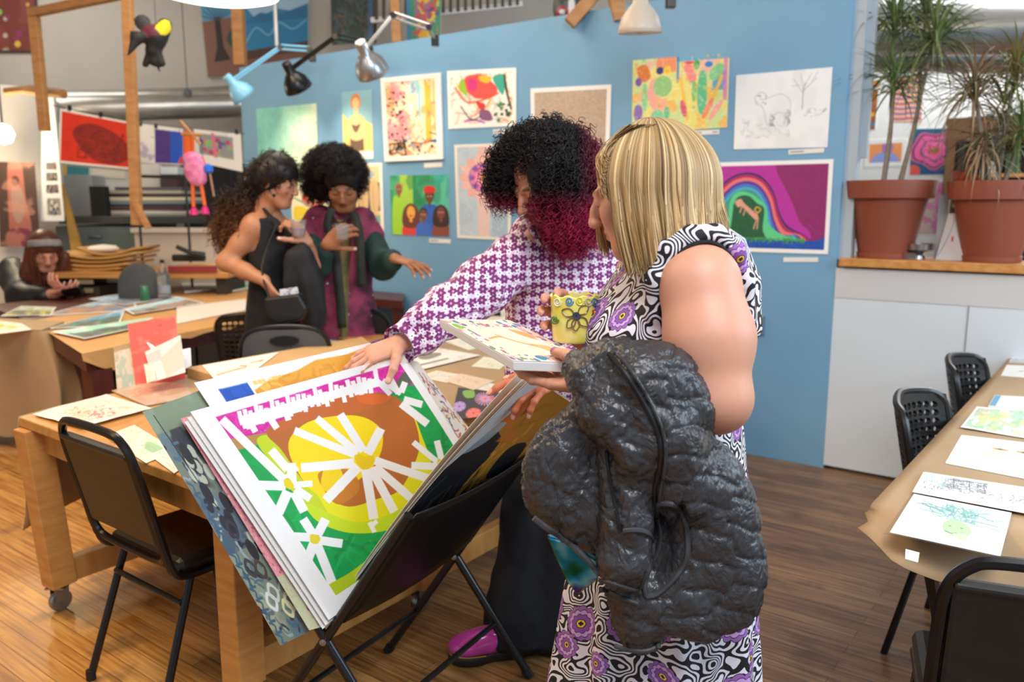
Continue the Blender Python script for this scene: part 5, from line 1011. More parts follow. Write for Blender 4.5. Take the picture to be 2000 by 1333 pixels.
duct('ventilation_duct', [pw(1640, 62, 0, 7.6), pw(1860, 58, 0, 7.6), pw(2120, 52, 0, 7.6)], 0.20, 'large shiny silver duct above the second room behind the plants', 0.28)
duct('ventilation_duct', [pw(1640, 108, 0, 8.1), pw(1880, 112, 0, 8.1), pw(2120, 118, 0, 8.1)], 0.13, 'thin pale duct below the large silver duct', 0.6)
# black paper bird
e = empty('hanging_bird', py_(300, 80, 6.0), 'black papier bird with yellow head and maroon chest hanging by the tall stud', 'bird'); B0 = py_(305, 66, 6.0); P6 = lambda x, y, d=6.0: py_(x, y, d)
bk = mat('bird_black', '#1a1a1c', 0.7); k = MB()
f = Field((P6(240, 0, 6).x-0.05, 5.7, P6(0, 155, 6.2).z-0.05), tuple(P6(340, 20, 6.2)+Vector((0.05, 0, 0.05))), 0.012)
f.chain([P6(290, 62), P6(305, 70), P6(318, 60)], [0.05, 0.075, 0.05], 0.03); f.ell(P6(322, 50), (0.05, 0.04, 0.05), 0.02); f.chain([P6(305, 78), P6(300, 98)], [0.055, 0.055], 0.03); f.chain([P6(298, 96), P6(284, 126)], [0.035, 0.022], 0.01); f.chain([P6(300, 96), P6(300, 122)], [0.035, 0.026], 0.01); f.chain([P6(304, 96), P6(317, 124)], [0.035, 0.022], 0.01); f.chain([P6(290, 60), P6(278, 44, 6.1), P6(262, 38, 6.15)], [0.035, 0.05, 0.008], 0.02); f.chain([P6(288, 72), P6(268, 74, 5.9), P6(250, 108, 5.85)], [0.035, 0.04, 0.008], 0.02); f.cone(P6(262, 74, 5.9), P6(256, 60, 5.9), 0.02, 0.008); f.cone(P6(305, 120), P6(316, 126), 0.03, 0.01); f.cone(P6(306, 122), P6(312, 140), 0.012, 0.006)
V, F = f.mesh(); c = np.tile(srgb('#1b1b1d'), (len(V), 1)); d = np.linalg.norm(V-np.array(P6(303, 66)), axis=1); c[(d < 0.085)] = srgb('#5f2338'); c[np.linalg.norm(V-np.array(P6(321, 52, 5.95)), axis=1) < 0.055] = srgb('#e3cf1e'); c[(V[:, 0] < P6(290, 0).x) & (V[:, 2] > P6(0, 50).z)] = srgb('#34363a')
mesh_obj('body', V, F, vcol_mat('bird_paint', 0.7), e, True, paint=c); k = MB(); k.tube([P6(305, 55), P6(305, 55)+Vector((0, 0, 2.2))], 0.002, 4); k.build('string', mat('cord', '#2b2b2b', 0.7), e)
# hanging rod with a dark knob
k = MB(); p = py_(366, 182, 9.0); k.tube([p, p+Vector((0, 0, 2.6))], 0.006, 6); k.lathe([(0.0, -0.05), (0.05, -0.04), (0.04, 0.03), (0.01, 0.05)], p, (0, 0, 1), 12); tag(k.build('hanging_cable', mat('dark_rod', '#55575a', 0.5)), 'thin dark cable with a black plug hanging beside the bird', 'cable')
k = MB(); p = py_(541, 90, 8.8); k.tube([p, p+Vector((0, 0, 2.6))], 0.022, 8); tag(k.build('conduit', galv), 'thin metal conduit in front of the blue mountain painting', 'pipe')
# white column with glow, hung textile, photo strip
k = MB(); c = py_(20, 300, 8.2); k.lathe([(0.44, -2.0), (0.44, 0.55), (0.40, 0.6), (0.30, 0.61)], (c.x, c.y, c.z), (0, 0, 1), 36); struct(k.build('wall_column', mat('column_white', '#ded8cf', 0.6), smooth=True))
cv = Cv(80, 160, '#4f3b36', 74); cv.blob([(0.3, 0.0), (0.62, 0.0), (0.7, 0.4), (0.8, 0.8), (0.6, 1.0), (0.3, 1.0), (0.25, 0.5)], '#a9685e'); cv.blob([(0.35, 0.3), (0.6, 0.3), (0.68, 0.55), (0.5, 0.72), (0.35, 0.6)], '#a98a80'); cv.ell(0.46, 0.22, 0.1, 0.06, '#5a3a38'); cv.blob([(0.25, 0.8), (0.75, 0.8), (0.8, 1), (0.25, 1)], '#7d3a4a'); cv.wash('#c9907c', 5, 8, 0.56, 0.66, 0.6)
hung('textile_hanging', [(-6, 316), (68, 318), (80, 482), (0, 482)], 7.55, cv, 'brown and pink figure textile hanging on the white column behind the seated person', 'textile')
cv = Cv(60, 200, '#dfe3e6', 75)
for y0, y1 in ((0.52, 0.58), (0.6, 0.67), (0.70, 0.77)): cv.rect(0.25, y0, 0.85, y1, '#6b6468'); cv.specks(14, ['#2b2a30', '#a9a09c', '#8a6a60'], 0.006, 0.012, (0.27, y0, 0.83, y1))
cv.rect(0.28, 0.81, 0.88, 0.95, '#8f8a86'); cv.specks(30, ['#22242c', '#c9c0b4', '#6a7a8a'], 0.008, 0.02, (0.3, 0.82, 0.86, 0.94))
hung('photo_strip', [(82, 190), (104, 190), (126, 432), (80, 432)], 7.6, cv, 'white board with a column of small photographs on the left column', 'board')
# prints on the line
GP = 'prints pegged on the line at the back left'
cv = Cv(170, 110, '#d8300e', 76); cv.wash('#c92a10', 5, 5, 0.5, 0.6, 0.5); cv.blob([(0.18, 0.4), (0.4, 0.18), (0.75, 0.3), (0.98, 0.65), (0.75, 0.92), (0.4, 0.82)], '#8a2114'); cv.strokes(50, ['#6f1a12', '#a32a18'], 0.03, 0.3, (0.25, 0.3, 0.85, 0.85), al=0.5); cv.frame(0.045, '#e9e4dd')
hung('red_print_on_line', [(117, 212), (262, 240), (262, 332), (114, 318)], 6.6, cv, 'large red print with a dark oval form hanging on the line', 'print', group=GP).name = 'hanging_print'
cv = Cv(90, 90, '#e3e0da', 77); cv.rect(0.42, 0.1, 0.74, 0.97, '#46307e'); cv.rect(0.74, 0.1, 1.0, 0.97, '#1450b8'); cv.wash('#5a4490', 6, 6, 0.6, 0.7, 0.3)
hung('hanging_print', [(262, 240), (357, 252), (357, 322), (264, 318)], 7.0, cv, 'white print with purple and blue blocks hanging right of the red print', 'print', group=GP)
cv = Cv(90, 80, '#dcdad2', 78); cv.rect(0.1, 0.12, 0.82, 0.72, '#8a8a88'); cv.specks(24, ['#b0405a', '#4a6a90', '#7fae5a', '#c9707a', '#6a4a80'], 0.03, 0.07, (0.12, 0.15, 0.8, 0.7)); cv.line([(0.4, 0.1), (0.44, 0.72)], 0.08, '#d06a88')
hung('hanging_print', [(378, 252), (470, 262), (474, 336), (382, 316)], 7.2, cv, 'white print with a grey confetti picture at the right end of the line', 'print', group=GP)
cv = Cv(40, 60, '#e8631a', 79); hung('hanging_print', [(358, 256), (380, 258), (380, 300), (358, 300)], 7.05, cv, 'narrow orange print between the blue block and the grey confetti picture', 'print', group=GP)
cv = Cv(90, 30, '#c9c6b8', 80); cv.rect(0, 0, 0.12, 1, '#c9a83a'); cv.rect(0.12, 0, 0.45, 1, '#3a7f86'); cv.rect(0.5, 0.1, 0.98, 0.9, '#ddd6c6')
hung('hanging_print', [(115, 322), (246, 334), (246, 350), (115, 342)], 9.19, cv, 'lower teal and cream print partly hidden below the red print', 'print', group=GP)
k = MB(); k.tube([py_(104, 206, 6.65), py_(262, 238, 6.65), py_(478, 262, 7.3)], 0.004, 5); tag(k.build('print_line', mat('wire', '#6a6a6a', 0.4, 0.6)), 'wire line holding the red, purple and grey prints', 'wire')
for x, y in ((136, 211), (197, 224), (275, 241), (305, 246), (462, 258)):
    k = MB(); k.box(py_(x, y, 6.6 if x < 270 else 7.0), (0.022, 0.02, 0.04)); tag(k.build('binder_clip', mat('clip_black', '#1c1c1e', 0.4)), 'small black binder clip %s' % {136: 'at the left end of the red print', 197: 'at the middle of the red print', 275: 'just right of the tall pine stud', 305: 'above the purple block', 462: 'at the right end of the print line'}[x], 'clip', 'binder clips on the print line')
# marionette
e = empty('marionette', py_(375, 330, 6.3), 'pink marionette with orange legs and a blue hand hanging in front of the black drape', 'puppet'); q = lambda x, y, d=6.3: py_(x, y, d)
f = Field(tuple(q(340, 370, 6.2)), tuple(q(415, 285, 6.45)), 0.008); f.ell(q(381, 330), (0.085, 0.05, 0.12), 0.02); f.ell(q(370, 308), (0.05, 0.04, 0.04), 0.03); f.ell(q(388, 350), (0.06, 0.04, 0.05), 0.03)
V, F = f.mesh(); mesh_obj('torso', V, F, noisy('puppet_pink', '#d65a9a', '#e79cc0', 0.6, 22), e, True)
og = mat('puppet_orange', '#e8691c', 0.5)
for a, b in ((q(376, 356), q(378, 404)), (q(392, 356), q(400, 402))): k = MB(); k.tube([a, b], 0.014, 8); l = k.build('leg', og, e, True); k = MB(); k.lathe([(0.0, 0.03), (0.02, 0.02), (0.035, -0.03), (0.0, -0.035)], b+Vector((0, 0, -0.03)), (0, 0, 1), 8); k.build('foot', mat('puppet_foot', '#d81e7a', 0.5), l, True)
k = MB(); k.tube([q(394, 308), q(402, 326)], 0.012, 8); k.build('arm', mat('puppet_red', '#d8402a', 0.5), e); k = MB(); k.lathe([(0, -0.04), (0.035, -0.02), (0.035, 0.02), (0, 0.04)], q(407, 330), (0, 0, 1), 10); k.build('hand', mat('puppet_blue', '#1e6fe0', 0.5), e, True); k = MB(); k.tube([q(410, 338), q(418, 384)], 0.008, 6); k.build('stick', mat('puppet_skin', '#b5866e', 0.6), e); k = MB(); k.tube([q(356, 308), q(350, 320)], 0.012, 6); k.build('arm', mat('puppet_red', '#d8402a', 0.5), e)
k = MB(); k.tube([q(352, 236), q(392, 282)], 0.012, 6); k.tube([q(354, 262), q(394, 264)], 0.013, 6); k.build('control_bar', wood2, e); k = MB(); k.tube([q(372, 264), q(374, 300)], 0.002, 4); k.tube([q(392, 264), q(396, 308)], 0.002, 4); k.build('string', mat('cord', '#2b2b2b', 0.7), e)
# low furniture at the back left
slate = mat('slate_green', '#5d6a68', 0.5); dk = mat('dark_grey_top', '#3a3b39', 0.5)
def cab(name, px0, px1, y, depth, m, label, cat='cabinet', z0=0.0, bevel=0.005):
    a = py_(*px0, y); b = py_(*px1, y); k = MB(); k.box(((a.x+b.x)/2, y+depth/2, (a.z+z0)/2), (abs(b.x-a.x), depth, a.z-z0)); return tag(k.build(name, m, bevel=bevel), label, cat)
e = empty('flat_file_cabinet', py_(180, 470, 8.0), 'slate green flat file cabinet below the stacked prints at the back left', 'cabinet')
a = py_(108, 438, 7.9); b = py_(262, 438, 7.9); k = MB(); k.box(((a.x+b.x)/2, 8.4, a.z/2), (b.x-a.x, 1.0, a.z-0.04)); k.build('body', slate, e, bevel=0.005)
k = MB(); a = py_(112, 430, 7.85); b = py_(470, 436, 7.85); k.box(((a.x+b.x)/2, 8.42, a.z), (b.x-a.x, 1.1, 0.07)); k.build('top', dk, e, bevel=0.004)
for i in range(3): k = MB(); p = py_(185, 462+i*22, 7.88); k.box(p, (0.12, 0.02, 0.02)); k.build('handle', steel, e)
k = MB(); a = py_(262, 452, 7.6); b = py_(470, 462, 7.6); k.box(((a.x+b.x)/2+0.3, 7.66, a.z/2), (b.x-a.x+0.6, 0.12, a.z)); struct(k.build('wall_low_beige', mat('beige_paint', '#cfc2b2', 0.6)))
k = MB(); k.box(((a.x+b.x)/2+0.3, 7.64, a.z+0.01), (b.x-a.x+0.62, 0.18, 0.04)); struct(k.build('trim_4', mat('beige_cap', '#d6cabb', 0.6)))
# stacked prints and papers
cols = ['#33406a', '#8a8a86', '#c9c2b2', '#5a2f38', '#2f3138', '#7c8a90', '#d6cfae', '#3a2a30', '#a9a39a', '#4a4f58']
for i in range(10):
    x0 = 214+RNG.uniform(-12, 12); x1 = 372-i*2+RNG.uniform(-14, 10); y = 428-i*6.6; a = py_(x0, y, 8.1); b = py_(x1, y, 8.1); k = MB(); k.box(((a.x+b.x)/2, 8.45, a.z), (b.x-a.x, 0.7, 0.030), (1, RNG.uniform(-0.03, 0.03), 0))
    tag(k.build('print_folder', mat('folder_%d' % i, cols[i], 0.5)), '%s flat folder, %s the pile on the flat file cabinet' % (['dark blue', 'grey', 'cream', 'maroon', 'charcoal', 'grey-blue', 'pale yellow', 'dark plum', 'stone grey', 'slate'][i], 'lowest of' if i == 0 else 'topmost of' if i == 9 else ['', 'second from the bottom of', 'third from the bottom of', 'fourth from the bottom of', 'fifth from the bottom of', 'fifth from the top of', 'fourth from the top of', 'third from the top of', 'second from the top of'][i]), 'folder', 'folders piled on the flat file cabinet')
cab('black_drape', (396, 316), (452, 316), 7.75, 0.12, mat('drape_black', '#101218', 0.85), 'black drape hanging behind the pink marionette', 'drape', 1.3)
cab('picture_box', (173, 364), (203, 364), 7.95, 0.1, mat('matte_black', '#161616', 0.6), 'small black framed picture leaning on the cabinet left of the stacked folders', 'picture', py_(112, 430, 7.85).z+0.035)
cab('storage_cabinet', (112, 342), (178, 342), 8.9, 0.4, mat('cab_grey', '#a3a9ab', 0.5), 'pale grey cabinet behind the leaning yellow board')
cab('white_shelf_unit', (178, 336), (250, 340), 9.2, 0.4, mat('shelf_white', '#cfd2d0', 0.5), 'white shelf unit below the teal print', 'shelf')
cab('ribbed_panel', (262, 316), (310, 316), 8.8, 0.08, mat('rib_white', '#d5d5d1', 0.5), 'white ribbed panel behind the tall pine stud', 'panel', 1.35)
for i in range(9): pass
cab('brown_crate', (313, 340), (345, 340), 8.6, 0.3, mat('crate_brown', '#4f3a35', 0.6), 'dark brown crate behind the stacked folders', 'crate', 1.4)
cab('white_tub', (312, 326), (346, 326), 8.55, 0.25, mat('tub_white', '#d3dde0', 0.4), 'pale plastic tub on top of the dark brown crate', 'tub', py_(312, 341, 8.55).z)
cab('cardboard_carton', (440, 372), (470, 372), 7.9, 0.3, MATS['cardboard'], 'brown cardboard carton right of the black drape', 'box', 1.2)
cab('dark_shelf_unit', (352, 318), (470, 330), 9.3, 0.3, mat('shelf_dark', '#2b2c2b', 0.6), 'dark shelf unit against the rear wall behind the marionette', 'shelf')
e = empty('drying_frame', V2(py_(310, 317, 7.3)), 'black metal drying frame with two horizontal rails behind the tall pine stud', 'frame')
for y in (317, 345): k = MB(); k.tube([py_(262, y-1, 7.3), py_(362, y+2, 7.3)], 0.014, 6); k.build('rail', mat('rail_black', '#2a2c2c', 0.4), e)
for x in (264, 360): a_ = py_(x, 316, 7.3); k = MB(); k.tube([a_, V2(a_)], 0.012, 6); k.build('upright', mat('rail_black', '#2a2c2c', 0.4), e)
k = MB(); p = py_(120, 432, 7.7); k.add([py_(118, 358, 7.7), py_(124, 358, 7.7), V2(py_(200, 434, 7.7)), V2(py_(150, 434, 7.7)), py_(118, 358, 7.78), py_(124, 358, 7.78), V2(py_(200, 434, 7.7))+Vector((0, 0.08, 0)), V2(py_(150, 434, 7.7))+Vector((0, 0.08, 0))], [(0, 3, 2, 1), (4, 5, 6, 7), (0, 1, 5, 4), (1, 2, 6, 5), (2, 3, 7, 6), (3, 0, 4, 7)]); tag(k.build('leaning_board', noisy('ochre_board', '#a07a35', '#c09a4e', 0.5, 6)), 'ochre board leaning beside the photo strip', 'board')
# curved cardboard sheets and clutter on a bench
e = empty('bench', py_(250, 540, 7.0), 'wooden bench behind the seated person holding curved cardboard', 'bench'); a = py_(110, 530, 6.8); b = py_(450, 545, 6.8); k = MB(); k.box(((a.x+b.x)/2, 7.1, a.z-0.03), (b.x-a.x, 0.7, 0.05)); k.build('bench_top', wood_o, e, bevel=0.004); 
for x in (a.x+0.1, b.x-0.1): k = MB(); k.box((x, 7.1, (a.z-0.06)/2), (0.08, 0.5, a.z-0.06)); k.build('leg', mat('bench_leg', '#39332a', 0.6), e)
e = empty('drawer_cabinet', py_(150, 560, 6.9), 'dark drawer unit under the bench beside the seated person', 'cabinet'); c0 = py_(112, 535, 6.78); c1 = py_(190, 535, 6.78); k = MB(); k.box(((c0.x+c1.x)/2, 6.99, c0.z/2-0.05), (c1.x-c0.x, 0.4, c0.z-0.12)); k.build('body', mat('drawer_brown', '#3b342a', 0.6), e)
for y in (551, 568): k = MB(); k.box(py_(166, y, 6.77), (0.14, 0.01, 0.035)); k.build('label_holder', mat('brass_label', '#8f8468', 0.5), e)
for i, (x0, x1, y, m_) in enumerate(((112, 232, 522, '#b98545'), (112, 250, 514, '#c39050'), (110, 255, 505, '#b07c3e'), (112, 262, 496, '#c59552'), (150, 262, 488, '#b8864a'))):
    v = []; n = 14
    for j in range(n+1):
        t = j/n; x = x0+(x1-x0)*t; sag = 9*math.sin(math.pi*t)*(0.4+0.25*i)-4*i*0.3
        for d in (6.85, 7.35): p = py_(x, y+sag, 6.85); p.y = d; v.append(p)
    k = MB(); k.add(v, [(2*j, 2*j+2, 2*j+3, 2*j+1) for j in range(n)]); o = k.build('cardboard_sheet', mat('board_%d' % i, m_, 0.6), None, True); md = o.modifiers.new('s', 'SOLIDIFY'); md.thickness = 0.02; tag(o, 'sagging brown cardboard sheet, %s the pile on the bench' % ['lowest of', 'second from the bottom of', 'middle one of', 'second from the top of', 'topmost of'][i], 'cardboard', 'cardboard sheets piled on the bench')
k = MB(); p = py_(202, 486, 7.0); k.lathe([(0.11, -0.02), (0.13, 0.0), (0.10, 0.025), (0.02, 0.035)], p, (0, 0, 1), 9); o = k.build('folded_cloth', MATS['white_cloth'], smooth=True); tag(o, 'folded white cloth on top of the cardboard pile', 'cloth')
e = empty('paper_cutter', py_(380, 510, 6.75), 'guillotine paper cutter with a raised black arm and red edge on the bench', 'cutter'); a = py_(330, 526, 6.75); b = py_(424, 526, 6.75); k = MB(); k.box(((a.x+b.x)/2, 6.95, a.z), (b.x-a.x, 0.4, 0.05)); k.build('base', MATS['cardboard'], e); k = MB(); k.box(((a.x+b.x)/2, 6.74, a.z), (b.x-a.x, 0.02, 0.055)); k.build('front_edge', mat('cutter_red', '#8f2f2c', 0.5), e)
k = MB(); k.tube([py_(338, 504, 6.9), py_(400, 504, 6.9)], 0.03, 8); k.tube([py_(400, 500, 6.85), py_(372, 494, 6.8), py_(344, 482, 6.75)], [0.03, 0.02, 0.018], 8); k.build('arm', plasticb, e, True)
# things on the dark back table
e = empty('water_bottle', pz(322, 585, TB), 'clear plastic water bottle on the back table', 'bottle'); p = pz(322, 586, TB); s_ = 1.0
glassy = mat('clear_plastic', '#eef3f5', 0.06, Transmission_Weight=0.92, IOR=1.25); k = MB(); k.lathe([(0.04, 0.012), (0.048, 0.02), (0.048, 0.17), (0.046, 0.2), (0.03, 0.245), (0.016, 0.275), (0.014, 0.295)], (p.x, p.y, TB), (0, 0, 1), 24); k.build('body', glassy, e, True); k = MB(); k.lathe([(0.018, 0.295), (0.018, 0.322), (0.0, 0.324)], (p.x, p.y, TB), (0, 0, 1), 16); k.build('cap', rubber, e, True); k = MB(); k.lathe([(0.0485, 0.06), (0.0487, 0.12)], (p.x, p.y, TB), (0, 0, 1), 24, False); k.build('label', mat('bottle_label', '#8f93a0', 0.5), e, True); e.location = (p.x, p.y, TB)
e = empty('drink_can', pz(284, 591, TB), 'green drink can on the back table', 'can'); p = pz(284, 591, TB); k = MB(); k.lathe([(0.028, 0.012), (0.034, 0.022), (0.034, 0.115), (0.027, 0.128)], (p.x, p.y, TB), (0, 0, 1), 20); k.build('body', noisy('can_green', '#2f6a4c', '#4f8a66', 0.3, 14, metal=0.3), e, True); k = MB(); k.lathe([(0.027, 0.128), (0.025, 0.13)], (p.x, p.y, TB), (0, 0, 1), 20); k.build('lid', steel, e, True)
e = empty('office_chair', py_(275, 560, 6.3), 'dark grey fabric chair back beyond the back table', 'chair'); k = MB(); a = py_(272, 545, 6.5); f = Field((a.x-0.25, 6.3, a.z-0.35), (a.x+0.25, 6.75, a.z+0.2), 0.012); f.ell((a.x, 6.5, a.z-0.05), (0.17, 0.06, 0.18), 0.02); f.ell((a.x, 6.5, a.z-0.15), (0.17, 0.06, 0.14), 0.05); V, F = f.mesh(); mesh_obj('backrest', V, F, mat('chair_fabric', '#4a4c50', 0.85), e, True); k = MB(); k.tube([(a.x, 6.6, a.z-0.3), (a.x, 6.7, 0.05)], 0.03, 8); k.build('pole', blackmetal, e); k = MB(); k.box((a.x, 6.85, 0.46), (0.45, 0.45, 0.07)); k.build('seat', mat('chair_fabric', '#4a4c50', 0.85), e, bevel=0.03)
# little ledge with papers right of the vest wearer
e = empty('side_table', pz(760, 575, 0.8), 'small dark wooden table against the blue partition behind the vest wearer', 'table'); a = pw(700, 580, 0.35); k = MB(); p = [pw(690, 570, 0.02), pw(790, 566, 0.02), pw(786, 572, 0.40), pw(690, 580, 0.42)]; k.prism([(q_.x, q_.y) for q_ in p][::-1], 0.74, 0.80); k.build('tabletop', mahog, e)
for q_ in p: c_ = sum((Vector((r_.x, r_.y, 0)) for r_ in p), Vector())/4; g_ = Vector((q_.x, q_.y, 0)).lerp(c_, 0.2); k = MB(); k.box((g_.x, g_.y, 0.37), (0.05, 0.05, 0.74), WU, WN); k.build('leg', mahog, e)
# ceiling lamp
e = empty('ceiling_lamp', py_(400, -20, 4.2), 'large round white glowing lamp shade cut off by the top edge', 'lamp'); c = py_(402, -20, 3.8); k = MB(); k.lathe([(0.0, -0.045), (0.12, -0.04), (0.24, -0.022), (0.31, 0.0), (0.30, 0.05), (0.2, 0.09), (0.0, 0.1)], c, (0.06, 0.0, 1), 40, False)
lm = mat('lamp_glow', '#ffffff', 0.5, Emission_Strength=2.2); lm.node_tree.nodes['Principled BSDF'].inputs['Emission Color'].default_value = (1, 0.98, 0.95, 1); k.build('shade', lm, e, True); k = MB(); k.tube([c+Vector((0, 0, 0.09)), (c.x, c.y, 5.2)], 0.01, 6); k.build('cord', mat('cord_white', '#cfcfcf', 0.5), e)
# arm lamps clamped to the partition
def arm_lamp(head, joint1, joint2, clamp, m, label, r, tgt, power, dirv, inner='#f6e7c8', clampz=True):
    h = py_(*head); j1 = py_(*joint1); j2 = py_(*joint2); c = py_(*clamp); e = empty('arm_lamp', c, label, 'lamp', 'clamp-on arm lamps above the blue partition'); d = Vector(dirv).normalized()
    k = MB(); k.lathe([(r*0.30, -r*1.5), (r*0.34, -r*1.35), (r*0.36, -r*0.75), (r*0.55, -r*0.55), (r*0.85, -r*0.15), (r*0.98, r*0.3), (r*1.02, r*0.55)], h, d, 28); sh_ = k.build('shade', m, e, True); sh_.modifiers.new('s', 'SOLIDIFY').thickness = 0.002
    bm_ = mat('bulb_glow', '#fff3d8', 0.4, Emission_Strength=6.0); bm_.node_tree.nodes['Principled BSDF'].inputs['Emission Color'].default_value = (1, 0.85, 0.6, 1); k = MB(); k.lathe([(0, -r*0.3), (r*0.35, -r*0.1), (r*0.45, r*0.15), (r*0.3, r*0.4), (0, r*0.5)], h+d*r*0.12, d, 16); k.build('bulb', bm_ if power else mat('bulb_off', '#b9b2a6', 0.3), sh_, True)
    top = h-d*r*0.9; off = Vector((0.012, 0, 0.03))
    for P_ in ((top, j1), (j1, j2)):
        for s in (-1, 1): k = MB(); k.tube([P_[0]+off*s*0.5, P_[1]+off*s*0.5], 0.009, 6); k.build('arm', m, e, True)
    k = MB(); k.tube([j2, c], 0.012, 6); k.build('upright', m, e, True)
    for q_ in (j1, j2, top): k = MB(); k.lathe([(0.02, -0.02), (0.02, 0.02)], q_, (0, 1, 0), 12); k.build('hinge', blackmetal, e, True)
    k = MB(); k.box(c, (0.05, 0.05, 0.07)); k.build('clamp', blackmetal, e, bevel=0.004)
    if power:
        ld = bpy.data.lights.new('lamp_spot', 'SPOT'); ld.energy = power; ld.color = (1, 0.84, 0.60); ld.spot_size = math.radians(80); ld.spot_blend = 0.9; ld.shadow_soft_size = 0.04; lo = bpy.data.objects.new('lamp_spot', ld); COL.objects.link(lo); lo.location = h+d*r*0.75; lo.rotation_euler = (Vector(tgt)-lo.location).to_track_quat('-Z', 'Y').to_euler()
blu = mat('lamp_blue', '#7fc0e2', 0.3); alu = mat('lamp_silver', '#b5b7b9', 0.28, 0.85)
arm_lamp((468, 178, 6.7), (548, 92, 6.8), (604, 96, 6.75), (610, 112, 6.78), blu, 'light blue arm lamp clamped to the left top of the blue partition', 0.10, pw(585, 310), 13, (0.55, 0.45, -0.75))
arm_lamp((577, 160, 6.4), (655, 72, 6.3), (718, 84, 6.1), (722, 100, 6.3), blackmetal, 'black arm lamp between the light blue and the silver lamp', 0.105, pw(690, 300), 11, (0.3, 0.5, -0.8))
arm_lamp((722, 126, 5.8), (768, 30, 5.75), (838, 54, 5.6), (850, 80, 5.72), alu, 'silver arm lamp with a round reflector above the drip painting', 0.115, pw(800, 260), 10, (0.25, 0.6, -0.75))
arm_lamp((1250, 40, 4.55), (1252, -60, 4.4), (1300, -70, 4.35), (1310, 2, 4.5), mat('lamp_cream', '#cdbfae', 0.4), 'cream metal lamp hanging at the top of the partition above the blonde head', 0.115, pw(1250, 300), 0, (0.02, 0.1, -1))
# glow of the wall lamp by the column
e = empty('globe_lamp', py_(8, 268, 7.3), 'round glowing lamp in front of the white column at the left edge', 'lamp'); k = MB(); p = py_(6, 262, 7.35); k.lathe([(0, -0.09), (0.06, -0.07), (0.09, 0), (0.06, 0.07), (0, 0.09)], p, (0, 0, 1), 20); k.build('globe', MATS['bulb_glow'], e, True); k = MB(); k.tube([p+Vector((0, 0, 0.08)), p+Vector((-0.3, 0.5, 0.6))], 0.01, 6); k.build('bracket', blackmetal, e)
ld = bpy.data.lights.new('globe_light', 'POINT'); ld.energy = 22; ld.color = (1, 0.8, 0.5); ld.shadow_soft_size = 0.1; lo = bpy.data.objects.new('globe_light', ld); COL.objects.link(lo); lo.location = p-Vector((-0.02, 0.12, 0))

# ------------------------------------------------------------------ second room, seen over the half wall
GG = 'pictures on the white wall of the second room'
def gal(name, px, cv, label, th=0.004): return wall_art(name, px, cv, label, 'painting', th, pf=lambda x, y, o: pw(x, y, o, BD), off=0.008, group=GG)
cv = Cv(60, 90, '#9c5a2c', 90); cv.wash('#b5703a', 4, 4, 0.5, 0.6, 0.6); cv.curve([(0.1, 0.6), (0.3, 0.5), (0.4, 0.15)], 0.1, '#e6a52c'); cv.curve([(0.5, 0.3), (0.6, 0.55), (0.95, 0.62)], 0.09, '#e6a52c'); cv.ell(0.15, 0.3, 0.14, 0.1, '#a9cf3f'); cv.ell(0.7, 0.4, 0.1, 0.06, '#7a8ad0'); cv.rect(0, 0.82, 1, 0.9, '#2f88a8'); gal('brown_abstract', [(1660, 178), (1716, 176), (1709, 253), (1658, 255)], cv, 'brown and yellow abstract on the second room wall beside the partition post')
cv = Cv(60, 16, '#e0862c', 91); cv.rect(0.0, 0.2, 0.6, 0.9, '#e9b52c'); gal('orange_strip', [(1660, 160), (1718, 157), (1717, 170), (1660, 172)], cv, 'narrow orange and yellow strip above the brown abstract')
cv = Cv(60, 90, '#f0a98a', 92)
for i in range(8): cv.curve([(0, 0.12+i*0.115), (0.3, 0.15+i*0.112), (0.6, 0.11+i*0.115), (1, 0.14+i*0.112)], 0.035, ['#2a4fa8', '#6a4a80', '#2a4fa8'][i % 3])
gal('striped_painting', [(1747, 152), (1803, 150), (1800, 238), (1744, 238)], cv, 'peach painting crossed by wavy blue stripes behind the left plant stem')
cv = Cv(30, 60, '#232c4a', 93); cv.ell(0.2, 0.75, 0.6, 0.28, '#f0a878'); gal('navy_painting', [(1655, 271), (1682, 271), (1679, 335), (1655, 335)], cv, 'navy picture with a peach shape just right of the post')
cv = Cv(80, 56, '#ee9a5c', 94); cv.ell(0.5, 0.95, 0.36, 0.5, '#8fa0dc'); cv.ell(0.55, 0.3, 0.13, 0.28, '#b070b8'); cv.rect(0, 0.97, 1, 1, '#ffffff'); cv.frame(0.16, '#f3f2ee'); gal('framed_arch_painting', [(1690, 274), (1772, 270), (1768, 324), (1688, 327)], cv, 'small white-framed orange picture with a blue half circle', 0.02)
cv = Cv(110, 100, '#1e5f80', 95)
for r_, c_ in ((0.46, '#ea5aa0'), (0.42, '#5a4a50'), (0.38, '#ee5fa8'), (0.27, '#6a5a50'), (0.23, '#f06ab0'), (0.12, '#d85a40'), (0.07, '#8a6a50')):
    cv.blob([(0.5+r_*(1.1+0.12*math.sin(5*a))*math.cos(a), 0.47+r_*(0.85+0.1*math.sin(5*a))*math.sin(a)) for a in [i*0.524 for i in range(12)]], c_)
cv.strokes(50, ['#f06ab0', '#7a5a50', '#e9558f'], 0.02, 0.1, (0.2, 0.2, 0.85, 0.75)); cv.ell(0.08, 0.92, 0.14, 0.14, '#e85a50'); cv.ell(0.93, 0.88, 0.12, 0.16, '#e85a50'); cv.rect(0.3, 0.9, 0.7, 1, '#1e3f98', 0.5)
gal('pink_rose_painting', [(1780, 252), (1876, 250), (1870, 340), (1777, 342)], cv, 'large painting of a hot pink rose on blue between the two plants')
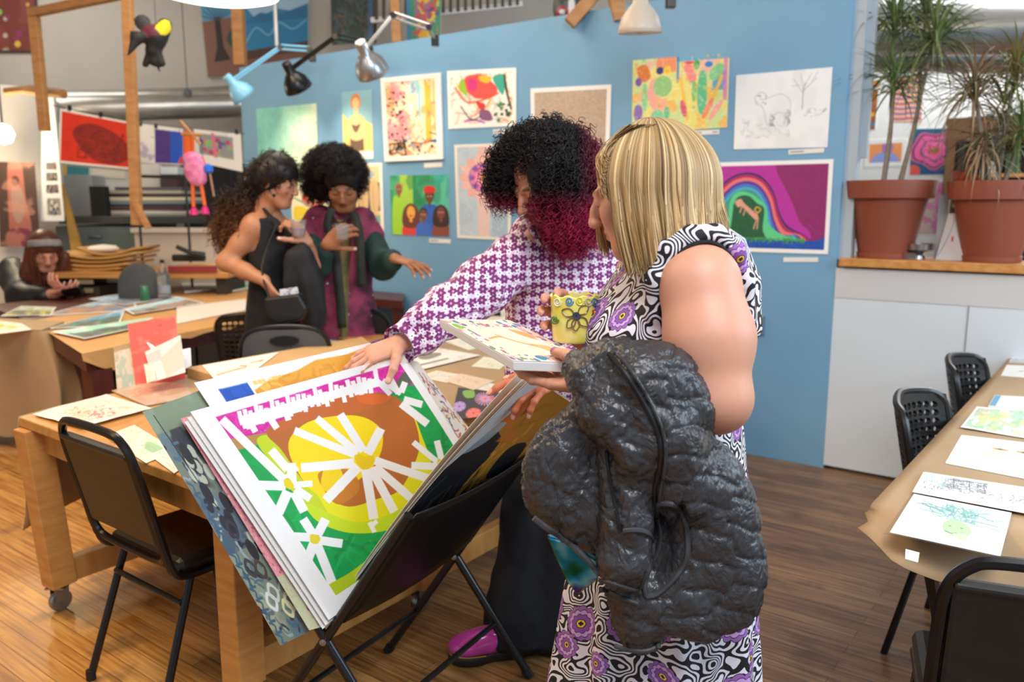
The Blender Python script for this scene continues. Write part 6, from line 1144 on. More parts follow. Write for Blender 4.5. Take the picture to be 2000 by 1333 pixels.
for x0, nm in ((1697, 'left of two'), (1738, 'right of two')): cv = Cv(30, 30, '#c07088', 96); cv.specks(20, ['#7a4058', '#e9b0c0'], 0.03, 0.06); gal('stamp_print', [(x0, 354), (x0+25, 354), (x0+24, 380), (x0, 380)], cv, 'small pink patterned square low on the second room wall, '+nm)
cv = Cv(80, 100, '#e58cc0', 97); cv.wash('#d9c8b8', 5, 7, 0.48, 0.58, 0.9, box=(0, 0.25, 1, 1)); cv.wash('#e060a8', 6, 6, 0.56, 0.64, 0.6); gal('pink_cloud_painting', [(1786, 357), (1868, 355), (1862, 456), (1780, 458)], cv, 'pink and cream cloudy painting below the rose painting')
cv = Cv(60, 40, '#f2f2ee', 98); gal('white_print', [(1776, 463), (1846, 462), (1844, 512), (1770, 512)], cv, 'blank white print low on the second room wall')
def q8(x, y, d=8.2): return pw(x, y, 0, d)
e = empty('bookcase', q8(1930, 330), 'dark brown bookcase with wooden shelf crammed with objects behind the right plant', 'bookcase'); br_ = noisy('brown_panel', '#6f4c2e', '#7f5a38', 0.6, 5)
def qb(name, x0, x1, y0, y1, d, th, m, parent): a = q8(x0, y0, d); b = q8(x1, y0, d); c = q8(x0, y1, d); k = MB(); k.box((a+b)/2+Vector((0, 0, -(a.z-c.z)/2))+WN*th/2, ((b-a).dot(WU), th, a.z-c.z), WU, WN); return k.build(name, m, parent)
qb('back_panel', 1852, 2060, 232, 520, 8.45, 0.03, mat('bookcase_back', '#2b1d16', 0.7), e); qb('top_board', 1850, 2060, 226, 272, 8.05, 0.38, br_, e); qb('shelf', 1876, 2060, 339, 346, 8.0, 0.4, wood_o, e); qb('side_panel', 1850, 1868, 270, 520, 8.02, 0.38, br_, e); qb('shelf', 1860, 2060, 398, 406, 8.0, 0.4, br_, e)
for x0, x1, y0, y1, c_, lb in ((1872, 1888, 275, 335, '#16140f', 'black case at the left end of the upper bookcase shelf'), (1890, 1902, 290, 338, '#7c2a22', 'dark red book on the upper bookcase shelf'), (1908, 1936, 265, 312, '#1d2226', 'black box on the upper bookcase shelf'), (1938, 1960, 262, 312, '#39404a', 'dark blue box on the upper bookcase shelf'), (1905, 1950, 316, 338, '#b9c0c4', 'pale grey tub on the upper bookcase shelf'), (1966, 1990, 300, 338, '#3a5a38', 'dark green box at the right of the upper bookcase shelf'), (1905, 1940, 356, 372, '#39424f', 'slate box on the lower bookcase shelf'), (1962, 1998, 362, 396, '#5a4a3c', 'brown box on the lower bookcase shelf')):
    tag(qb('storage_box', x0, x1, y0, y1, 8.02, 0.2, mat('box_'+c_[1:], c_, 0.6), None), lb, 'box')
k = MB(); k.lathe([(0.02, -0.05), (0.10, 0.0), (0.13, 0.05), (0.0, 0.06)], q8(1885, 358, 7.7), (0.5, 0, 1), 9); k.tube([q8(1885, 358, 7.7), Vector((q8(1885, 358, 7.7).x, q8(1885, 358, 7.7).y, 0))], 0.015, 6); tag(k.build('silk_flower', mat('flower_red', '#c0301f', 0.6)), 'large red silk flower at the left end of the bookcase', 'flower')
# ledge things and plants
def led(x, y, back=0.15): return pw(x, y, 0, WD+back)
terr = noisy('terracotta_plastic', '#84432f', '#8d4a35', 0.5, 3); LZ = 1.21
soil = noisy('soil', '#3a2a20', '#54402f', 0.9, 40, bump=0.4)
def pot(px_c, px_w, back, label):
    t = (WD+back)/(WN.x*ray(px_c, 450).x+WN.y*ray(px_c, 450).y); c = ray(px_c, 450)*t; r = px_w/2*t/1600; c = Vector((c.x, c.y, LZ)); hgt = r*1.76
    e = empty('plant_pot', c, label, 'pot', 'terracotta pots on the wooden ledge'); k = MB()
    k.lathe([(0.0, 0.002), (r*0.60, 0.002), (r*0.61, 0.03), (r*0.585, 0.032), (r*0.84, hgt*0.76), (r*0.87, hgt*0.77), (r*0.96, hgt*0.775), (r*1.0, hgt*0.985), (r*1.0, hgt), (r*0.93, hgt), (r*0.90, hgt*0.88)], c, (0, 0, 1), 48, False); k.build('body', terr, e, True)
    k = MB(); k.lathe([(r*0.905, hgt*0.87), (0.0, hgt*0.89)], c, (0, 0, 1), 32, False); k.build('soil', soil, e, True); return e, c, r, hgt
e1, c1, r1, h1 = pot(1731, 168, 0.17, 'left terracotta pot on the wooden ledge, holding the taller green dracaena')
e2, c2_, r2, h2 = pot(1940, 176, 0.16, 'right terracotta pot on the wooden ledge, holding the browning dracaena')
leafm = vcol_mat('dracaena_leaf', 0.45); stem_m = noisy('dracaena_stem', '#75695a', '#9a8c78', 0.75, 30, bump=0.2)
def rosette(c, n, L, up, cols, seed, w=0.0085):
    r = np.random.default_rng(seed); V = []; F = []; C = []
    for i in range(n):
        a = r.uniform(0, 6.283); el = r.uniform(up[0], up[1]); ln = L*r.uniform(0.7, 1.1); p = np.array(c)+np.array([0, 0, r.uniform(-0.10, 0.05)]); col = srgb(cols[int(r.integers(len(cols)))])*r.uniform(0.8, 1.2); n0 = len(V); K = 9; h = np.array([math.cos(a), math.sin(a), 0]); sd = np.array([-math.sin(a), math.cos(a), 0]); g = r.uniform(0.10, 0.30)
        for j in range(K):
            t = j/(K-1); wd = w*(0.5+0.9*math.sin(math.pi*min(1, t*1.1+0.12)))*(1-t**3); V += [p+sd*wd/2, p+np.array([0, 0, -wd*0.25]), p-sd*wd/2]; C += [col*(1-0.25*t)+srgb('#8a6a4a')*0.25*t]*3; p = p+(h*math.cos(el)+np.array([0, 0, math.sin(el)]))*ln/(K-1); el -= g*(0.5+t)
        for j in range(K-1):
            for q_ in (0, 1): F.append([n0+j*3+q_, n0+j*3+q_+1, n0+j*3+q_+4, n0+j*3+q_+3])
    return np.array(V), np.array(F), np.array(C)
def dracaena(base, stems, label, cols, name='dracaena'):
    e = empty(name, base, label, 'plant', 'dracaenas on the wooden ledge'); V = []; F = []; C = []; n = 0
    for i, (pts, n_l, L, up, cc) in enumerate(stems):
        P_ = [Vector((led(pts[0][0], pts[0][1], 0.17).x, led(pts[0][0], pts[0][1], 0.17).y, LZ+h1*0.87))]+[led(x, y, b) for x, y, b in pts[1:]]
        k = MB(); b_ = bez(P_, 6); k.tube(b_, [0.013-0.005*j/len(b_) for j in range(len(b_))], 8); k.build('stem', stem_m, e, True)
        v, f, c = rosette(P_[-1], int(n_l*1.9), L*1.12, up, cc or cols, 100+i+int(base.x*100)); V.append(v); F.append(f+n); C.append(c); n += len(v)
    mesh_obj('foliage', np.concatenate(V), np.concatenate(F), leafm, e, True, paint=np.concatenate(C))
G1 = ['#5f7f45', '#4c6c38', '#7c9656', '#8a9a6a', '#6c7a4a']; G2 = ['#7f7a55', '#8f7a5c', '#6a7a4a', '#9a7f66', '#a5876c']
dracaena(c1, [([(1722, 375), (1738, 260, 0.17), (1745, 185, 0.17), (1748, 150, 0.15)], 64, 0.34, (-0.35, 1.35), None), ([(1755, 375), (1785, 250, 0.2), (1806, 150, 0.22), (1825, 75, 0.22)], 64, 0.38, (-0.5, 1.4), None), ([(1724, 375), (1740, 250, 0.2), (1742, 120, 0.24), (1748, 40, 0.26)], 60, 0.38, (-0.4, 1.35), None), ([(1752, 375), (1790, 230, 0.3), (1800, 110, 0.35), (1812, 10, 0.35)], 44, 0.36, (-0.4, 1.3), None)], 'tall green dracaena with two bare stems in the left pot', G1)
dracaena(c2_, [([(1935, 375), (1918, 280, 0.12), (1908, 200, 0.08), (1904, 165, 0.05)], 60, 0.36, (-0.6, 1.3), None), ([(1945, 375), (1960, 280, 0.2), (1975, 190, 0.22), (1985, 140, 0.22)], 50, 0.32, (-0.4, 1.3), ['#7f8a4a', '#8f7a4a', '#6a7a40']), ([(1930, 375), (1925, 330, 0.1), (1922, 290, 0.06), (1922, 275, 0.05)], 46, 0.32, (-1.0, 0.8), None), ([(1950, 375), (1950, 300, 0.25), (1955, 240, 0.3), (1960, 215, 0.3)], 40, 0.30, (-0.4, 1.2), G1), ([(1955, 375), (1975, 320, 0.15), (1990, 280, 0.12), (1996, 250, 0.1)], 36, 0.3, (-0.6, 1.2), G1)], 'drooping brown-green dracaena with several stems in the right pot', G2)
c = led(1793, 515, 0.16); c = Vector((c.x, c.y, LZ)); k = MB(); k.lathe([(0.035, 0.0), (0.03, 0.018), (0.018, 0.025), (0.03, 0.034), (0.072, 0.05), (0.076, 0.082), (0.070, 0.082)], c+Vector((0, 0, 0)), (0, 0, 1), 28, False); tag(k.build('metal_bowl', steel, smooth=True), 'small brushed metal bowl on the ledge between the two pots', 'bowl')
c = led(1775, 522, 0.10); c = Vector((c.x, c.y, LZ)); k = MB(); k.lathe([(0.03, 0.0), (0.034, 0.03), (0.026, 0.034)], c, (0, 0, 1), 18); tag(k.build('glass_dish', glassy, smooth=True), 'small clear dish in front of the metal bowl on the ledge', 'dish')
cv = Cv(60, 60, '#b9b5b4', 99); cv.ell(0.55, 0.55, 0.05, 0.06, '#b02030'); cv.line([(0.05, 0.9), (0.6, 0.1)], 0.03, '#5a7a90'); b_ = WN*0.10
a = led(1828, 522, 0.08); z0 = LZ+0.003; p = [a+WU*0.11, a+WU*0.13, a+WU*0.22, a+WU*0.01]; q4 = [Vector((led(1850, 450, 0.15).x, led(1850, 450, 0.15).y, LZ+0.24)), Vector((led(1872, 450, 0.15).x, led(1872, 450, 0.15).y, LZ+0.25)), Vector((led(1880, 522, 0.09).x, led(1880, 522, 0.09).y, z0)), Vector((led(1826, 518, 0.09).x, led(1826, 518, 0.09).y, z0))]; tag(sheet('heart_card', q4, cv, 0.003), 'grey card with a small red heart leaning beside the right pot', 'card')
k = MB(); a = led(1838, 470, 0.24); k.box((a.x, a.y, LZ+0.17), (0.05, 0.02, 0.34), WU, WN); tag(k.build('grey_upright', mat('sign_grey', '#a5a7a8', 0.5)), 'grey upright panel standing behind the heart card', 'panel')
a = led(1650, 510, 0.06); k = MB(); k.box((a.x, a.y, LZ+0.035), (0.05, 0.05, 0.07), WU, WN); tag(k.build('wood_block', pine, bevel=0.003), 'small pale wooden block at the left end of the ledge', 'block')
# ------------------------------------------------------------------ print rack with its prints
V3 = Vector
Xn, Xf = V3((-0.486, 1.98, 0.38)), V3((-0.183, 2.50, 0.38)); ur = V3((0.241, -0.074, 0.38)); ul = V3((-0.241, 0.08, 0.38))
root = empty('print_rack', V2((Xn+Xf)/2), 'black folding print rack with crossed legs holding the stack of paintings', 'rack')
for X in (Xn, Xf):
    for u in (ur, ul):
        k = MB(); a = X-u*1.0; b = X+u*(0.97 if u is ur else 0.9); k.tube([a, b], 0.0135, 10); l = k.build('leg', blackmetal, root, True); k = MB(); k.tube([a, a+u*0.06], 0.0165, 8); k.build('foot_cap', rubber, l, True)
    k = MB(); k.lathe([(0, -0.004), (0.009, -0.004), (0.009, 0.002), (0.0, 0.004)], X+V3((-0.004, -0.016, 0)), (0, -1, 0), 12); k.build('bolt', steel, root, True)
sling = mat('sling_vinyl', '#08080a', 0.34, Specular_IOR_Level=0.3)
for u, z0, z1, nm in ((ur, 0.16, 1.0, 'sling_panel'), (ul, 0.14, 0.88, 'sling_panel')):
    k = MB(); nx, nz = 10, 10; v = []
    for j in range(nz+1):
        for i in range(nx+1):
            s = i/nx; z = z0+(z1-z0)*j/nz; p = Xn.lerp(Xf, s)+u*z; sg = math.sin(math.pi*s); n = V3((0.85, -0.3, -0.5)) if u is ur else V3((-0.8, 0.3, -0.5)); v.append(p+n*(0.018*sg*(1-j/nz)+0.015)-V3((0, 0, 0.015*sg*(j/nz)**2)))
    k.add(v, [(j*(nx+1)+i, j*(nx+1)+i+1, (j+1)*(nx+1)+i+1, (j+1)*(nx+1)+i) for j in range(nz) for i in range(nx)]); o = k.build(nm, sling, root, True); md = o.modifiers.new('s', 'SOLIDIFY'); md.thickness = 0.004
for s_ in (0.0,): k = MB(); k.tube([Xn-ur*0.55, Xf-ur*0.55], 0.009, 8); k.build('cross_bar', blackmetal, root, True); k = MB(); k.tube([Xn-ul*0.55, Xf-ul*0.55], 0.009, 8); k.build('cross_bar', blackmetal, root, True)
GPR = 'prints standing in the folding rack'
def rack_sheet(name, q, cv, label, bend=None, th=0.0012, edge=None): o = sheet(name, q, cv, th, bend=bend, edge=edge); return tag(o, label, 'painting', GPR)
TL, TR, BR, BL = pz(371, 805, 1.0), pz(786, 693, 1.08), V3((-0.06, 2.66, 0.50)), pz(642, 1212, 0.452)
nrm = (BL-TL).cross(TR-TL).normalized()
# main painting: white rays over green, brown and yellow; coordinates from the sheet's own corners
cv = Cv(560, 500, '#0ea04c', 201)
Q = [np.array([p.x/((p.y*CT-(p.z-EYE)*ST)), ((p.z-EYE)*CT+p.y*ST)/((p.y*CT-(p.z-EYE)*ST))]) for p in (TL, TR, BR, BL)]
def to_uv(px, py):   # where a point of the photograph falls on this sheet
    t = np.array([(px-1000)/FPX, (666.5-py)/FPX]); u = v = 0.5
    def f(u, v): P = (TL*(1-u)*(1-v)+TR*u*(1-v)+BR*u*v+BL*(1-u)*v); d = P.y*CT-(P.z-EYE)*ST; return np.array([P.x/d, ((P.z-EYE)*CT+P.y*ST)/d])
    for _ in range(12):
        r = f(u, v)-t; J = np.stack([(f(u+1e-3, v)-f(u-1e-3, v))/2e-3, (f(u, v+1e-3)-f(u, v-1e-3))/2e-3], 1); d = np.linalg.solve(J, r); u -= d[0]; v -= d[1]
    return (u, v)
T = lambda *P: [to_uv(*p) for p in P]
cv.strokes(160, ['#12a852', '#0a8c40', '#16b45c'], 0.014, 0.25, al=0.6)
cv.poly(T((400, 780), (790, 690), (815, 740), (770, 768), (735, 770), (640, 775), (560, 820), (520, 850), (450, 880), (425, 860)), '#d829a0'); cv.strokes(90, ['#e03cac', '#c41f8e', '#e555b8'], 0.010, 0.2, (0.02, 0.03, 0.98, 0.16), 0.1, 0.55)
cv.poly(T((425, 862), (520, 846), (530, 862), (445, 885)), '#b58a4a'); cv.blob(T((765, 762), (785, 730), (806, 728), (800, 750), (770, 768)), '#5a6458')
cv.blob(T((600, 830), (700, 785), (790, 800), (822, 860), (845, 930), (842, 985), (800, 1010), (715, 1030), (640, 1010), (590, 960), (560, 900)), '#e6e012'); cv.blob(T((500, 862), (545, 858), (600, 940), (640, 1010), (600, 1000), (548, 930)), '#c3d41c'); cv.blob(T((600, 985), (690, 1020), (760, 1005), (800, 985), (770, 1030), (690, 1042), (620, 1020)), '#c6dc1a')
cv.blob(T((535, 830), (620, 790), (700, 768), (765, 775), (800, 810), (815, 870), (800, 920), (775, 960), (735, 975), (680, 990), (630, 970), (590, 940), (548, 880), (520, 850)), '#b8682a'); cv.strokes(110, ['#c0702c', '#a85c26', '#c97e38', '#b4602a'], 0.016, 0.2, (0.25, 0.18, 0.8, 0.72), al=0.0)
cv.blob(T((535, 830), (620, 790), (700, 770), (760, 778), (700, 805), (600, 822), (545, 845)), '#c4662c'); cv.blob(T((700, 772), (760, 775), (740, 790), (705, 788)), '#dd6a2c')
cv.blob(T((570, 850), (610, 822), (680, 812), (722, 822), (745, 850), (735, 900), (690, 945), (650, 968), (610, 962), (578, 920), (562, 880)), '#f7d90c'); cv.blob(T((620, 925), (680, 918), (700, 955), (665, 985), (640, 972)), '#c87c28'); cv.blob(T((635, 905), (655, 900), (672, 950), (650, 965), (625, 950)), '#f3cf10')
WH = '#f3f2f0'
def bar(a, b, w): (x0, y0), (x1, y1) = a, b; L_ = math.hypot(x1-x0, y1-y0); nx_, ny_ = -(y1-y0)/L_*w/2, (x1-x0)/L_*w/2; cv.poly(T((x0+nx_, y0+ny_), (x1+nx_, y1+ny_), (x1-nx_, y1-ny_), (x0-nx_, y0-ny_)), WH)
for a, b, w in (((695, 890), (574, 842), 15), ((697, 885), (618, 818), 15), ((708, 882), (664, 810), 16), ((716, 888), (742, 838), 17), ((690, 905), (586, 915), 18), ((698, 912), (634, 978), 19), ((712, 918), (728, 1014), 18), ((722, 915), (768, 1000), 17), ((730, 912), (802, 975), 16), ((730, 900), (832, 935), 16)): bar(a, b, w)
cv.blob(T((690, 892), (700, 888), (712, 893), (722, 890), (730, 900), (722, 912), (712, 918), (698, 910)), '#eccb10')
for a, b, w in (((433, 820), (560, 945), 17), ((528, 880), (560, 918), 17), ((567, 905), (568, 945), 18), ((495, 948), (556, 950), 18), ((560, 960), (542, 1002), 20), ((572, 962), (592, 1000), 18), ((570, 948), (608, 945), 12), ((575, 955), (604, 975), 15), ((553, 935), (580, 915), 8)): bar(a, b, w)
cv.blob(T((553, 938), (562, 935), (572, 950), (566, 957), (554, 950)), '#e8cf18')
for a, b, w in (((612, 1050), (566, 1048), 17), ((612, 1048), (590, 1014), 17), ((618, 1045), (634, 1014), 18), ((620, 1055), (667, 1062), 17), ((612, 1060), (595, 1105), 19), ((618, 1065), (655, 1155), 18)): bar(a, b, w)
cv.blob(T((604, 1045), (616, 1045), (624, 1052), (618, 1062), (606, 1060)), '#e6d22a')
for a, b, w in (((780, 770), (745, 745), 12), ((775, 770), (757, 735), 11), ((780, 768), (788, 748), 12), ((785, 782), (820, 792), 14), ((780, 790), (830, 830), 15), ((735, 745), (760, 772), 10)): bar(a, b, w)
for a, b, w in (((852, 905), (803, 865), 11), ((858, 900), (848, 862), 12), ((850, 912), (800, 910), 14), ((862, 905), (880, 888), 12), ((860, 912), (870, 925), 10)): bar(a, b, w)
cv.blob(T((850, 898), (858, 900), (862, 912), (852, 915)), '#e6d22a')
for i in range(26):
    x = 466+i*10.6; y = 812-i*2.9+4*math.sin(i*1.7); bar((x, y-8-6*math.sin(i*2.3)), (x+6+3*math.sin(i), y+18+9*abs(math.sin(i*1.9))), 8.5)
bar((466, 824), (735, 748), 17); bar((472, 832), (600, 792), 16); bar((481, 815), (498, 845), 12); bar((518, 805), (540, 838), 13); bar((555, 795), (563, 822), 12)
for P in (((720, 1020), (730, 1040)), ((735, 1018), (720, 1030))): bar(P[0], P[1], 9)
cv.blob(T((630, 1150), (680, 1120), (740, 1080), (700, 1150), (640, 1168)), '#b9cc1e')
# white margins
cv.poly([(0, 0), (1, 0), (1, 0.035), (0, 0.05)], WH); cv.poly([(0, 0), (0.075, 0), (0.075, 1), (0, 1)], WH); cv.poly([(0, 0.93), (1, 0.93), (1, 1), (0, 1)], WH); cv.poly([(0.955, 0), (1, 0), (1, 1), (0.955, 1)], WH)
belly = lambda k: (lambda u, v: k*np.sin(np.pi*np.clip(v, 0, 1))*(0.4+0.6*u)+0.012*np.sin(2.4*np.pi*u+0.6)*(1-v)*0.5)
rack_sheet('sunburst_painting', [TL, TR, BR, BL], cv, 'large painting of white rays over green, brown and yellow, front sheet in the rack', belly(0.016), edge='#f1efeb')
# sheets behind it
def behind(px, py, d, n=None, P=None):
    n = nrm if n is None else n; P = TL if P is None else P; r = ray(px, py); o = V3((0, 0, EYE)); t = ((P-n*d)-o).dot(n)/r.dot(n); return o+r*t
n2 = (BL-TL).cross(pz(786, 693, 1.0)-TL).normalized()
sh = lambda q, d, du=0, dv=0: V3(q)-nrm*d+(TR-TL).normalized()*du+(BL-TL).normalized()*dv
for i, (d, du, dv) in enumerate(((0.010, -0.012, 0.012), (0.018, -0.022, 0.02))):
    cv = Cv(60, 60, '#eeece8', 210+i); q = [sh(TL, d, du, dv), sh(TR, d, -0.01, 0.01), sh(BR, d, 0, 0.01), sh(BL, d, du, dv)]
    rack_sheet('white_sheet', q, cv, ('white paper edge just behind the sunburst painting' if i == 0 else 'second white paper edge behind the sunburst painting'), belly(0.014))
cv = Cv(300, 90, '#f2f1ef', 212); cv.rect(0.085, 0.14, 0.23, 1, '#1c4fae'); cv.wash('#2a5fc4', 8, 8, 0.5, 0.6, 0.5, box=(0.085, 0.14, 0.23, 1)); cv.poly([(0.24, 1), (0.24, 0.24), (0.33, 0.17), (0.5, 0.13), (0.62, 0.06), (0.80, 0.08), (0.96, 0.04), (0.96, 1)], '#d99a2b'); cv.strokes(70, ['#e3ab40', '#c98a22', '#eebb58'], 0.04, 0.5, (0.26, 0.16, 0.95, 0.98), 0.0, 0.6); cv.rect(0.97, 0, 1, 1, '#2c4a8a')
q0, q1 = behind(379, 748, 0.04), behind(732, 668, 0.10); dn = (BL-TL).normalized(); rack_sheet('blue_and_gold_painting', [q0, q1, q1+dn*0.24, q0+dn*0.24], cv, 'white sheet with a blue block and golden band rising behind the sunburst painting')
# grey-green abstract at the back of the stack
cv = Cv(260, 340, '#75806f', 214); cv.rect(0, 0, 1, 0.12, '#7d8f75'); cv.wash('#8fa08a', 4, 4, 0.5, 0.6, 0.7); cv.wash('#3f5468', 5, 4, 0.47, 0.56, 0.85, box=(0, 0.12, 1, 0.6)); cv.wash('#5a7488', 6, 6, 0.5, 0.6, 0.7, box=(0, 0.1, 1, 1)); cv.wash('#a9a988', 6, 6, 0.5, 0.58, 0.8, box=(0, 0.55, 1, 1)); cv.wash('#2a2c34', 5, 5, 0.54, 0.6, 0.85, box=(0.1, 0.1, 1, 0.75))
cv.strokes(120, ['#33404f', '#8fa2a8', '#4a6a80', '#a5b0a0', '#2b2e38', '#5a6b72'], 0.016, 0.08, (0, 0.15, 1, 0.98)); cv.specks(40, ['#2a2a34', '#b9c0b0'], 0.015, 0.035, (0.1, 0.15, 0.6, 0.7))
for x, y in ((0.2, 0.2), (0.16, 0.36), (0.22, 0.5), (0.3, 0.42), (0.28, 0.62)): cv.ell(x, y, 0.05, 0.045, '#23242c')
for x, y, c_ in ((0.2, 0.52, '#3a3440'), (0.17, 0.83, '#d8dcd8'), (0.24, 0.8, '#c9cfc4'), (0.30, 0.88, '#d9d6a8'), (0.36, 0.86, '#cfcfa5'), (0.15, 0.68, '#3c3b40'), (0.25, 0.7, '#4a3a34')): cv.curve([(x-0.05, y), (x, y-0.035), (x+0.05, y), (x, y+0.035)], 0.018, c_, closed=True)
for i in range(14): y = 0.3+i*0.05; cv.curve([(0.02, y), (0.06, y+0.02), (0.04, y+0.045), (0.09, y+0.05)], 0.012, '#3f5f78')
cv.curve([(0.1, 0.03), (0.14, 0.3), (0.18, 0.42)], 0.008, '#1f2026')
g0, g1, g2, g3 = [behind(x, y, 0.06) for x, y in ((278, 805), (420, 752), (690, 1190), (548, 1262))]
rack_sheet('grey_green_painting', [g0, g1, g2, g3], cv, 'grey-green and blue abstract painting at the back left of the rack', lambda u, v: 0.02*np.sin(np.pi*v), edge='#b9a888')
cv = Cv(50, 300, '#e39aa0', 215); cv.specks(260, ['#b04a58', '#c9606c', '#f3c3c0'], 0.003, 0.006, el=1.6); cv.rect(0, 0, 1, 0.72, '#e0939a', 0.35); cv.rect(0, 0.74, 1, 1, '#b9cfa0', 0.8); cv.specks(60, ['#a8323f'], 0.003, 0.006, (0.5, 0.5, 1, 1))
p0, p1, p2, p3 = [behind(x, y, 0.028) for x, y in ((352, 818), (392, 806), (640, 1222), (604, 1232))]
rack_sheet('pink_dotted_print', [p0, p1, p2, p3], cv, 'pink dotted print showing as a strip between the white and grey-green sheets', edge='#d98a90')
cv = Cv(60, 200, '#f2f0ec', 216); cv.strokes(90, ['#c9405a', '#d89a4a', '#7a6aa0', '#4a4a50', '#d8707a'], 0.010, 0.05, (0.3, 0.08, 1, 1)); cv.line([(0.25, 0.1), (0.25, 1)], 0.014, '#e07a4a')
r0, r1 = pz(794, 700, 1.07), pz(822, 705, 1.06); rack_sheet('floral_edge_print', [r0-nrm*0.02, r1-nrm*0.02, BR+V3((0.06, 0.02, 0.08)), BR-nrm*0.02], cv, 'print with small red and orange floral marks at the right edge of the stack', lambda u, v: 0.02*np.sin(np.pi*v))
# right-hand leaves of the stack, folded over towards the viewer
L2, R2, BRr, BLr = V3((0.052, 2.03, 1.068)), py_(1135, 800, 2.34), V3((-0.09, 2.60, 0.46)), V3((-0.452, 2.06, 0.455))
fb = lambda k: (lambda u, v: k*np.sin(np.pi*np.clip(v, 0, 1))**0.8)
cv = Cv(240, 320, '#1b1a1e', 217); cv.blob([(0.2, 0.0), (1, 0.0), (1, 0.75), (0.75, 0.95), (0.62, 0.6), (0.45, 0.5), (0.36, 0.3), (0.2, 0.22)], '#b07a22'); cv.strokes(60, ['#c98e2a', '#a06a1c', '#d89c34'], 0.02, 0.3, (0.4, 0.05, 1, 0.8), 1.9, 0.6); cv.blob([(0.0, 0.02), (0.3, 0.0), (0.34, 0.14), (0.16, 0.2), (0.0, 0.14)], '#8a3a1e'); cv.wash('#c9742c', 5, 5, 0.55, 0.62, 0.8, box=(0, 0, 0.5, 0.3)); cv.blob([(0.02, 0.25), (0.22, 0.2), (0.2, 0.3), (0.05, 0.36)], '#9fb9c4', 0.8)
cv.strokes(26, ['#5a3022', '#2b3440', '#7a4a2a', '#3a5a6a'], 0.008, 0.5, (0.0, 0.4, 0.35, 1), 1.6, 0.7, 0.2); cv.blob([(0.55, 0.35), (0.75, 0.32), (0.8, 0.5), (0.6, 0.55)], '#19181c')
rack_sheet('black_and_amber_painting', [L2, R2, BRr, BLr], cv, 'black and amber painting on the outermost leaf folded over the right side of the rack', fb(-0.022), edge='#cfc5b8')
nf = (BLr-L2).cross(R2-L2).normalized()
for i, (c_, d, a) in enumerate((('#c5d0d4', 0.006, 0.012), ('#eaddce', 0.014, 0.004), ('#e6d8c8', 0.030, 0.0))):
    cv = Cv(40, 40, c_, 218+i); q = [L2-nf*d+V3((-0.004*i, 0, -a)), R2-nf*d, BRr-nf*d*0.5, BLr-nf*d*0.2]
    rack_sheet('folded_sheet', q, cv, ('pale blue-grey torn sheet inside the folded amber painting', 'cream sheet inside the folded amber painting', 'innermost cream sheet curving up beside the sunburst painting')[i], fb(-0.022), edge=c_)
# ------------------------------------------------------------------ people: shared materials
P3 = lambda x, y, d: np.array(py_(x, y, d))
def flower_shirt():
    m = mat('floral_shirt', '#ffffff', 0.7); t = NT(m); uv = t.n('ShaderNodeUVMap').outputs[0]
    def cells(scale, off, rnd):
        mp = t.n('ShaderNodeMapping'); mp.inputs['Scale'].default_value = (scale, scale, scale); mp.inputs['Location'].default_value = off; t.l(uv, mp.inputs[0])
        v = t.n('ShaderNodeTexVoronoi', voronoi_dimensions='2D', feature='F1'); v.inputs['Scale'].default_value = 1; v.inputs['Randomness'].default_value = rnd; t.l(mp.outputs[0], v.inputs['Vector'])
        d = t.vmath('SUBTRACT', mp.outputs[0], v.outputs['Position']); sx = t.n('ShaderNodeSeparateXYZ'); t.l(d, sx.inputs[0])
        return t.math('ARCTAN2', sx.outputs[1], sx.outputs[0]), v.outputs['Distance'], v.outputs['Color']
    def petals(a, d, n, r, amp, ph=0.0): return t.math('LESS_THAN', d, t.math('MULTIPLY', t.math('ADD', 1.0, t.math('MULTIPLY', t.math('COSINE', t.math('ADD', t.math('MULTIPLY', a, n), ph)), amp)), r))
    a, d, c = cells(33, (0, 0, 0), 0.32)
    col = t.mix(petals(a, d, 6, 0.43, 0.22), '#d9c3dc', '#7a2468')
    col = t.mix(t.math('LESS_THAN', d, 0.10), col, '#d3bcd8'); col = t.mix(t.math('LESS_THAN', d, 0.045), col, '#7a2468')
    a2, d2, c2 = cells(33, (0.5, 0.5, 0), 0.32); wf = petals(a2, d2, 5, 0.27, 0.28)
    col = t.mix(wf, col, '#efe6f1'); col = t.mix(t.math('LESS_THAN', d2, 0.07), col, '#7a4a86')
    t.color(col); t.bump(t.noise(t.coord('Object'), 500, 2), 0.08, 0.001); return m
